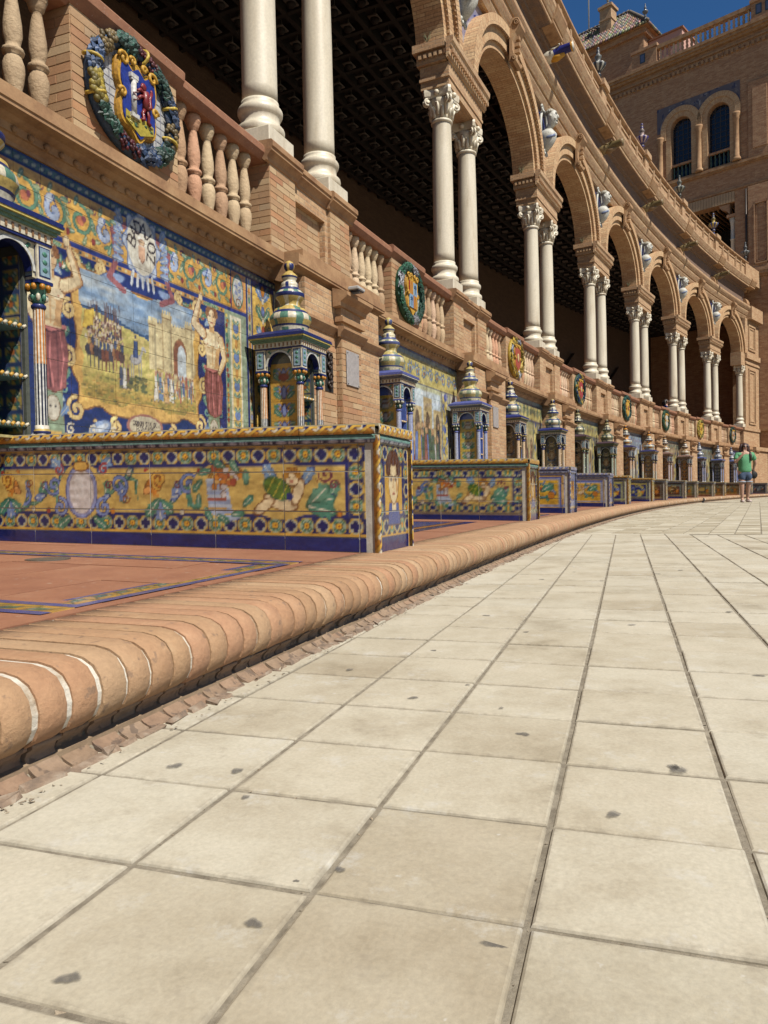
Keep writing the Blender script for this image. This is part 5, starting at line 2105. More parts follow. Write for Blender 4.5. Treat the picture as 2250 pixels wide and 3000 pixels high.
def figure(cv, x, y, s, cloth=RED, arm=1):
    """bare-chested caryatid in a red cloth, one arm raised; y = foot of the cloth"""
    d, sh = BRN, s255(214, 168, 112)
    dk, lt = tuple(v * .62 for v in cloth), tuple(min(1, v * 1.35 + .06) for v in cloth)
    cv.poly([(x - .14 * s, y + .56 * s), (x + .14 * s, y + .57 * s), (x + .19 * s, y + .36 * s), (x + .15 * s, y + .06 * s), (x + .02 * s, y), (x - .11 * s, y + .05 * s), (x - .17 * s, y + .34 * s)], cloth, d)
    for k in range(9):
        a = -.12 + k * .03
        cv.line([(x + a * s, y + .55 * s), (x + (a * 1.25 + .03 * math.sin(k)) * s, y + .3 * s), (x + (a * .9 + .01) * s, y + .05 * s)], .013 * s, (dk, lt, cloth)[k % 3])
    cv.line([(x - .15 * s, y + .55 * s), (x, y + .52 * s), (x + .15 * s, y + .57 * s)], .045 * s, lt)
    cv.line([(x - .15 * s, y + .53 * s), (x, y + .5 * s), (x + .15 * s, y + .55 * s)], .014 * s, dk)
    body = [(-.12, .55), (-.11, .66), (-.15, .8), (-.2, .93), (-.1, .985), (.1, .985), (.2, .93), (.15, .8), (.11, .66), (.12, .55)]
    cv.poly([(x + a * s, y + b * s) for a, b in body], FLE, d)
    cv.poly([(x + a * s, y + b * s) for a, b in ((.03, .56), (.11, .56), (.105, .66), (.145, .8), (.19, .92), (.11, .9), (.07, .78), (.05, .66))], sh)
    for k in (-1, 1):
        cv.ell(x + k * .075 * s, y + .83 * s, .075 * s, .05 * s, s255(244, 224, 184), 0)
        cv.line([(x + k * .01 * s, y + .8 * s), (x + k * .08 * s, y + .775 * s), (x + k * .14 * s, y + .81 * s)], .011 * s, sh)
        cv.ell(x + k * .09 * s, y + .82 * s, .011 * s, .009 * s, s255(190, 120, 90))
    for q in (.6, .66, .72):
        cv.line([(x - .05 * s, y + q * s), (x + .05 * s, y + q * s)], .008 * s, s255(222, 184, 130))
    cv.line([(x, y + .58 * s), (x, y + .79 * s)], .01 * s, sh)
    limb(cv, [(x - arm * .17 * s, y + .9 * s), (x - arm * .235 * s, y + .7 * s), (x - arm * .13 * s, y + .53 * s)], .1, .06, s)
    limb(cv, [(x + arm * .16 * s, y + .92 * s), (x + arm * .33 * s, y + 1.0 * s), (x + arm * .22 * s, y + 1.27 * s)], .11, .06, s)
    cv.ell(x + arm * .2 * s, y + 1.31 * s, .035 * s, .045 * s, FLE, 0, d, .003)
    cv.poly([(x - .05 * s, y + .96 * s), (x + .05 * s, y + .96 * s), (x + .045 * s, y + 1.06 * s), (x - .045 * s, y + 1.06 * s)], sh)
    cv.ell(x, y + 1.13 * s, .08 * s, .11 * s, FLE, .12 * arm, d)
    cv.ell(x + .035 * s, y + 1.12 * s, .035 * s, .085 * s, s255(226, 186, 136), .12 * arm)
    for k in range(9):
        a = .1 + k * .37
        cv.ell(x + .085 * s * math.cos(a), y + 1.15 * s + .095 * s * math.sin(a), .032 * s, .03 * s, s255(150, 98, 54), 0, s255(96, 60, 36), .002)
    for k in range(11):
        cv.leaf(x + (-.1 + k * .02) * s, y + 1.24 * s, .05 * s, PI / 2 + (5 - k) * .2, s255(96, 136, 100), None)
    for k in (-1, 1):
        cv.line([(x + k * .015 * s, y + 1.165 * s), (x + k * .055 * s, y + 1.16 * s)], .009 * s, s255(110, 70, 44))
        cv.ell(x + k * .034 * s, y + 1.14 * s, .014 * s, .009 * s, s255(60, 44, 40))
    cv.line([(x, y + 1.14 * s), (x + .012 * s, y + 1.1 * s)], .009 * s, s255(190, 140, 90))
    cv.line([(x - .022 * s, y + 1.068 * s), (x + .022 * s, y + 1.068 * s)], .01 * s, s255(170, 70, 60))


def battle(ppm):
    """the framed picture: army, rider, walled town with a gate, crowd"""
    cv = Cv(2.0, 1.3, ppm, s255(214, 190, 120))
    X, Y = np.meshgrid((np.arange(cv.nx) + .5) / ppm, (np.arange(cv.ny) + .5) / ppm)
    q = np.random.default_rng(5)

    def field(sx, sy, seed):
        g_ = np.random.default_rng(seed).normal(0, 1, (int(1.3 / sy) + 3, int(2.0 / sx) + 3))
        i, j = X / sx, Y / sy
        i0, j0 = i.astype(int), j.astype(int)
        fi, fj = i - i0, j - j0
        fi, fj = fi * fi * (3 - 2 * fi), fj * fj * (3 - 2 * fj)
        return (g_[j0, i0] * (1 - fi) + g_[j0, i0 + 1] * fi) * (1 - fj) + (g_[j0 + 1, i0] * (1 - fi) + g_[j0 + 1, i0 + 1] * fi) * fj
    f1, f2, f3 = field(.5, .1, 1), field(.12, .04, 2), field(.03, .015, 3)
    cl = np.clip(.5 + .35 * f1 + .2 * f2, 0, 1)[..., None]
    skyc = np.array(s255(120, 150, 186)) * (1 - cl) + np.array(s255(196, 204, 206)) * cl
    hill = .93 - .16 * np.clip(X - .2, 0, 1.2) + .015 * f2
    gr = np.clip(.5 + .3 * f2 + .25 * f3, 0, 1)[..., None]
    near = np.clip((.42 - Y) / .3, 0, 1)[..., None]
    gnd = (np.array(s255(232, 208, 128)) * (1 - gr) + np.array(s255(196, 186, 96)) * gr) * (1 - near) + (np.array(s255(206, 164, 78)) * (1 - gr) + np.array(s255(150, 136, 60)) * gr) * near
    img = np.where((Y > hill)[..., None], skyc, gnd)
    d = np.abs(Y - hill - .02) < .025 + .01 * f2
    img = np.where((d & (X < 1.2))[..., None], np.array(s255(66, 92, 130)), img)
    cv.a = np.clip(img, 0, 1)
    wl, wd, ws = s255(232, 212, 158), s255(150, 116, 70), s255(204, 172, 112)
    cv.poly([(1.16, .5), (2.0, .44), (2.0, 1.06), (1.16, 1.0)], wl, wd, .005)
    for k in range(14):
        cv.rect(1.17 + k * .06, 1.2 + k * .06, 1.0, 1.05, wl)
    for k in range(26):
        x, y = 1.18 + q.random() * .8, .5 + q.random() * .5
        cv.line([(x, y), (x + .04, y)], .004, ws)
    for tx, th, tw in ((1.1, 1.02, .13), (1.36, 1.14, .17), (1.82, 1.1, .14)):
        cv.rect(tx, tx + tw, .47, th, wl)
        for k in range(6):
            cv.rect(tx + tw * (.55 + k * .08), tx + tw, .47, th, tuple(v * (1 - .035 * (k + 1)) for v in wl))
        cv.rect(tx - .012, tx + tw + .012, th - .05, th, wl)
        for k in range(4):
            cv.rect(tx + k * tw * .27, tx + k * tw * .27 + tw * .15, th, th + .045, wl)
        cv.line([(tx, .47), (tx, th)], .005, wd)
        cv.line([(tx + tw, .47), (tx + tw, th)], .005, wd)
        cv.line([(tx, th - .05), (tx + tw, th - .05)], .005, wd)
    ax = 1.7
    cv.ell(ax, .72, .125, .17, s255(150, 92, 54), 0, wd, .01)
    cv.rect(ax - .125, ax + .125, .42, .72, s255(150, 92, 54))
    cv.ell(ax + .03, .7, .085, .13, s255(206, 214, 216))
    cv.rect(ax - .055, ax + .115, .42, .7, s255(206, 214, 216))
    rr = random.Random(3)
    for k in range(40):                    # pikes, then ranks of soldiers
        x = .1 + rr.random() * .5
        cv.line([(x, .7), (x + rr.uniform(-.01, .03), 1.02 + rr.uniform(-.06, .03))], .006, s255(96, 66, 60))
    for k in range(230):
        x = .06 + rr.random() * .58
        y = .62 + rr.random() * .24
        cv.ell(x, y, .013, .018, rr.choice((s255(92, 58, 54), s255(130, 84, 64), s255(70, 74, 96), s255(220, 206, 180), s255(150, 110, 84), s255(206, 180, 150))))
    for k in range(10):                    # riders
        x, y = .1 + k * .058, .52 + rr.uniform(-.03, .03)
        c_ = rr.choice((s255(120, 70, 46), s255(90, 66, 56), s255(160, 110, 70), s255(70, 64, 70)))
        cv.ell(x, y, .045, .06, c_, 0, s255(60, 44, 40), .003)
        for q_ in (-.022, .022):
            cv.line([(x + q_, y - .03), (x + q_ * 1.2, y - .17)], .012, c_)
        cv.ell(x + .01, y + .09, .02, .045, rr.choice((s255(200, 196, 190), s255(80, 90, 120), s255(190, 150, 80))), 0, s255(60, 44, 40), .002)
        cv.ell(x + .01, y + .145, .013, .017, s255(206, 170, 130), 0, s255(60, 44, 40), .002)
    cv.poly([(.02, .72), (.18, .78), (.2, .95), (.06, .9)], s255(236, 200, 80), s255(170, 120, 40), .005)
    hx = .86                               # lead rider on a grey horse
    cv.ell(hx, .54, .1, .055, s255(190, 186, 182), .15, s255(90, 80, 80), .004)
    cv.line([(hx + .08, .57), (hx + .13, .68), (hx + .17, .65)], .035, s255(190, 186, 182))
    for q_ in (-.075, -.045, .05, .085):
        cv.line([(hx + q_, .52), (hx + q_ * 1.15, .34)], .014, s255(160, 156, 152))
    cv.poly([(hx - .05, .55), (hx + .03, .55), (hx + .03, .74), (hx - .03, .74)], s255(74, 90, 140), s255(40, 44, 70), .004)
    cv.ell(hx, .78, .02, .026, s255(90, 80, 90))
    for x, c1 in ((.6, s255(84, 88, 110)), (.66, s255(226, 220, 206)), (.72, s255(120, 86, 70))):
        cv.poly([(x - .03, .2), (x + .035, .2), (x + .02, .42), (x - .02, .42)], c1, s255(70, 60, 60), .003)
        cv.ell(x, .445, .015, .02, s255(200, 160, 120))
    for k in range(26):
        cv.ell(.72 + rr.random() * .3, .2 + rr.random() * .14, .04, .02, rr.choice((s255(96, 100, 60), s255(120, 112, 60), s255(80, 84, 60))))
    for k in range(120):
        x, y = 1.2 + rr.random() * .76, .3 + rr.random() * .16
        h = rr.uniform(.07, .16)
        cv.line([(x, y - h), (x, y)], .026, rr.choice((s255(232, 222, 198), s255(200, 150, 90), s255(104, 140, 120), s255(96, 110, 146), s255(170, 96, 74), s255(216, 196, 140), s255(150, 130, 110))))
        cv.ell(x, y + .014, .011, .015, rr.choice((s255(150, 104, 80), s255(210, 180, 150))))
    for k, x in enumerate((1.16, 1.25, 1.36, 1.46)):
        cv.poly([(x, .12 + .03 * (k % 2)), (x + .1, .12), (x + .065, .4), (x + .03, .4)], (s255(232, 226, 210), s255(110, 130, 160), s255(214, 170, 110), s255(236, 230, 216))[k], s255(110, 86, 70), .004)
        cv.ell(x + .048, .43, .02, .026, s255(186, 140, 104))
    for k in range(150):
        cv.ell(rr.random() * 2, rr.random() * .3, .022, .007, rr.choice((s255(140, 136, 70), s255(186, 140, 66), s255(120, 110, 60), s255(226, 190, 110))))
    return cv


def mural_main(ppm):
    """conquest scene in a scroll frame, name cartouche and two caryatids"""
    cv = Cv(MW, MH, ppm, s255(34, 44, 104))
    c = MW / 2
    gold, lt = s255(226, 178, 92), s255(236, 206, 138)
    rr = random.Random(8)
    # outer panels
    for s in (-1, 1):
        a, b = sorted((c + s * 1.40, c + s * 1.89))
        cv.rect(a, b, 0, MH, s255(196, 186, 150))
        for k in range(22):
            cv.ell(c + s * 1.43, .04 + k * .08, .016, .026, (GRN, ORA, LBL)[k % 3], 0, BRN, .002)
        a, b = sorted((c + s * 1.48, c + s * 1.84))
        cv.rect(a - .02, b + .02, 0, MH - .05, s255(44, 52, 116))
        cv.rect(a, b, .0, MH - .12, s255(228, 186, 92))
        for k in range(9):
            y = .08 + k * .18
            x = c + s * 1.66
            for f in (-1, 1):
                cv.leaf(x, y, .15, PI / 2 + f * .75, GRN if k % 2 else s255(110, 140, 190), DGR)
                cv.spiral(x + f * .1, y + .1, .045, 1.2, 1, .013, s255(90, 120, 110), f)
            cv.ell(x, y + .09, .03, .045, (RED, s255(96, 120, 180), ORA)[k % 3], 0, BRN, .003)
            cv.ell(x, y, .018, .03, CRM, 0, BRN, .002)
        # candelabra strip
        a, b = sorted((c + s * 1.04, c + s * 1.37))
        cv.rect(a, b, 0, MH - .42, s255(150, 166, 140))
        a, b = sorted((c + s * 1.12, c + s * 1.29))
        cv.rect(a, b, .0, MH - .46, s255(224, 216, 190))
        cv.rect(a + .02, b - .02, .0, MH - .5, s255(226, 196, 120))
        for k in range(10):
            x, y = c + s * 1.205, .06 + k * .125
            cv.ell(x, y, .02 + .022 * (k % 2), .045, s255(110, 134, 184) if k % 2 else s255(206, 150, 80), 0, BRN, .002)
            for f in (-1, 1):
                cv.leaf(x, y + .03, .06, PI / 2 + f * 1.0, s255(96, 134, 120))
        for k in range(30):
            cv.ell(c + s * (1.06 + .02 * rr.random()), .05 + k * .042, .016, .018, rr.choice((RED, ORA, GRN, s255(226, 200, 110))), 0, DGR, .002)
        cv.rect(*sorted((c + s * 1.375, c + s * 1.40)), 0, MH, s255(36, 46, 112))
    # frieze
    F0, F1 = MH - .40, MH - .075
    cv.rect(c - 1.375, c + 1.375, F0, F1, s255(224, 172, 78))
    for s in (-1, 1):
        for k in range(4):
            x, y = c + s * (.36 + k * .22), F0 + .16
            up_ = 1 if k % 2 else -1
            cv.spiral(x, y, .105, 1.35, PI / 2 * up_, .02, s255(98, 140, 110), s * up_, s255(60, 84, 70))
            for t in range(6):
                a = t * 1.05 + k
                cv.leaf(x + .1 * math.cos(a), y + .1 * math.sin(a), .06, a + .9 * s, s255(110, 146, 116) if t % 2 else s255(150, 168, 120), s255(70, 90, 70))
            if k % 2 == 0:                 # sea-horse
                cv.spiral(x, y - .015, .062, .9, 2.4, .036, s255(176, 190, 216), -s, s255(60, 76, 140))
                cv.ell(x + s * .03, y + .055, .038, .024, s255(206, 214, 226), -.6 * s, s255(60, 76, 140), .003)
                cv.line([(x + s * .01, y + .075), (x - s * .02, y + .02)], .01, s255(60, 76, 140))
            else:
                cv.ell(x, y, .03, .03, s255(206, 120, 80), 0, BRN, .003)
                cv.ell(x + .03, y + .02, .018, .018, s255(140, 70, 80), 0, BRN, .002)
            cv.spiral(x + s * .11, y + .1, .03, 1.1, 0, .009, PUR, s)
            cv.ell(x + s * .11, y - .1, .016, .02, RED, 0, BRN, .002)
        a, b = sorted((c + s * 1.14, c + s * 1.36))
        cv.rect(a, b, F0, F1, s255(216, 146, 76))
        cv.rect(a - .006, a + .006, F0, F1, BLU)
        cv.ell(c + s * 1.25, F0 + .165, .075, .125, s255(214, 212, 200), 0, s255(96, 130, 110), .014)
        for k in range(5):
            cv.leaf(c + s * 1.25, F0 + .1 + k * .03, .06, PI / 2 + (k % 2 - .5) * 2, s255(130, 146, 196), None)
        cv.spiral(c + s * 1.25, F0 + .06, .05, 1.2, 0, .01, BRN)
    cv.rect(0, MW, MH - .075, MH, s255(34, 42, 92))
    cv.rect(0, MW, MH - .058, MH - .02, s255(78, 104, 96))
    for k in range(62):
        cv.ell(.03 + k * .061, MH - .039, .022, .011, s255(170, 176, 150), .5, s255(34, 42, 92), .003)
    cv.rect(c - 1.375, c + 1.375, F0 - .024, F0, s255(40, 50, 124))
    cv.rect(c - 1.04, c + 1.04, F0 - .06, F0 - .026, s255(214, 158, 76))
    for k in range(34):
        cv.rect(c - 1.03 + k * .061, c - 1.005 + k * .061, F0 - .055, F0 - .033, s255(70, 76, 90) if k % 2 else s255(226, 206, 150))
    # garland
    for s in (-1, 1):
        for k in range(46):
            t = k / 45
            x = c + s * (.26 + .62 * t)
            y = F0 - .12 - .035 * math.sin(PI * ((t * 2) % 1)) + rr.uniform(-.02, .02)
            cv.ell(x, y, .021, .02, rr.choice((ORA, s255(190, 90, 70), s255(232, 206, 110), s255(120, 150, 100), s255(236, 226, 196), s255(150, 70, 80))), 0, s255(60, 90, 70), .004)
            if k % 3 == 0:
                cv.leaf(x, y, .05, rr.uniform(0, 6), s255(88, 134, 110), DGR)
    # frame of the picture
    X0, X1, Y0, Y1 = c - .6, c + .6, .36, 1.2
    out = [(-.64, .3), (-.63, .45), (-.69, .56), (-.64, .75), (-.68, 1.0), (-.64, 1.24), (-.5, 1.2), (-.38, 1.26), (-.22, 1.18), (.22, 1.18), (.38, 1.26), (.5, 1.2), (.64, 1.24), (.68, 1.0), (.64, .75), (.69, .56), (.63, .45), (.64, .3), (.45, .34), (.3, .29), (-.3, .29), (-.45, .34)]
    pts = []
    n = len(out)
    for i in range(n):
        p0, p1, p2, p3 = (np.array(out[(i + q) % n]) for q in (-1, 0, 1, 2))
        for t in (0, .25, .5, .75):
            pts.append(tuple(.5 * (2 * p1 + (p2 - p0) * t + (2 * p0 - 5 * p1 + 4 * p2 - p3) * t * t + (3 * p1 - p0 - 3 * p2 + p3) * t ** 3) + np.array((c, 0))))
    cv.poly(pts, gold, s255(130, 84, 40), .012)
    for s in (-1, 1):
        for (x, y, r_, f) in ((.66, 1.22, .07, 1), (.7, .92, .06, -1), (.72, .62, .065, 1), (.66, .3, .08, -1), (.5, .16, .08, 1), (.3, .22, .06, -1), (.42, 1.25, .05, 1)):
            cv.spiral(c + s * x, y, r_, 1.4, PI / 2, .026, lt, s * f, s255(130, 84, 40))
        for k in range(7):
            cv.leaf(c + s * .755, .34 + k * .13, .09, PI / 2 + s * (.5 if k % 2 else -.9), s255(104, 150, 130) if k % 2 else s255(150, 176, 206), s255(40, 66, 110))
        cv.line([(c + s * (.66 - .03 * t - .05 * math.sin(t * 2)), 1.2 - .02 * t + .02 * math.cos(t * 3)) for t in np.linspace(0, 5, 16)], .022, s255(150, 84, 84))
        cv.ell(c + s * .3, 1.215, .12, .035, s255(140, 160, 196), -.25 * s, s255(60, 76, 130), .004)
        cv.ell(c + s * .46, .19, .11, .05, s255(150, 170, 206), -.4 * s, s255(60, 76, 130), .004)
        cv.ell(c + s * .44, .2, .07, .02, s255(206, 214, 226), -.4 * s)
    bt = battle(150)
    w = cv.win(X0, X1, Y0, Y1)
    sl, X, Y = w
    edge = .012 * np.sin(Y * 23) + .01 * np.sin(Y * 41)
    ins = (X > X0 + edge) & (X < X1 - edge) & (Y > Y0 + .04 * np.cos((X - c) * 5) ** 2 + .008 * np.sin(X * 37)) & (Y < Y1 - .05 * np.cos((X - c) * 3.4) ** 6)
    col = bt.at(np.clip((X - X0) / (X1 - X0) * 2.0, 0, 1.999), np.clip((Y - Y0) / (Y1 - Y0) * 1.3, 0, 1.299))
    cv.a[sl] = np.where(ins[..., None], col, cv.a[sl])
    # lower border of scrolls on blue
    for s in (-1, 1):
        for k in range(5):
            x = c + s * (.2 + k * .19)
            cv.spiral(x, .08, .07, 1.3, k, .018, (s255(226, 190, 110), s255(210, 216, 220), s255(120, 156, 140))[k % 3], s)
            cv.leaf(x, .06, .09, 1.0 * s + 1.2, s255(110, 150, 136), None)
            cv.spiral(x + .06, .17, .04, 1.2, 1, .012, CRM, -s)
        # caryatid on a herm
        x = c + s * .85
        cv.poly([(x - .1, 0), (x + .1, 0), (x + .075, .4), (x - .075, .4)], s255(150, 170, 140), BRN)
        cv.rect(x - .06, x + .06, .05, .15, s255(224, 180, 92))
        cv.rect(x - .035, x + .035, .075, .125, s255(96, 130, 110))
        cv.ell(x, .29, .055, .075, s255(220, 212, 192), 0, BRN, .004)
        for k in (-1, 1):
            cv.ell(x + k * .02, .3, .008, .008, s255(50, 40, 40))
            cv.leaf(x + k * .06, .25, .09, PI / 2 - k * .8, s255(120, 150, 196))
            cv.spiral(x + k * .1, .42, .04, 1.2, 1, .014, s255(120, 160, 140), k)
        figure(cv, x, .38, .73, s255(150, 88, 84), -s)
    # name cartouche
    kx, ky = c + .01, MH - .225
    for f in (-1, 1):
        cv.line([(kx + f * .16, ky + .1), (kx + f * .3, ky + .02), (kx + f * .26, ky - .16), (kx + f * .34, ky - .3), (kx + f * .2, ky - .36)], .045, s255(156, 92, 92))
        for k in range(6):
            cv.leaf(kx + f * .2, ky + .1 - k * .05, .1, PI / 2 + f * (-.6 - .2 * k), s255(150, 170, 206), s255(70, 90, 150))
    cv.poly([(kx + (.185 + .02 * math.cos(8 * t)) * math.cos(t), ky + (.225 + .03 * math.cos(8 * t)) * math.sin(t)) for t in np.linspace(0, 2 * PI, 73)[:-1]], s255(196, 206, 222), s255(90, 110, 156), .01)
    for k in range(5):
        cv.line([(kx - .1 + k * .05, ky - .2), (kx - .12 + k * .06, ky - .29)], .025, s255(214, 216, 216))
    cv.ell(kx, ky, .155, .2, s255(236, 230, 210), 0, s255(150, 164, 196), .01)
    for ch, a in zip('BADAJOZ', (172, 141, 110, 79, 46, 10, -28)):
        ar = math.radians(a)
        letter(cv, ch, kx + .105 * math.cos(ar), ky + .135 * math.sin(ar), .082, ar - PI / 2 if 30 < a < 150 else (ar - PI / 2) * .8, .0125, s255(58, 44, 38))
    cv.poly([(kx - .035, ky - .0), (kx + .035, ky - .0), (kx + .035, ky - .08), (kx, ky - .12), (kx - .035, ky - .08)], s255(222, 176, 140), s255(130, 80, 60), .005)
    cv.ell(kx, ky + .03, .028, .02, s255(214, 180, 140), 0, s255(130, 80, 60), .003)
    # caption
    cv.ell(c, .24, .17, .075, s255(218, 206, 176), 0, s255(170, 110, 96), .012)
    for txt, y, h in (('CONQVISTA DE', .262, .024), ('BADAJOZ', .222, .03)):
        for i, ch in enumerate(txt):
            if ch != ' ':
                letter(cv, ch, c + (i - len(txt) / 2 + .5) * h * .92, y, h, 0, h * .15, s255(66, 52, 50))
    cv.a = cv.a * .9 + .1 * np.array(s255(206, 196, 176))
    cv.brush(.075, 9, .04, .025)
    return cv


def mural_other(k, ppm):
    rr = random.Random(40 + k)
    base = [None, s255(196, 196, 160), s255(150, 150, 110), s255(104, 112, 84), s255(160, 170, 170), s255(170, 150, 120), s255(150, 150, 120), s255(176, 184, 206)][k]
    blue = s255(92, 112, 176) if k in (1, 4, 7) else s255(84, 92, 80)
    cv = Cv(MW, MH, ppm, base)
    c = MW / 2
    cv.rect(0, MW, MH - .09, MH, s255(150, 166, 160) if k < 7 else blue)
    cv.rect(0, MW, MH - .02, MH, BLU)
    cv.rect(0, MW, MH - .1, MH - .085, BLU)
    cv.rect(0, MW, MH - .42, MH - .1, s255(206, 190, 120) if k < 4 else base)
    for i in range(14):
        scroll(cv, .15 + i * .27, MH - .26, .09, 1 if i % 2 else -1, blue, SKY if k in (1, 4, 7) else s255(150, 150, 110))
    cv.rect(0, MW, MH - .44, MH - .42, BLU)
    for s in (-1, 1):
        for q, wdt in ((1.7, .16), (1.3, .14)):
            x = c + s * q
            cv.rect(x - wdt, x + wdt, .05, MH - .46, s255(226, 222, 206) if k in (1, 4, 7) else s255(160, 150, 110))
            cv.rect(x - wdt + .03, x + wdt - .03, .1, MH - .5, s255(206, 206, 190) if q > 1.5 else s255(214, 196, 130))
            for i in range(7):
                cv.leaf(x, .15 + i * .17, .16, PI / 2 + (i % 2 - .5) * 1.2, blue, None)
                cv.ell(x, .22 + i * .17, .04, .05, s255(70, 90, 170) if i % 3 == 0 else s255(206, 180, 90))
            cv.line([(x - wdt, .05), (x - wdt, MH - .46)], .014, BLU)
            cv.line([(x + wdt, .05), (x + wdt, MH - .46)], .014, BLU)
    X0, X1 = c - 1.1, c + 1.1
    cv.rect(X0, X1, .08, MH - .5, s255(206, 216, 220) if k in (1, 4, 7) else s255(176, 164, 116))
    cv.rect(X0, X1, .08, .5, s255(190, 160, 120) if k < 6 else s255(206, 196, 190))
    cv.rect(X0, X1, .0, .3, s255(150, 84, 84) if k == 1 else s255(150, 136, 96))
    for i in range(5):                    # building with arches
        x = X0 + .2 + i * .42
        cv.rect(x, x + .36, .5, 1.0 + .15 * (i % 2), s255(206, 184, 136))
        cv.ell(x + .18, .78, .09, .16, s255(120, 100, 80))
        cv.rect(x + .09, x + .27, .5, .78, s255(120, 100, 80))
    for i in range(34):                   # robed figures
        x, h = X0 + .06 + rr.random() * 2.05, rr.uniform(.32, .62)
        y = .16 + rr.random() * .14
        cl = rr.choice((s255(120, 140, 196), s255(214, 214, 214), s255(60, 70, 80), s255(190, 160, 90), s255(150, 100, 90), s255(90, 110, 90)))
        cv.poly([(x - .075, y), (x + .075, y), (x + .045, y + h * .8), (x - .045, y + h * .8)], cl, s255(80, 70, 70))
        cv.ell(x, y + h * .9, .032, .045, s255(206, 170, 130), 0, s255(100, 70, 50))
    cv.brush(.09, k, .06, .04)
    return cv


PLACE = ['with a castle battle scene and the name BADAJOZ', 'with blue robed figures, right of the first brick pier', 'third along the gallery wall, in green and yellow', 'fourth along the gallery wall, darker green', 'fifth along the gallery wall, pale blue sky', 'sixth along the gallery wall', 'seventh along the gallery wall', 'blue and white, last one beside the pavilion, behind the walking person']
for k in range(8):
    t = thing('tiled_mural', 'painted tile mural ' + PLACE[k], 'mural', k, -.265, MZ0, 'painted alcove murals')
    ppm = [190, 60, 36, 26, 22, 18, 16, 16][k]
    cv = mural_main(ppm) if k == 0 else mural_other(k, ppm)
    fn = lambda u, v, d: L((u - MW / 2) / BAY, -d, v)
    res = [.0085, .018, .04, .05, .06, .07, .08, .09][k]
    nu, nv = 19, 9
    tw, tv = MW / nu, MH / nv
    g = G()
    B(g, -.3385, .3385, -.0065, .004, 0, MH, 6)
    obj('mortar_bed', g, M['grout'], t)
    metas = [tile_mesh('tile', cv, (i * tw, i * tw + tw, j * tv, j * tv + tv), fn, res, M['tile'], .0014, .011, .0007) for j in range(nv) for i in range(nu)]
    if k < 2:
        for me in metas:
            obj('tile', me, None, t)
    else:
        obj('tile_field', merge_tiles('tile_field', metas, M['tilefar']), None, t, kind='stuff')
    # tiled bench along the back of the alcove, seen only from further out
    g = G()
    B(g, -.225, .295, -.42, -.01, -.5, -.03, 4, 0, STY[max(1, min(7, k + 1))]['g'])
    o = obj('back_seat', g, M['tilefar'], t)

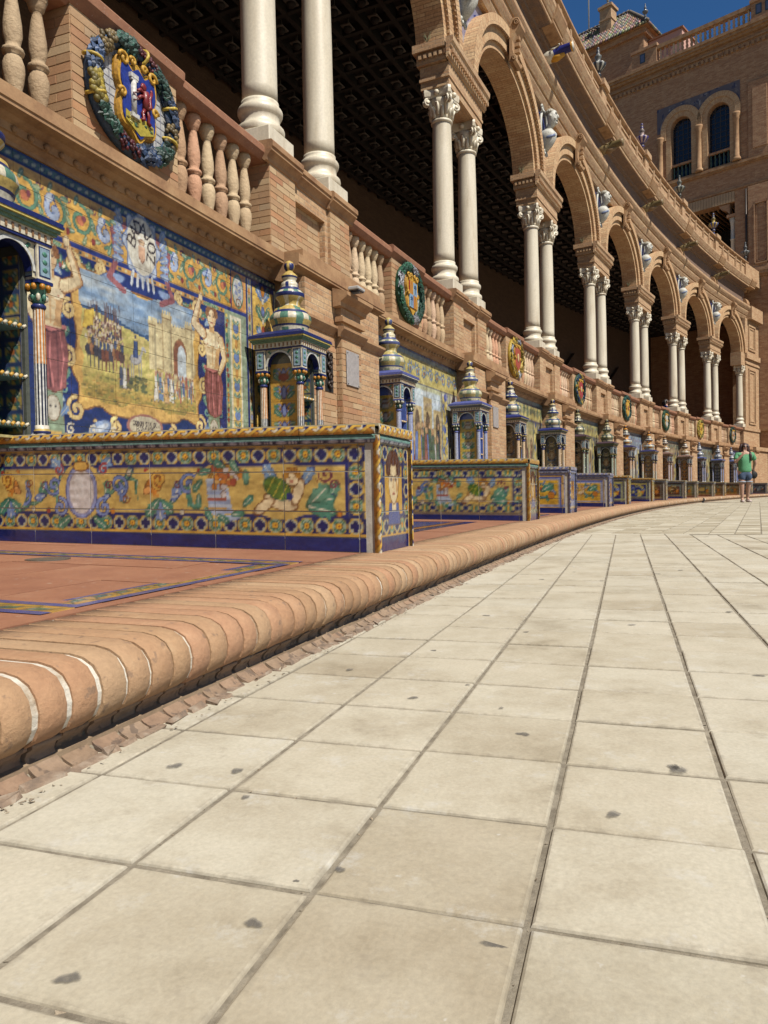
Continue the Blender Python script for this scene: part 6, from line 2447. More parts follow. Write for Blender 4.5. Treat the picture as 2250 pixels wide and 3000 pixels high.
# ------------------------------------------------------------------ little tiled kiosks (book shelves) on the bench arms
KST = [dict(dome=(s255(214, 184, 104), BLU, CRM, s255(96, 140, 120)), pan=YEL, mot=(GRN, LBL), stripe=(ORA, s255(236, 226, 206), s255(30, 34, 60)), arch=s255(214, 206, 176), cap=(s255(206, 140, 40), GRN), corn=(BLU, s255(222, 200, 110), s255(120, 150, 120)), inn=s255(96, 100, 92), d='yellow, blue and white domed kiosk with orange fluted columns'),
       dict(dome=(s255(206, 186, 116), s255(84, 92, 140), s255(226, 214, 176), s255(150, 160, 130)), pan=s255(214, 184, 84), mot=(GRN, s255(190, 190, 180)), stripe=(s255(96, 120, 196), s255(230, 230, 230), s255(96, 120, 196)), arch=s255(170, 140, 110), cap=(s255(190, 190, 170), DGR), corn=(s255(96, 104, 170), s255(226, 222, 210), s255(120, 122, 130)), inn=s255(100, 120, 190), d='yellow domed kiosk with blue striped columns'),
       dict(dome=(s255(200, 180, 130), s255(40, 50, 120), s255(220, 214, 190), s255(110, 130, 120)), pan=s255(120, 104, 74), mot=(s255(60, 72, 90), s255(200, 180, 130)), stripe=(s255(224, 170, 110), s255(236, 226, 200), s255(224, 170, 110)), arch=s255(130, 120, 90), cap=(s255(190, 170, 110), s255(60, 60, 110)), corn=(s255(50, 60, 130), s255(206, 190, 130), s255(110, 120, 100)), inn=s255(40, 50, 120), d='blue topped kiosk with dark portrait panel and cream columns'),
       dict(dome=(s255(150, 140, 96), s255(44, 48, 70), s255(206, 196, 160), s255(96, 110, 90)), pan=s255(62, 62, 48), mot=(s255(110, 120, 100), s255(180, 170, 130)), stripe=(s255(150, 170, 150), s255(206, 206, 180), s255(120, 150, 120)), arch=s255(90, 100, 90), cap=(s255(180, 160, 90), DGR), corn=(s255(90, 70, 80), s255(150, 140, 90), s255(110, 120, 90)), inn=s255(60, 70, 60), d='dark green kiosk with pale green columns'),
       dict(dome=(s255(220, 150, 50), s255(70, 66, 90), s255(214, 206, 180), s255(170, 176, 176)), pan=s255(160, 120, 60), mot=(s255(110, 100, 110), s255(200, 170, 110)), stripe=(s255(230, 176, 140), s255(230, 214, 190), s255(190, 180, 140)), arch=s255(180, 150, 110), cap=(s255(60, 60, 80), s255(160, 140, 80)), corn=(s255(60, 60, 110), s255(200, 190, 160), s255(170, 150, 110)), inn=s255(60, 70, 110), d='orange based domed kiosk with salmon columns'),
       dict(dome=(s255(190, 150, 100), s255(80, 60, 70), s255(216, 206, 190), s255(200, 176, 130)), pan=s255(170, 136, 96), mot=(s255(80, 60, 60), s255(206, 140, 60)), stripe=(s255(190, 160, 180), s255(228, 220, 210), s255(170, 140, 160)), arch=s255(160, 130, 110), cap=(s255(80, 60, 90), s255(190, 160, 130)), corn=(s255(150, 120, 110), s255(206, 190, 160), s255(150, 130, 110)), inn=s255(70, 60, 90), d='brownish domed kiosk with mauve columns'),
       dict(dome=(s255(150, 150, 160), s255(60, 70, 110), s255(220, 218, 210), s255(130, 140, 150)), pan=s255(84, 84, 80), mot=(s255(150, 150, 140), s255(120, 130, 150)), stripe=(s255(70, 96, 180), s255(220, 222, 228), s255(60, 80, 160)), arch=s255(110, 110, 116), cap=(s255(160, 160, 160), s255(60, 70, 110)), corn=(s255(84, 96, 150), s255(200, 200, 200), s255(110, 116, 130)), inn=s255(50, 80, 170), d='grey and blue domed kiosk'),
       dict(dome=(s255(150, 150, 160), s255(60, 70, 110), s255(220, 218, 210), s255(130, 140, 150)), pan=s255(84, 84, 80), mot=(s255(150, 150, 140), s255(120, 130, 150)), stripe=(s255(70, 96, 180), s255(220, 222, 228), s255(60, 80, 160)), arch=s255(110, 110, 116), cap=(s255(160, 160, 160), s255(60, 70, 110)), corn=(s255(84, 96, 150), s255(200, 200, 200), s255(110, 116, 130)), inn=s255(50, 80, 170), d='grey and blue domed kiosk')]
KZ = .695                       # bench top where the kiosks stand
KH = .182                        # half distance between column axes
DOME = [(.15, 1.835), (.152, 1.85), (.158, 1.872), (.16, 1.885), (.168, 1.9), (.172, 1.92), (.187, 1.945), (.187, 1.965), (.18, 1.99), (.165, 2.005), (.146, 2.03), (.14, 2.05), (.11, 2.058), (.09, 2.075), (.087, 2.095), (.105, 2.13), (.127, 2.155), (.13, 2.175), (.13, 2.19), (.12, 2.2), (.106, 2.215),
        (.078, 2.245), (.08, 2.26), (.079, 2.275), (.07, 2.29), (.057, 2.3), (.056, 2.315), (.067, 2.33), (.07, 2.345), (.07, 2.355), (.055, 2.368), (.036, 2.385), (.026, 2.4)]


def kiosk_protos(i, seg):
    S = KST[i]
    A, Bc_, C_, E_ = S['dome']
    ms = {}
    hatch = lambda a, b, p=3: (lambda k, n: a if (k * 24 // n) % p else b)
    bandc = []
    for k in range(len(DOME) - 1):
        z = (DOME[k][1] + DOME[k + 1][1]) / 2
        if z < 1.868:
            c = hatch(C_, E_, 4)
        elif z < 1.89:
            c = C_
        elif z < 1.91:
            c = Bc_
        elif z < 1.955:
            c = hatch(A, E_, 5)
        elif z < 2.0:
            c = hatch(C_, E_, 3)
        elif z < 2.035:
            c = Bc_
        elif z < 2.07:
            c = hatch(A, E_, 5)
        elif z < 2.15:
            c = hatch(A, C_, 4)
        elif z < 2.185:
            c = Bc_
        elif z < 2.22:
            c = hatch(C_, E_, 3)
        elif z < 2.24:
            c = Bc_
        elif z < 2.29:
            c = hatch(C_, Bc_, 6)
        elif z < 2.325:
            c = C_
        elif z < 2.35:
            c = Bc_
        else:
            c = A
        bandc.append(c)
    ms['dome'] = G().lathe([(r, z - KZ) for r, z in DOME], seg, (0, 0, 0), bandc).mesh('dome', M['glaze'])
    ms['finial'] = G().lathe([(.028, 1.7), (.044, 1.722), (.048, 1.745), (.043, 1.765), (.03, 1.782), (.012, 1.793), (.002, 1.796)], 12, (0, 0, 0), [(lambda k, n: Bc_ if k % 3 else A)] * 3 + [A] * 3).mesh('finial', M['glaze'])
    # fluted, striped column with capital
    a, b, c = S['stripe']
    nst = 24

    def strp(lo):
        def f(k, n):
            return (c if lo else a) if k % 2 else (b if not lo else s255(232, 230, 222))
        return f
    fl = lambda ang, r, z: r * (1 - .045 * (math.cos(ang * 12 + PI) > 0))
    g = G()
    g.bbox(-.04, .04, -.04, .04, 0, .025, .003, b)
    g.lathe([(.04, .025), (.042, .04), (.034, .052), (.033, .07)], 16, (0, 0, 0), [BLU if i != 1 else a, A, b])
    g.lathe([(.031, .07), (.031, .38)], nst, (0, 0, 0), [strp(True)], False, fl)
    g.lathe([(.031, .38), (.029, .655)], nst, (0, 0, 0), [strp(False)], False, fl)
    g.lathe([(.03, .655), (.036, .662), (.036, .674), (.03, .68)], 16, (0, 0, 0), [S['corn'][0]] * 3)
    ms['column'] = g.mesh('column', M['glaze'])
    g = G()
    g.lathe([(.028, .68), (.03, .7), (.036, .735), (.046, .765), (.05, .775)], 12, (0, 0, 0), [S['cap'][1]] * 4)
    for q in range(8):
        t = q * PI / 4 + PI / 8
        g.blob((.05 * math.cos(t), .05 * math.sin(t), .762), .016, .016, .017, 6, 4, S['cap'][0])
        t += PI / 8
        g.blob((.037 * math.cos(t), .037 * math.sin(t), .712), .012, .012, .02, 6, 4, S['cap'][1] if q % 2 else CRM)
    g.box(-.05, .05, -.05, .05, .778, .795, S['corn'][0])
    ms['capital'] = g.mesh('capital', M['glaze'])
    # block over the column with an inset painted panel
    g = G()
    g.box(-.046, .046, -.046, .046, .797, .972, CRM)
    for s in (-1, 1):
        for q, cc in ((.036, BLU), (.03, s255(150, 176, 190))):
            d = .048 if q > .033 else .0495
            g.add([(s * d, -q, .81 + (.036 - q)), (s * d, q, .81 + (.036 - q)), (s * d, q, .96 - (.036 - q)), (s * d, -q, .96 - (.036 - q))], [(0, 1, 2, 3) if s > 0 else (3, 2, 1, 0)], cc)
            g.add([(-q, s * d, .81 + (.036 - q)), (q, s * d, .81 + (.036 - q)), (q, s * d, .96 - (.036 - q)), (-q, s * d, .96 - (.036 - q))], [(3, 2, 1, 0) if s > 0 else (0, 1, 2, 3)], cc)
        for zz in (.845, .885, .925):
            g.blob((s * .0495, 0, zz), .003, .017, .014, 6, 4, S['mot'][0])
            g.blob((0, s * .0495, zz), .017, .003, .014, 6, 4, S['mot'][0])
    ms['block'] = g.mesh('block', M['glaze'])
    # arch panel between two blocks, facing -y, spanning x
    w, zr, zt = KH - .046, .80, .972
    rad = .118
    g = G()
    cu = [(rad * math.cos(t), zr + .03 + rad * math.sin(t)) for t in np.linspace(PI, 0, 17)]
    for k in range(16):
        (xa, za), (xb, zb) = cu[k], cu[k + 1]
        g.add([(xa, -.03, za), (xb, -.03, zb), (xb, -.03, zt), (xa, -.03, zt)], [(0, 1, 2, 3)], S['arch'])
        g.add([(xa, -.03, za), (xa, .02, za), (xb, .02, zb), (xb, -.03, zb)], [(0, 1, 2, 3)], BLU)
        g.add([(xa, .02, za), (xa, .02, zt), (xb, .02, zt), (xb, .02, zb)], [(0, 1, 2, 3)], S['inn'])
        q = (rad + .016) / rad
        o0, o1 = (xa * q, zr + .03 + (za - zr - .03) * q), (xb * q, zr + .03 + (zb - zr - .03) * q)
        g.add([(xa, -.036, za), (xb, -.036, zb), (o1[0], -.036, o1[1]), (o0[0], -.036, o0[1])], [(0, 1, 2, 3)], s255(222, 222, 214) if i < 3 else s255(190, 186, 170))
        g.add([(o0[0], -.036, o0[1]), (o1[0], -.036, o1[1]), (o1[0], -.029, o1[1]), (o0[0], -.029, o0[1])], [(0, 1, 2, 3)], BLU)
    for s in (-1, 1):
        xa, xb = (-w, -rad) if s < 0 else (rad, w)
        g.add([(xa, -.03, zr), (xb, -.03, zr), (xb, -.03, zt), (xa, -.03, zt)], [(0, 1, 2, 3)], S['arch'])
        for q in range(3):
            g.blob((s * (.1 - q * .012), -.031, .955 - q * .012), .014, .004, .009, 6, 4, S['mot'][0])
    ms['arch'] = g.mesh('arch', M['glaze'])
    # entablature and cornice
    c0, c1, c2 = S['corn']
    g = G()
    g.box(-.232, .232, -.232, .232, .972, .985, BLU)
    for k, (h, z0, z1, cc) in enumerate(((.236, .985, 1.03, CRM if i < 3 else c2), (.25, 1.03, 1.045, c2), (.262, 1.045, 1.06, c2), (.272, 1.06, 1.072, c1), (.276, 1.072, 1.085, c0), (.272, 1.085, 1.098, c0))):
        g.box(-h, h, -h, h, z0, z1, cc)
    for s in (-1, 1):
        for k in range(12):
            x = -.222 + k * .04
            g.box(x, x + .012, s * .2385 - .002, s * .2385 + .002, .992, 1.022, s255(160, 120, 80))
            g.box(s * .2385 - .002, s * .2385 + .002, x, x + .012, .992, 1.022, s255(160, 120, 80))
    ms['cornice'] = g.mesh('cornice', M['glaze'])
    g = G()
    vs = []
    for h, z in ((.266, 1.098), (.195, 1.138)):
        vs += [(-h, -h, z), (h, -h, z), (h, h, z), (-h, h, z)]
    g.add(vs, [(0, 1, 5, 4), (1, 2, 6, 5), (2, 3, 7, 6), (3, 0, 4, 7), (4, 5, 6, 7)], c0)
    ms['roof'] = g.mesh('roof', M['glaze'])
    # inner cabinet: back, two sides (painted outside), shelves
    g = G()
    g.box(-.13, .13, .12, .15, 0, .97, S['inn'])
    ms['back'] = g.mesh('back_panel', M['tile'])
    if i == 0:
        cb = Cv(.24, .9, 200, s255(60, 74, 110))
        for yy in np.arange(.06, .9, .12):
            for xx in (.06, .18):
                cb.rect(xx - .05, xx + .05, yy - .05, yy + .05, s255(196, 168, 90))
                for a_ in range(4):
                    cb.leaf(xx, yy, .055, a_ * PI / 2 + PI / 4, s255(70, 120, 110), BLU)
                cb.ell(xx, yy, .016, .016, s255(190, 110, 60), 0, BRN, .003)
        ms['niche'] = [tile_mesh('tile', cb, (0, .24, q * .15, q * .15 + .15), lambda u, v, d: (-.12 + u, .12 - d, v + .02), .012, M['tile'], .001, .003) for q in range(6)]
        ms['niche'] += [tile_mesh('tile', cb, (0, .24, q * .15, q * .15 + .15), lambda u, v, d: (.118 - d, -.13 + u, v + .02), .012, M['tile'], .001, .003) for q in range(6)]
    g = G()
    g.box(-.012, .012, -.15, .15, 0, .97, S['inn'] if i < 2 else S['pan'])
    ms['side'] = g.mesh('side_panel', M['tile'])
    cv = Cv(.27, .84, 170, S['pan'])
    cv.rect(0, .012, 0, .84, YEL if i < 2 else S['pan'])
    m1, m2 = S['mot']
    for k in range(5):
        y = .07 + k * .155
        for s in (-1, 1):
            cv.spiral(.135 + s * .06, y + .06, .045, 1.2, PI / 2, .012, m2, s, BRN)
            cv.leaf(.135 + s * .03, y, .09, PI / 2 - s * .9, m1, DGR)
            cv.leaf(.135 + s * .05, y + .09, .06, PI / 2 - s * 1.6, m1, None)
        cv.ell(.135, y + .05, .02, .05, m2, 0, BLU)
    cv.rect(0, .27, 0, .02, m2)
    if i in (2, 3):
        cv.ell(.135, .5, .07, .085, s255(190, 160, 110), 0, BRN, .012)
        cv.ell(.135, .5, .03, .04, s255(226, 200, 150), 0, BRN)
    cv.ell(.135, .72, .05, .03, RED if i == 0 else m2, 0, BRN)
    cv.grain(.02, i)
    ms['panel_cv'] = cv
    fnp = lambda u, v, d: (-.142 - d, .135 - u, v + .02)
    ms['tiles'] = [tile_mesh('tile', cv, (0, .27, a, b), fnp, .011 if i == 0 else .02, M['tile'], .001, .003) for a, b in ((0, .17), (.17, .34), (.34, .51), (.51, .68), (.68, .84))]
    g = G()
    g.box(-.118, .118, -.14, .12, 0, .014, s255(120, 150, 150) if i != 1 else S['inn'])
    for k in range(9):
        g.tube([(-.115 + k * .0285, -.146, .006), (-.1 + k * .0285, -.146, .018)], .009, 6, YEL if k % 2 else CRM)
    ms['shelf'] = g.mesh('shelf', M['glaze'])
    g = G()
    g.box(-.255, .255, -.255, .255, -.012, .0, s255(206, 190, 130) if i == 0 else S['corn'][0])
    ms['base'] = g.mesh('base', M['glaze'])
    return ms


KWORD = ['left of the first mural, cut by the picture edge', 'beside the brick pier with the lamp']
KM = {}
for k in range(8):
    for s in (-1, 1):
        if k == 7 and s > 0:
            continue
        sty = k
        if sty not in KM:
            KM[sty] = kiosk_protos(sty, 32 if k < 2 else 20)
        ms = KM[sty]
        if k == 0:
            lb = KST[0]['d'] + (', cut by the left picture edge' if s < 0 else ', beside the nearest brick pier')
        elif k == 7:
            lb = 'last grey and blue kiosk before the pavilion, behind the walking person'
        else:
            lb = KST[sty]['d'] + (', nearer of its matching pair' if s < 0 else ', farther of its matching pair')
        t = thing('domed_kiosk', lb, 'kiosk', k + (.2855 if s > 0 else -.292), -.60, KZ, 'domed kiosks on the bench arms')
        obj('base', ms['base'], None, t)
        for x in (-KH, KH):
            for y in (-KH, KH):
                c_ = obj('column', ms['column'], None, t, (x, y, 0))
                obj('capital', ms['capital'], None, c_)
                obj('block', ms['block'], None, t, (x, y, 0))
        for q in range(4):
            rz = q * PI / 2
            obj('arch', ms['arch'], None, t, (KH * math.sin(rz), -KH * math.cos(rz), 0), rz)
        obj('cornice', ms['cornice'], None, t)
        obj('roof', ms['roof'], None, t)
        obj('dome', ms['dome'], None, t)
        obj('finial', ms['finial'], None, t)
        obj('back_panel', ms['back'], None, t)
        for q in (-1, 1):
            sp = obj('side_panel', ms['side'], None, t, (q * .13, 0, 0))
        for me in ms['tiles'] + ms.get('niche', []):
            obj('tile', me, None, t)
        for z in (.06, .3, .55):
            obj('shelf', ms['shelf'], None, t, (0, 0, z))

# ------------------------------------------------------------------ ceramic coats of arms on the balustrade
MDES = [dict(w=None, f=s255(44, 62, 150), d='large ceramic medallion with column and red lion on blue shield, fruit wreath'),
        dict(w=(s255(40, 96, 72), s255(50, 110, 80), s255(190, 190, 196)), f='pales', d='ceramic medallion with green leaf wreath, silver ribbons and striped shield'),
        dict(w=(s255(206, 176, 70), s255(190, 150, 60), s255(196, 200, 210)), f=s255(190, 90, 70), d='ceramic medallion with yellow wreath and red shield, third along'),
        dict(w=(s255(60, 96, 80), s255(40, 56, 100), s255(214, 180, 80)), f=s255(180, 70, 70), d='ceramic medallion with dark blue and green wreath and red shield, fourth along'),
        dict(w=(s255(50, 100, 86), s255(44, 90, 80), s255(210, 210, 200)), f=s255(226, 180, 80), d='ceramic medallion with teal wreath and gold shield, fifth along'),
        dict(w=(s255(52, 96, 70), s255(70, 110, 80), s255(200, 204, 206)), f=s255(206, 206, 196), d='ceramic medallion with green wreath and silver shield, sixth along'),
        dict(w=(s255(214, 190, 90), s255(160, 150, 70), s255(120, 120, 130)), f=s255(226, 190, 80), d='ceramic medallion with pale yellow wreath, seventh along'),
        dict(w=(s255(56, 84, 60), s255(50, 60, 80), s255(226, 200, 90)), f=s255(196, 180, 160), d='ceramic medallion with dark wreath, last before the pavilion')]
RX, RZ = .41, .36
SHD = [(-.19, .2), (-.13, .235), (-.07, .2), (0, .245), (.07, .2), (.13, .235), (.19, .2), (.2, .08), (.17, 0), (.19, -.1), (.17, -.2), (.08, -.23), (0, -.3), (-.08, -.23), (-.17, -.2), (-.19, -.1), (-.17, 0), (-.2, .08)]
_sh = []
for i_ in range(len(SHD)):
    p0, p1, p2, p3 = (np.array(SHD[(i_ + q) % len(SHD)]) for q in (-1, 0, 1, 2))
    for t in (0, .33, .66):
        _sh.append(tuple(.5 * (2 * p1 + (p2 - p0) * t + (2 * p0 - 5 * p1 + 4 * p2 - p3) * t * t + (3 * p1 - p0 - 3 * p2 + p3) * t ** 3)))
SHD = [(x * 1.06, z * 1.06) for x, z in reversed(_sh)]
SHI = [(x * .84, z * .84 - .005) for x, z in SHD]
for k in range(8):
    S = MDES[k]
    t = thing('ceramic_medallion', S['d'], 'coat of arms', k, -.212, 3.2, 'ceramic coats of arms on the balustrade')
    g = G()
    g.prism([(RX * math.cos(a), RZ * math.sin(a)) for a in np.linspace(0, 2 * PI, 33)[:-1]], -.03, .01, s255(208, 206, 202))
    if k < 2:                      # lattice relief of the field
        for q in range(-6, 7):
            x = q * .06
            z = RZ * .95 * math.sqrt(max(0, 1 - (x / RX) ** 2))
            g.box(x - .003, x + .003, -.033, -.029, -z, z, s255(176, 176, 186))
            zz = q * .055
            x2 = RX * .95 * math.sqrt(max(0, 1 - (zz / RZ) ** 2))
            g.box(-x2, x2, -.033, -.029, zz - .003, zz + .003, s255(176, 176, 186))
    obj('field', g, M['glaze'], t)
    g = G()
    rr = random.Random(k + 11)
    ring = [(RX * math.cos(a), -.03, RZ * math.sin(a)) for a in np.linspace(0, 2 * PI, 41)]
    wc = S['w'] or (s255(40, 66, 130), s255(44, 110, 84), s255(60, 110, 160))
    g.tube(ring, .05, 8, wc[0] if k else s255(52, 84, 120))
    cnt = 420 if k < 2 else 110
    for q in range(cnt):
        a = 2 * PI * (q + rr.random()) / cnt
        da = rr.uniform(-.058, .058)
        sec = int(a / (2 * PI) * 12)
        if k == 0:
            kind = ['blue', 'green', 'grape', 'green', 'cone', 'blue', 'lemon', 'green', 'grape', 'blue', 'green', 'cone'][sec]
        else:
            kind = 'rib' if (k < 4 and sec in (2, 5, 9)) else 'leaf'
        cc = {'blue': s255(64, 92, 136), 'green': s255(52, 100, 84), 'grape': s255(104, 40, 46), 'cone': s255(136, 114, 70), 'lemon': s255(190, 168, 72), 'rib': wc[2], 'leaf': rr.choice(wc[:2])}[kind]
        sz = {'grape': .015, 'lemon': .03, 'cone': .02}.get(kind, .026) * (1 if k < 2 else 1.5)
        up_d = .06 * math.sqrt(max(0, 1 - (da / .062) ** 2))
        x, z = (RX + da) * math.cos(a), (RZ + da) * math.sin(a)
        q_ = rr.uniform(.6, 1.15)
        el = 1.0 if kind in ('grape', 'lemon') else rr.uniform(.35, 1.7)
        cq = tuple(min(1, v * q_) for v in cc)
        if kind in ('grape', 'lemon', 'cone'):
            g.blob((x, -.025 - up_d, z), sz, sz * .8, sz, 7, 5, cq)
        else:
            g.leaf3((x, -.028 - up_d, z), a + PI / 2 + rr.gauss(0, .7), sz * 3.2, sz * 1.7, .02, cq)
    if k == 0:
        for a in (.35, 1.35, 2.9, 3.5, 5.9):
            g.tube([((RX + .062 * math.cos(b)) * math.cos(a), -.03 - .07 * math.sin(b), (RZ + .062 * math.cos(b)) * math.sin(a)) for b in np.linspace(-.3, PI + .3, 9)], .013, 6, s255(222, 190, 80))
    obj('wreath', g, M['glaze_soft'], t)
    g = G()
    gold = s255(222, 170, 60)
    g.prism(SHD, -.075, -.03, gold, s255(200, 146, 46), .05)
    for s in (-1, 1):
        for (x, z, r_) in ((.15, .215, .05), (.17, -.02, .035), (.06, .24, .03)):
            g.tube([(s * (x + r_ * math.cos(b) * (1 - b / 9)), -.085, z + r_ * math.sin(b) * (1 - b / 9)) for b in np.linspace(0, 7, 14)], .013, 6, gold)
    obj('shield_frame', g, M['glaze_soft'], t)
    g = G()
    if S['f'] == 'pales':
        for q in range(8):
            x0 = -.14 + q * .035
            if q < 4:
                g.box(x0, x0 + .035, -.088, -.07, -.02, .16, s255(226, 180, 70) if q % 2 else s255(176, 72, 44))
            else:
                g.box(x0, x0 + .035, -.088, -.07, -.2, -.02, s255(226, 180, 70) if q % 2 else s255(176, 72, 44))
        for x0, z0 in ((0, -.02), (-.14, -.2)):
            g.box(x0, x0 + .14, -.088, -.07, z0, z0 + .18, s255(150, 180, 206))
            g.box(x0 + .062, x0 + .078, -.092, -.07, z0 + .03, z0 + .12, s255(60, 90, 140))
            for b in np.linspace(-.5, PI + .5, 6):
                g.blob((x0 + .07 + .03 * math.cos(b), -.09, z0 + .12 + .022 * math.sin(b)), .016, .006, .01, 6, 4, s255(60, 110, 150))
    else:
        g.prism(SHI, -.084, -.07, S['f'])
        if k == 0:
            g.prism([(-.145, -.19), (0, -.25), (.145, -.19), (.145, -.13), (.05, -.115), (-.05, -.14), (-.145, -.12)], -.088, -.07, s255(196, 178, 70))
            for q in range(14):
                g.blob((rr.uniform(-.13, .13), -.089, rr.uniform(-.2, -.14)), .016, .004, .01, 6, 4, rr.choice((s255(70, 110, 80), s255(120, 110, 60), s255(226, 210, 130))))
    obj('shield', g, M['glaze'], t)
    g = G()
    if k == 0:
        wht = s255(226, 222, 214)
        g.tube([(-.068, -.092, -.125), (-.068, -.092, .1)], .021, 10, wht)
        g.box(-.105, -.03, -.108, -.075, -.155, -.125, wht)
        g.box(-.1, -.036, -.106, -.075, .1, .115, wht)
        g.box(-.106, -.03, -.108, -.075, .115, .145, wht)
        g.tube([(-.09, -.11, -.04), (-.045, -.113, -.02), (-.09, -.11, .01), (-.045, -.113, .03)], .006, 5, s255(150, 110, 110))
        obj('column_emblem', g, M['glaze'], t)
        g = G()
        rd = s255(140, 40, 42)
        g.tube([(.05, -.092, -.04), (.055, -.094, .02), (.045, -.096, .075)], [.026, .024, .03], 8, rd)
        g.blob((.035, -.096, .105), .03, .014, .03, 8, 6, rd)
        g.blob((.012, -.098, .098), .014, .01, .012, 6, 4, rd)
        for pth in (((.04, -.094, .06), (.0, -.096, .075), (-.03, -.096, .05)), ((.045, -.094, .04), (.005, -.096, .03), (-.025, -.096, .0)), ((.045, -.094, -.04), (.02, -.095, -.08), (.035, -.095, -.12), (.01, -.095, -.13)), ((.06, -.094, -.04), (.085, -.095, -.08), (.075, -.095, -.125), (.1, -.095, -.135)), ((.065, -.094, -.03), (.11, -.095, -.01), (.1, -.095, .05), (.12, -.095, .1))):
            g.tube(pth, [.013] * len(pth), 6, rd)
        g.blob((.122, -.095, .11), .015, .008, .02, 6, 4, rd)
        obj('lion_emblem', g, M['glaze'], t)
    else:
        g.blob((0, -.09, .0), .06 if k != 1 else .0005, .01, .09 if k != 1 else .0005, 10, 6, s255(150, 60, 60) if k in (4, 6, 7) else s255(226, 200, 140))
        if k != 1:
            obj('charge', g, M['glaze'], t)

# ------------------------------------------------------------------ ceramic urns on the parapet
UR = [(.1, 0), (.1, .05), (.07, .07), (.05, .12), (.045, .2), (.07, .25), (.085, .27), (.085, .3), (.06, .33), (.055, .36), (.09, .4), (.17, .47), (.22, .55), (.23, .6), (.2, .62), (.1, .64), (.075, .67), (.075, .78), (.1, .82), (.1, .86), (.06, .88), (.05, .95), (.055, .99), (.03, 1.02), (.045, 1.06), (.04, 1.11), (.01, 1.14)]
UC = {2.5: (s255(206, 204, 196), s255(60, 60, 66), 'dark striped'), 3.5: (s255(196, 196, 186), s255(60, 62, 70), 'black and white striped'), 4.5: (s255(206, 180, 170), s255(70, 60, 130), 'purple and brown striped'), 5.5: (s255(170, 168, 150), s255(80, 80, 76), 'grey striped'), 6.5: (s255(206, 176, 80), s255(90, 96, 150), 'yellow and blue'), 7.3: (s255(150, 150, 146), s255(84, 88, 90), 'plain grey'), 1.5: (s255(190, 190, 180), s255(70, 70, 80), 'grey'), 0.5: (s255(190, 190, 180), s255(70, 70, 80), 'grey')}
for p in (3.5, 4.5, 5.5, 6.5, 7.5):
    pp = p
    a, b, nm = UC[7.3 if p == 7.5 else p]
    st = lambda k, n: b if (k // 2) % 2 else a
    cols = []
    for q in range(len(UR) - 1):
        z = (UR[q][1] + UR[q + 1][1]) / 2
        cols.append(st if .38 < z < .63 else (a if z > .66 and z < .8 and p in (4.5, 6.5) else b if (int(z * 20) % 2) else tuple(v * .6 for v in a)))
    t = thing('ceramic_urn', nm + ' glazed urn with tall lid on the gallery parapet', 'urn', pp, -.2, 12.78 if p < 7 else 12.74, 'urns along the parapet')
    body = G().lathe(UR[:15], 32, (0, 0, 0), cols[:14], True, lambda ang, r, z: r * (1 + (.05 * math.cos(ang * 8) if .4 < z < .62 else 0))).mesh('body', M['glaze'])
    obj('body', body, None, t)
    obj('lid', G().lathe(UR[14:], 20, (0, 0, 0), cols[14:]).mesh('lid', M['glaze']), None, t)

# ------------------------------------------------------------------ small fittings on the piers
for p, nm in ((.5, 'on the nearest brick pilaster'), (1.5, 'on the second brick pilaster, half behind a dome')):
    t = thing('wall_plaque', 'pale blank metal plaque with four screws ' + nm, 'plaque', p, -.655, 1.52, 'metal plaques on the pilasters')
    g = G()
    g.bbox(-.155, .145, -.012, -.004, 0, .355, .003)
    obj('plate', g, M['plaque'], t)
    for x in (-.135, .125):
        for z in (.02, .335):
            g = G()
            g.lathe([(.009, 0), (.009, .006), (.004, .009)], 10)
            for q, v in enumerate(g.v):
                g.v[q] = (v[0] + x, -.012 - v[2], v[1] + z)
            obj('screw', g, M['grey'], t)
for p, nm in ((.5, 'nearest'), (1.5, 'second')):
    t = thing('carved_grille', 'dark carved wooden grille in a slot of the ' + nm + ' brick pier', 'grille', p - .075, -.588, 1.42, 'carved grilles in the piers')
    g = G()
    g.box(-.09, .09, -.004, .02, 0, .4)
    obj('slot', g, M['wood'], t)
    g = G()
    for z in (.06, .15, .25, .34):
        s = 1 if int(z * 10) % 2 else -1
        g.tube([(s * .045 * math.cos(a) * (1 - a / 9), -.018, z + .045 * math.sin(a) * (1 - a / 9)) for a in np.linspace(0, 7, 14)], .013, 6)
        g.blob((-s * .04, -.016, z + .04), .025, .014, .02, 7, 5)
    obj('scrollwork', g, M['iron'], t)
for p, nm in ((.5, 'nearest'),):
    t = thing('floodlight', 'small white floodlight resting on the cornice of the nearest brick pier', 'lamp', p - .032, -.80, 2.425)
    g = G()
    g.bbox(-.085, .085, -.06, .06, .02, .055, .008)
    obj('housing', g, M['lamp'], t)
    g = G()
    g.box(-.07, .07, -.05, .05, .012, .021)
    obj('glass', g, M['glass'], t)
    g = G()
    g.box(-.012, .012, -.03, .2, -.005, .013)
    obj('bracket', g, M['grey'], t)

# ------------------------------------------------------------------ corner pavilion closing the gallery
PN = 7.87
pav = thing('corner_pavilion', 'tall brick pavilion with arched windows and roof balustrade behind the gallery end', 'building', PN, 0.0, 0.0)
zk = lambda z: .37 + (z - .37) * 1.016      # heights read off the facade, taken to its distance


def FB(g, s0, s1, x0, x1, z0, z1, col=None):
    """block on the facade: s runs outward along the wall, x is depth into the building (negative = proud)"""
    return g.box(x0, x1, s0, s1, zk(z0), zk(z1), col)


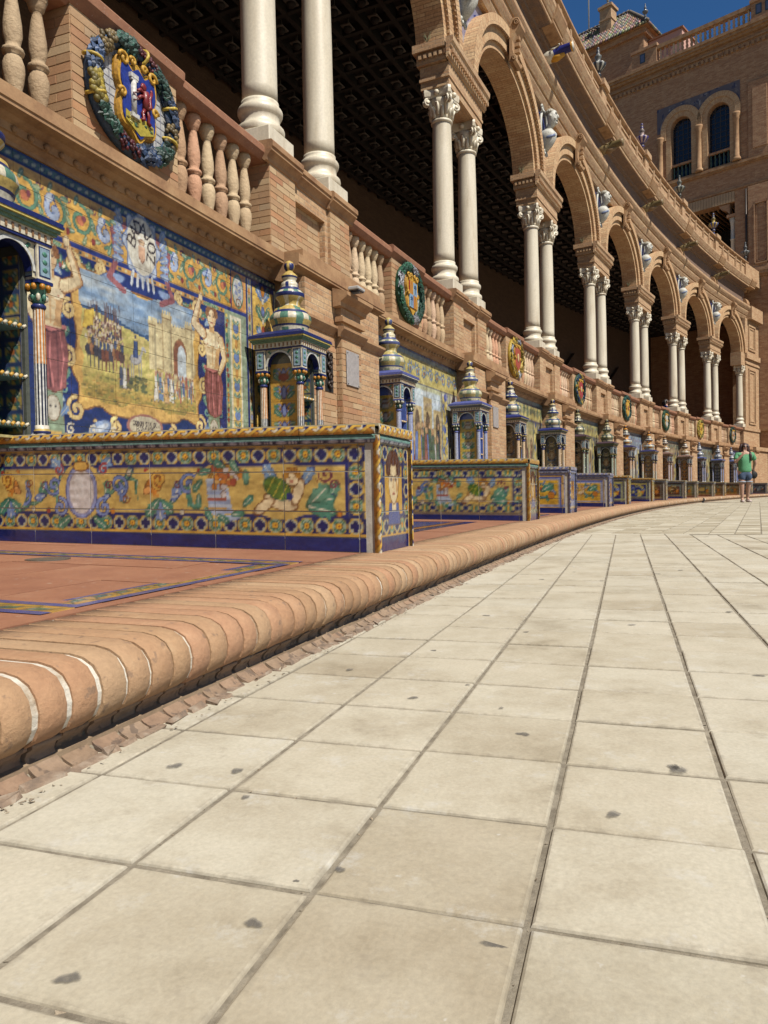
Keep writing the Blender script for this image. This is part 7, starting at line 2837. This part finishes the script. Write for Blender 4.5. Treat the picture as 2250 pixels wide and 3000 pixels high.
SB = [-10, .95, 1.19, 2.40, 3.38, 4.56, 6.3, 14]
ZB = [-0.05, 12.9, 16.7, 18.85, 22.52, 26.1]
g = G()
holes = {(1, 2): 0}
for i in range(len(SB) - 1):
    for j in range(len(ZB) - 1):
        s0, s1, z0, z1 = SB[i], SB[i + 1], ZB[j], ZB[j + 1]
        if j == 3 and (s0, s1) in ((1.19, 2.40), (3.38, 4.56)):
            continue
        if j == 1 and .9 < s0 and s1 < 6.4:
            continue
        FB(g, s0, s1, 0, .6, z0, z1)
for s0, s1 in ((1.19, 2.40), (3.38, 4.56)):      # arched heads
    c, w = (s0 + s1) / 2, (s1 - s0) / 2
    cu = [(c + w * math.cos(t), 21.93 + w * math.sin(t)) for t in np.linspace(0, PI, 17)]
    for k in range(16):
        (a, za), (b_, zb) = cu[k], cu[k + 1]
        g.add([(0, a, zk(za)), (0, a, zk(22.52)), (0, b_, zk(22.52)), (0, b_, zk(zb))], [(0, 1, 2, 3)])
        g.add([(0, a, zk(za)), (0, b_, zk(zb)), (.6, b_, zk(zb)), (.6, a, zk(za))], [(0, 1, 2, 3)])
g.box(.6, 9, 13.9, 14, 0, zk(26.1))
g.box(.6, 9, -10, -9.9, 0, zk(26.1))
g.box(8.9, 9, -10, 14, 0, zk(26.1))
g.box(.4, 9, -10, 14, zk(25.9), zk(26.05))
obj('wall', g, M['brick_dark'], pav)
for s0, s1 in ((1.19, 2.40), (3.38, 4.56)):
    c, w = (s0 + s1) / 2, (s1 - s0) / 2
    g = G()
    g.box(.34, .4, s0 - .01, s1 + .01, zk(18.85), zk(22.5))
    wn = obj('window', g, M['glass'], pav)
    g = G()
    for k in range(5):
        y = s0 + (s1 - s0) * k / 4
        g.box(.31, .34, y - .02, y + .02, zk(19.8), zk(22.45))
    for k in range(9):
        z = 19.8 + k * .3
        g.box(.315, .335, s0, s1, zk(z) - .015, zk(z) + .015)
    obj('glazing_bars', g, M['lead'], wn)
    g = G()
    g.box(.0, .2, s0, s1, zk(19.72), zk(19.84))
    g.box(.0, .2, s0, s1, zk(18.85), zk(18.98))
    obj('balcony_rail', g, M['brick_dark'], pav)
    for k in range(5):
        b_ = G().lathe([(.05, 0), (.035, .1), (.06, .28), (.035, .4), (.05, .55), (.035, .7), (.05, .76)], 10, (.1, s0 + .12 + k * (s1 - s0 - .24) / 4, zk(18.98)), [s255(84, 104, 84)] * 6)
        obj('balcony_baluster', b_, M['glaze'], pav)
    # arched brick surround
    g = G()
    for e0, e1, pr in ((0.02, .32, -.05), (.32, .62, -.1)):
        for k in range(24):
            t0_, t1_ = PI * k / 24, PI * (k + 1) / 24
            P4 = [(c + (w + e) * math.cos(t), 21.93 + (w + e) * math.sin(t)) for e, t in ((e0, t0_), (e1, t0_), (e1, t1_), (e0, t1_))]
            vs_ = [(pr, a, zk(z)) for a, z in P4] + [(.01, a, zk(z)) for a, z in P4]
            b0 = len(g.f)
            g.add(vs_, [(0, 1, 2, 3), (1, 5, 6, 2), (3, 7, 4, 0)])
            rr_ = w + e0
            g.uv[b0] = [(e0, t0_ * rr_), (e1, t0_ * rr_), (e1, t1_ * rr_), (e0, t1_ * rr_)]
        for s in (-1, 1):
            a, b_ = sorted((c + s * (w + e0), c + s * (w + e1)))
            g.box(pr, .01, a, b_, zk(19.0 if e0 < .1 else 21.4), zk(21.93))
    obj('window_arch', g, M['voussoir'], pav)
cvp = Cv(4.8, 1.5, 30, s255(118, 106, 104))
for i in range(60):
    cvp.leaf(random.random() * 4.8, random.random() * 1.5, .2, random.random() * 6, s255(74, 72, 92))
    cvp.spiral(random.random() * 4.8, random.random() * 1.5, .1, 1.2, 0, .03, s255(140, 128, 120))
for (pa, pb, c) in ((.6, 1.795, 1.795), (1.795, 2.885, 1.795), (2.885, 3.97, 3.97), (3.97, 5.42, 3.97)):
    g = G()
    for k in range(14):
        y0, y1 = pa + (pb - pa) * k / 14, pa + (pb - pa) * (k + 1) / 14
        R_ = 1.19
        z0, z1 = [21.93 + math.sqrt(max(0, R_ * R_ - (y - c) ** 2)) for y in (y0, y1)]
        for q in range(8):
            fa, fb = q / 8, (q + 1) / 8
            if z0 > 23.4 and z1 > 23.4:
                continue
            zz = [z0 + (23.42 - z0) * fa, z1 + (23.42 - z1) * fa, z1 + (23.42 - z1) * fb, z0 + (23.42 - z0) * fb]
            g.add([(-.02, y0, zk(zz[0])), (-.02, y0, zk(zz[3])), (-.02, y1, zk(zz[2])), (-.02, y1, zk(zz[1]))], [(0, 1, 2, 3)], tuple(cvp.at(5.42 - y0, max(0.0, zz[0] - 21.95))))
    obj('spandrel_panel', g, M['tilefar'], pav)
for s in (.78, 2.89, 5.2):
    g = G()
    g.lathe([(.24, 18.9), (.24, 19.05), (.17, 19.1), (.19, 19.15), (.15, 19.2), (.14, 21.2), (.17, 21.25), (.16, 21.35), (.22, 21.5), (.22, 21.6)], 14, (-.12, s, 0))
    obj('colonnette', G().lathe([(r, zk(z)) for r, z in ((.24, 18.9), (.24, 19.05), (.17, 19.1), (.19, 19.15), (.15, 19.2), (.14, 21.2), (.17, 21.25), (.16, 21.35), (.22, 21.5), (.22, 21.6))], 14, (-.12, s, 0)), M['terracotta'], pav)
# string courses and main cornice
for nm, rows_ in (('sill_course', ((18.62, 18.7, .12), (18.7, 18.82, .2), (18.82, 18.88, .14))), ('string_course', ((17.35, 17.45, .08),)), ('lower_course', ((12.2, 12.32, .1), (12.32, 12.5, .18))), ('base_course', ((3.6, 3.75, .1), (2.5, 2.66, .12))),
                  ('main_cornice', ((25.4, 25.5, .1), (25.72, 25.85, .2), (25.85, 26.0, .34), (26.0, 26.15, .42)))):
    g = G()
    for z0, z1, d_ in rows_:
        FB(g, -10, 9.6 if nm == 'main_cornice' else 14, -d_, .02, z0, z1)
    if nm == 'main_cornice':
        for k in range(70):
            FB(g, -10 + k * .28, -10 + k * .28 + .14, -.12, .0, 25.05, 25.25)
    obj(nm, g, M['terracotta'], pav)
# pilaster with framed panel near the gallery end
for s0, s1 in ((-1.05, .2),):
    g = G()
    FB(g, s0, s1, -.12, .01, 12.5, 17.3)
    for e in (0, .12):
        a, b_, za, zb = s0 + .2 + e, s1 - .3 - e, 12.9 + e, 16.3 - e
        pr = -.2 + e * .4
        FB(g, a, b_, pr, -.11, za, za + .07)
        FB(g, a, b_, pr, -.11, zb - .07, zb)
        FB(g, a, a + .07, pr, -.11, za, zb)
        FB(g, b_ - .07, b_, pr, -.11, za, zb)
    FB(g, s0 - .1, s1 + .1, -.2, .01, 12.5, 12.7)
    FB(g, -1.1, .15, -.14, .01, 18.88, 23.0)
    FB(g, -.85, -.1, -.2, -.1, 19.3, 22.6)
    obj('panel_pilaster', g, M['brick_dark'], pav)
g = G()
g.tube([(-.1, .32, zk(12.4)), (-.1, .32, zk(17.2))], .05, 8)
obj('drainpipe', g, M['iron'], pav)
# loggia opening: flat arch, column, beamed ceiling and dark back
g = G()
for k in range(34):
    s = .95 + k * .158
    FB(g, s + .008, s + .15, -.05, .0, 16.72, 17.3)
obj('flat_arch', g, M['brick_piece'], pav)
g = G()
g.lathe([(.17, zk(12.5)), (.17, zk(12.7)), (.14, zk(12.75)), (.135, zk(14.6)), (.16, zk(14.62)), (.16, zk(14.7)), (.135, zk(14.72)), (.13, zk(15.5)), (.15, zk(15.55)), (.15, zk(15.62)), (.22, zk(15.9))], 18, (.25, .78 + .35, 0))
lc_ = obj('loggia_column', g, M['marble'], pav)
g = G()
g.box(-.02, .5, .92, 1.4, zk(15.88), zk(16.05))
g.prism([(.0, 0), (.0, .6), (-.6, .6), (-.45, .35), (-.2, .25)], 0, .4)
for q in range(len(g.v) - 15, len(g.v)):
    v = g.v[q]
    g.v[q] = (v[1] + .02, 1.25 - v[0], zk(16.08) + v[2])
obj('bracket', g, M['brick_dark'], pav)
g = G()
g.box(.6, 4.6, .5, 6.6, zk(16.72), zk(16.85))
g.box(4.5, 4.6, .5, 6.6, zk(12.4), zk(16.8))
g.box(.6, 4.6, .5, .6, zk(12.4), zk(16.8))
g.box(.6, 4.6, 6.5, 6.6, zk(12.4), zk(16.8))
obj('loggia_room', g, M['wood'], pav)
g = G()
for k in range(22):
    y = .7 + k * .27
    g.box(.6, 4.5, y, y + .06, zk(16.6), zk(16.72))
obj('ceiling_beams', g, M['terracotta'], pav)
g = G()
g.box(.2, .26, 1.3, 6.3, zk(13.9), zk(13.98))
for k in range(30):
    g.box(.21, .25, 1.35 + k * .165, 1.38 + k * .165, zk(12.9), zk(13.9))
obj('loggia_railing', g, M['iron'], pav)
# roof balustrade
g = G()
FB(g, -.1, 5.3, -.25, .1, 26.95, 27.17)
obj('roof_handrail', g, M['terracotta'], pav)
g = G()
FB(g, -.1, 5.3, -.22, .08, 26.15, 26.27)
obj('roof_balustrade_sill', g, M['terracotta'], pav)
rb = G().lathe([(.07, 0), (.05, .06), (.085, .22), (.05, .34), (.085, .44), (.05, .6), (.07, .69)], 10).mesh('roof_baluster', M['baluster'])
for k in range(20):
    obj('roof_baluster', rb, None, pav, (-.08, .08 + k * .265, zk(26.27)))
for s0, s1 in ((5.3, 6.85), (-1.35, -.1)):
    g = G()
    FB(g, s0, s1, -.28, .35, 26.15, 27.15)
    FB(g, s0 - .06, s1 + .06, -.36, .4, 27.15, 27.32)
    FB(g, s0 - .03, s1 + .03, -.32, .38, 26.15, 26.3)
    if s0 < 0:
        FB(g, s0, s1, -.28, .35, 27.3, 28.6)
    p_ = obj('roof_pier', g, M['brick_dark'], pav)
    for c in (((s0 + s1) / 2 + .1,) if s0 > 0 else (-.5, -1.0)):
        g = G()
        FB(g, c - .16, c + .16, -.3, -.27, 26.45, 27.0, s255(70, 90, 100))
        FB(g, c - .1, c + .1, -.31, -.29, 26.52, 26.93, s255(110, 120, 150))
        obj('tile_inset', g, M['tilefar'], p_)
# rooftop: pink penthouse, tiled hip roof with lantern chimney, flagpole
g = G()
g.box(1.6, 4.2, zk(4.75) - .37 + .0, 6.9, zk(26.1), zk(28.65))
ph = obj('penthouse', g, M['pink'], pav)
g = G()
g.box(1.5, 4.3, zk(4.75) - .47, 7.0, zk(28.65), zk(28.75))
obj('penthouse_coping', g, M['rail'], ph)
g = G()
g.box(.9, 4.4, 6.6, 14, zk(26.1), zk(29.2))
g.box(.7, 4.6, 6.4, 14.2, zk(28.9), zk(29.24))
obj('tower_wall', g, M['brick_dark'], pav)
EZ = zk(29.25)
apx = (4.3, 11.4, EZ + 3.0)
g = G()
RX0, RX1, RS0, RS1, RH = .5, 4.7, 6.2, 14.5, 2.5
g.add([(RX0, RS0, EZ), (RX0, RS1, EZ), (RX1, RS1, EZ), (RX1, RS0, EZ), (2.6, RS0 + 2.1, EZ + RH), (2.6, RS1 - 2.1, EZ + RH)], [(0, 4, 5, 1), (1, 5, 2), (2, 5, 4, 3), (3, 4, 0), (3, 0, 1, 2)])
hip = obj('hip_roof', g, M['terracotta'], pav)
g = G()
tcs = (s255(170, 150, 124), s255(164, 142, 114), s255(150, 132, 108), s255(120, 114, 110), s255(186, 174, 150))
for face in (0, 1):
    for k in range(46):
        if face == 0:
            y = RS0 + .05 + k * .19
            if y > RS1 - .1:
                continue
            tmax = min(1, (y - RS0) / 2.1, (RS1 - y) / 2.1)
            e0, e1 = Vector((RX0 - .12, y, EZ - .02)), Vector((RX0 + 2.1 * tmax, y, EZ + .03 + RH * tmax))
        else:
            x = RX0 + .05 + k * .19
            if x > RX1 - .1:
                continue
            tmax = min(1, (x - RX0) / 2.1, (RX1 - x) / 2.1)
            e0, e1 = Vector((x, RS0 - .12, EZ - .02)), Vector((x, RS0 + 2.1 * tmax, EZ + .03 + RH * tmax))
        n_ = max(1, int((e1 - e0).length / .3))
        for q in range(n_):
            a, b_ = e0.lerp(e1, q / n_), e0.lerp(e1, (q + 1.12) / n_)
            a = a + Vector((0, 0, .03))
            g.tube([a, b_], [.085, .07], 6, tuple(v * random.uniform(.75, 1.1) for v in random.choice(tcs)))
for a, b_ in (((RX0 - .1, RS0 - .1, EZ + .05), (2.6, RS0 + 2.1, EZ + RH + .08)), ((2.6, RS0 + 2.1, EZ + RH + .08), (2.6, RS1 - 2.1, EZ + RH + .08))):
    for q in range(14):
        p0, p1 = Vector(a).lerp(Vector(b_), q / 14), Vector(a).lerp(Vector(b_), (q + 1.1) / 14)
        g.tube([p0 + Vector((0, 0, .04)), p1], [.12, .1], 8, tuple(v * .6 for v in tcs[q % 3]))
m, nt, b = newmat('glazed_roof_tile')
at = N(nt, 'ShaderNodeAttribute', attribute_name='Col')
nt.links.new(at.outputs['Color'], b.inputs['Base Color'])
b.inputs['Roughness'].default_value = .7
obj('roof_tiles', g, m, hip, kind='stuff')
g = G()
lx, ly = 1.9, 9.45
g.box(lx - .4, lx + .4, ly - .4, ly + .4, EZ + .9, EZ + 2.85)
g.box(lx - .5, lx + .5, ly - .5, ly + .5, EZ + 2.85, EZ + 3.02)
g.box(lx - .45, lx + .45, ly - .45, ly + .45, EZ + 2.05, EZ + 2.15)
g.box(lx - .28, lx + .28, ly - .28, ly + .28, EZ + 3.02, EZ + 3.2)
ch = obj('chimney', g, M['brick'], pav)
g = G().lathe([(r * 1.15, z * 1.1 + EZ + 3.2) for r, z in UR[:16]], 24, (lx, ly, 0), [s255(196, 194, 180) if q % 2 else s255(120, 120, 116) for q in range(15)])
obj('chimney_urn', g, M['glaze'], ch)
g = G().lathe([(r * .8, z * .9 + EZ + .2) for r, z in UR], 16, (.5, 6.3, 0), [s255(120, 124, 128)] * (len(UR) - 1))
obj('eave_finial', g, M['glaze'], pav)
t = thing('flagpole', 'thin pale flagpole rising from the tiled roof of the pavilion', 'flagpole', loc=None, n=PN, r=11.2, z=EZ + 1.0)
g = G()
g.tube([(2.6, 0, 0), (2.6, 0, 14)], [.05, .035], 8)
obj('pole', g, M['white'], t)
t = thing('weather_vane', 'small dark wind gauge on a mast at the roof edge beside the chimney', 'wind gauge', n=PN, r=10.35, z=EZ + .9)
g = G()
g.tube([(1.4, 0, 0), (1.4, 0, .95)], .025, 6)
obj('mast', g, M['iron'], t)
g = G()
g.tube([(1.4, -.3, .8), (1.4, .3, .8)], .018, 6)
for y in (-.3, 0, .3):
    g.blob((1.4, y, .85), .07, .07, .06, 8, 5)
obj('cups', g, M['iron'], t)

# ------------------------------------------------------------------ people


def skin_mesh(name, verts, edges, radii, mat, sub=2):
    me = bpy.data.meshes.new(name)
    me.from_pydata(verts, edges, [])
    o = bpy.data.objects.new(name, me)
    COL.objects.link(o)
    md = o.modifiers.new('Skin', 'SKIN')
    md.use_smooth_shade = True
    for i, r in enumerate(radii):
        sv = me.skin_vertices[0].data[i]
        sv.radius = r if isinstance(r, tuple) else (r, r)
        sv.use_root = i == 0
    sb = o.modifiers.new('Sub', 'SUBSURF')
    sb.levels = sb.render_levels = sub
    dg = bpy.context.evaluated_depsgraph_get()
    dg.update()
    out = bpy.data.meshes.new_from_object(o.evaluated_get(dg))
    out.name = name
    out.materials.clear()
    out.materials.append(mat)
    bpy.data.objects.remove(o)
    return out


def hand(V, E, Rd, wrist, d, side):
    """palm and five fingers from vertex index wrist, pointing along d"""
    p = Vector(V[wrist])
    d = Vector(d).normalized()
    s = d.cross(Vector((0, 1, .3))).normalized()
    V.append(tuple(p + d * .07)); E.append((wrist, len(V) - 1)); Rd.append((.036, .018)); pm = len(V) - 1
    for k, ln in enumerate((.06, .072, .068, .052)):
        off = s * (k - 1.5) * .019
        V.append(tuple(p + d * (.1 + ln * .4) + off)); E.append((pm, len(V) - 1)); Rd.append(.0088)
        V.append(tuple(p + d * (.1 + ln) + off + Vector((0, .012, 0)))); E.append((len(V) - 2, len(V) - 1)); Rd.append(.0075)
    V.append(tuple(p + d * .06 + s * side * .05)); E.append((wrist, len(V) - 1)); Rd.append(.011)
    V.append(tuple(p + d * .095 + s * side * .06)); E.append((len(V) - 2, len(V) - 1)); Rd.append(.009)


def person(label, loc, face, shirt, shorts, pose, hairc, trousers=False):
    skin = flat_mat('skin', (0.62, 0.36, 0.25), .6)
    t = thing('person', label, 'person', loc=loc, turn=face)
    V = [(0, 0, .92), (0, .01, 1.08), (0, 0, 1.24), (0, .01, 1.37), (0, .005, 1.46), (0, -.01, 1.535), (0, -.012, 1.6), (0, 0, 1.655), (0, -.118, 1.565)]
    E = [(0, 1), (1, 2), (2, 3), (3, 4), (4, 5), (5, 6), (6, 7), (6, 8)]
    Rd = [(.17, .13), (.15, .115), (.165, .125), (.15, .1), (.052, .055), (.066, .08), (.078, .096), (.05, .06), (.011, .011)]
    for s in (-1, 1):
        kn, ank, toe = pose['leg'][s]
        b_ = len(V)
        V += [(s * .1, 0, .86), kn, ank, toe]
        E += [(0, b_), (b_, b_ + 1), (b_ + 1, b_ + 2), (b_ + 2, b_ + 3)]
        Rd += [.108, .068, .042, (.042, .03)]
        sh, el, wr, hd = pose['arm'][s]
        b_ = len(V)
        V += [sh, el, wr]
        E += [(3, b_), (b_, b_ + 1), (b_ + 1, b_ + 2)]
        Rd += [.062, .046, .029]
        hand(V, E, Rd, b_ + 2, hd, s)
    obj('body', skin_mesh('body', V, E, Rd, skin), None, t)
    # blouse with short sleeves
    V = [(0, 0, .80), (0, 0, .98), (0, .0, 1.2), (0, .005, 1.36), (0, .01, 1.43)]
    E = [(0, 1), (1, 2), (2, 3), (3, 4)]
    Rd = [(.215, .175), (.185, .15), (.185, .15), (.155, .11), (.085, .07)]
    for s in (-1, 1):
        sh, el, wr, hd = pose['arm'][s]
        b_ = len(V)
        mid = tuple(Vector(sh).lerp(Vector(el), .75))
        V += [sh, mid]
        E += [(3, b_), (b_, b_ + 1)]
        Rd += [.08, .078]
    obj('blouse', skin_mesh('blouse', V, E, Rd, flat_mat('blouse_cloth', shirt, .85)), None, t)
    V = [(0, 0, .95), (0, 0, .88)]
    E = [(0, 1)]
    Rd = [(.19, .145), (.2, .155)]
    for s in (-1, 1):
        kn, ank, toe = pose['leg'][s]
        b_ = len(V)
        mid = tuple(Vector((s * .1, 0, .86)).lerp(Vector(kn), .72 if not trousers else 1.0))
        V += [(s * .1, 0, .84), mid]
        E += [(1, b_), (b_, b_ + 1)]
        Rd += [.132, .128 if not trousers else .09]
        if trousers:
            V.append(ank)
            E.append((b_ + 1, b_ + 2))
            Rd.append(.07)
    obj('shorts', skin_mesh('shorts', V, E, Rd, flat_mat('denim', shorts, .9)), None, t)
    if not trousers:
        g = G()
        for s in (-1, 1):
            kn = pose['leg'][s][0]
            mid = Vector((s * .1, 0, .86)).lerp(Vector(kn), .72)
            g.tube([mid + Vector((0, 0, .02)), mid - Vector((0, 0, .015))], .113, 16)
        obj('shorts_cuffs', g, flat_mat('pale_denim', (.42, .47, .55), .9), t)
    g = G()
    g.blob((0, .02, 1.615), .094, .108, .092, 14, 9)
    for s in (-1, 1):
        g.tube([(s * .06, .02, 1.66), (s * .098, .02, 1.58), (s * .105, .01, 1.47), (s * .1, -.02, 1.38)], [.05, .046, .042, .018], 8)
    g.tube([(0, .07, 1.64), (0, .1, 1.5), (0, .1, 1.38)], [.08, .08, .05], 10)
    obj('hair', g, flat_mat('hair', hairc, .55), t)
    g = G()
    for s in (-1, 1):
        g.blob((s * .034, -.104, 1.592), .03, .012, .022, 10, 6)
        g.tube([(s * .06, -.1, 1.597), (s * .08, -.03, 1.6)], .005, 5)
    g.box(-.012, .012, -.11, -.1, 1.592, 1.6)
    obj('sunglasses', g, flat_mat('dark_lens', (.012, .01, .01), .2), t)
    g = G()
    g.blob((0, -.106, 1.528), .022, .006, .007, 8, 5)
    obj('lips', g, flat_mat('lips', (.45, .12, .1), .5), t)
    g = G()
    for s in (-1, 1):
        kn, ank, toe = pose['leg'][s]
        a, b_ = Vector(ank), Vector(toe)
        g.tube([(a.x, a.y + .05, max(.03, a.z - .05)), (a.x, a.y - .02, max(.03, (a.z + b_.z) / 2 - .03)), (b_.x, b_.y - .03, max(.025, b_.z - .005))], [.04, .048, .04], 10)
    obj('shoes', g, flat_mat('shoe_canvas', (.68, .55, .5), .8), t)
    return t


POSE = dict(leg={-1: ((-.1, -.05, .48), (-.085, -.02, .085), (-.11, -.15, .035)), 1: ((.11, .05, .48), (.11, .16, .1), (.16, .05, .035))},
            arm={-1: ((-.205, 0, 1.365), (-.285, -.1, 1.14), (-.12, -.19, 1.355), (.5, .1, .8)), 1: ((.205, .01, 1.365), (.31, .06, 1.13), (.27, .13, .94), (-.1, .2, -.9))})
POSE2 = dict(leg={-1: ((-.1, 0, .48), (-.1, 0, .085), (-.12, -.13, .035)), 1: ((.1, 0, .48), (.1, .02, .085), (.12, -.11, .035))},
             arm={-1: ((-.205, 0, 1.365), (-.27, -.1, 1.14), (-.2, -.32, 1.08), (.1, -.9, -.1)), 1: ((.205, .01, 1.365), (.28, -.08, 1.14), (.2, -.32, 1.08), (-.1, -.9, -.1))})
wx, wy = px_ground(2183, 1471.5)
woman = person('person in green blouse, denim shorts and sunglasses walking with one hand at the mouth', (wx, wy, 0), -.15, (.13, .42, .2), (.075, .12, .21), POSE, (.06, .02, .014))
g = G()
g.tube([(.12, -.13, 1.18), (.13, -.12, 1.36), (.12, -.02, 1.455), (.12, .1, 1.4), (.12, .16, 1.15)], .02, 6, sx=1.6)
g.bbox(-.13, .17, .14, .3, 1.0, 1.4, .03)
bag = obj('backpack', g, M['iron'])
bag.location = woman.location
bag.rotation_euler.z = woman.rotation_euler.z
tag(bag, 'black backpack with shoulder strap worn by the walking person', 'backpack')
g = G()
g.blob((.26, .05, .78), .1, .06, .11, 12, 8)
g.tube([(.2, .02, .9), (.1, .0, 1.2), (-.1, .1, 1.4)], .01, 5)
hb = obj('waist_bag', g, M['wood'])
hb.location = woman.location
hb.rotation_euler.z = woman.rotation_euler.z
tag(hb, 'small dark bag hanging at the hip of the walking person', 'bag')
person('person in blue top leaning on the gallery balustrade, half hidden by a column', W(5.47, .42, 2.66), PI / 2 - (T0 + 5.47 * D), (.03, .08, .4), (.05, .05, .07), POSE2, (.03, .02, .015), True)

# ------------------------------------------------------------------ bring every reflectance down together, so bounce light is weaker and shade deeper
AL = 0.55
for m in bpy.data.materials:
    if not m.use_nodes or 'Principled BSDF' not in m.node_tree.nodes:
        continue
    nt = m.node_tree
    bc = nt.nodes['Principled BSDF'].inputs['Base Color']
    if bc.is_linked:
        src = bc.links[0].from_socket
        nt.links.new(mixc(nt, src, (AL, AL, AL), 1.0, 'MULTIPLY'), bc)
    else:
        bc.default_value = tuple(v * AL for v in bc.default_value[:3]) + (1,)
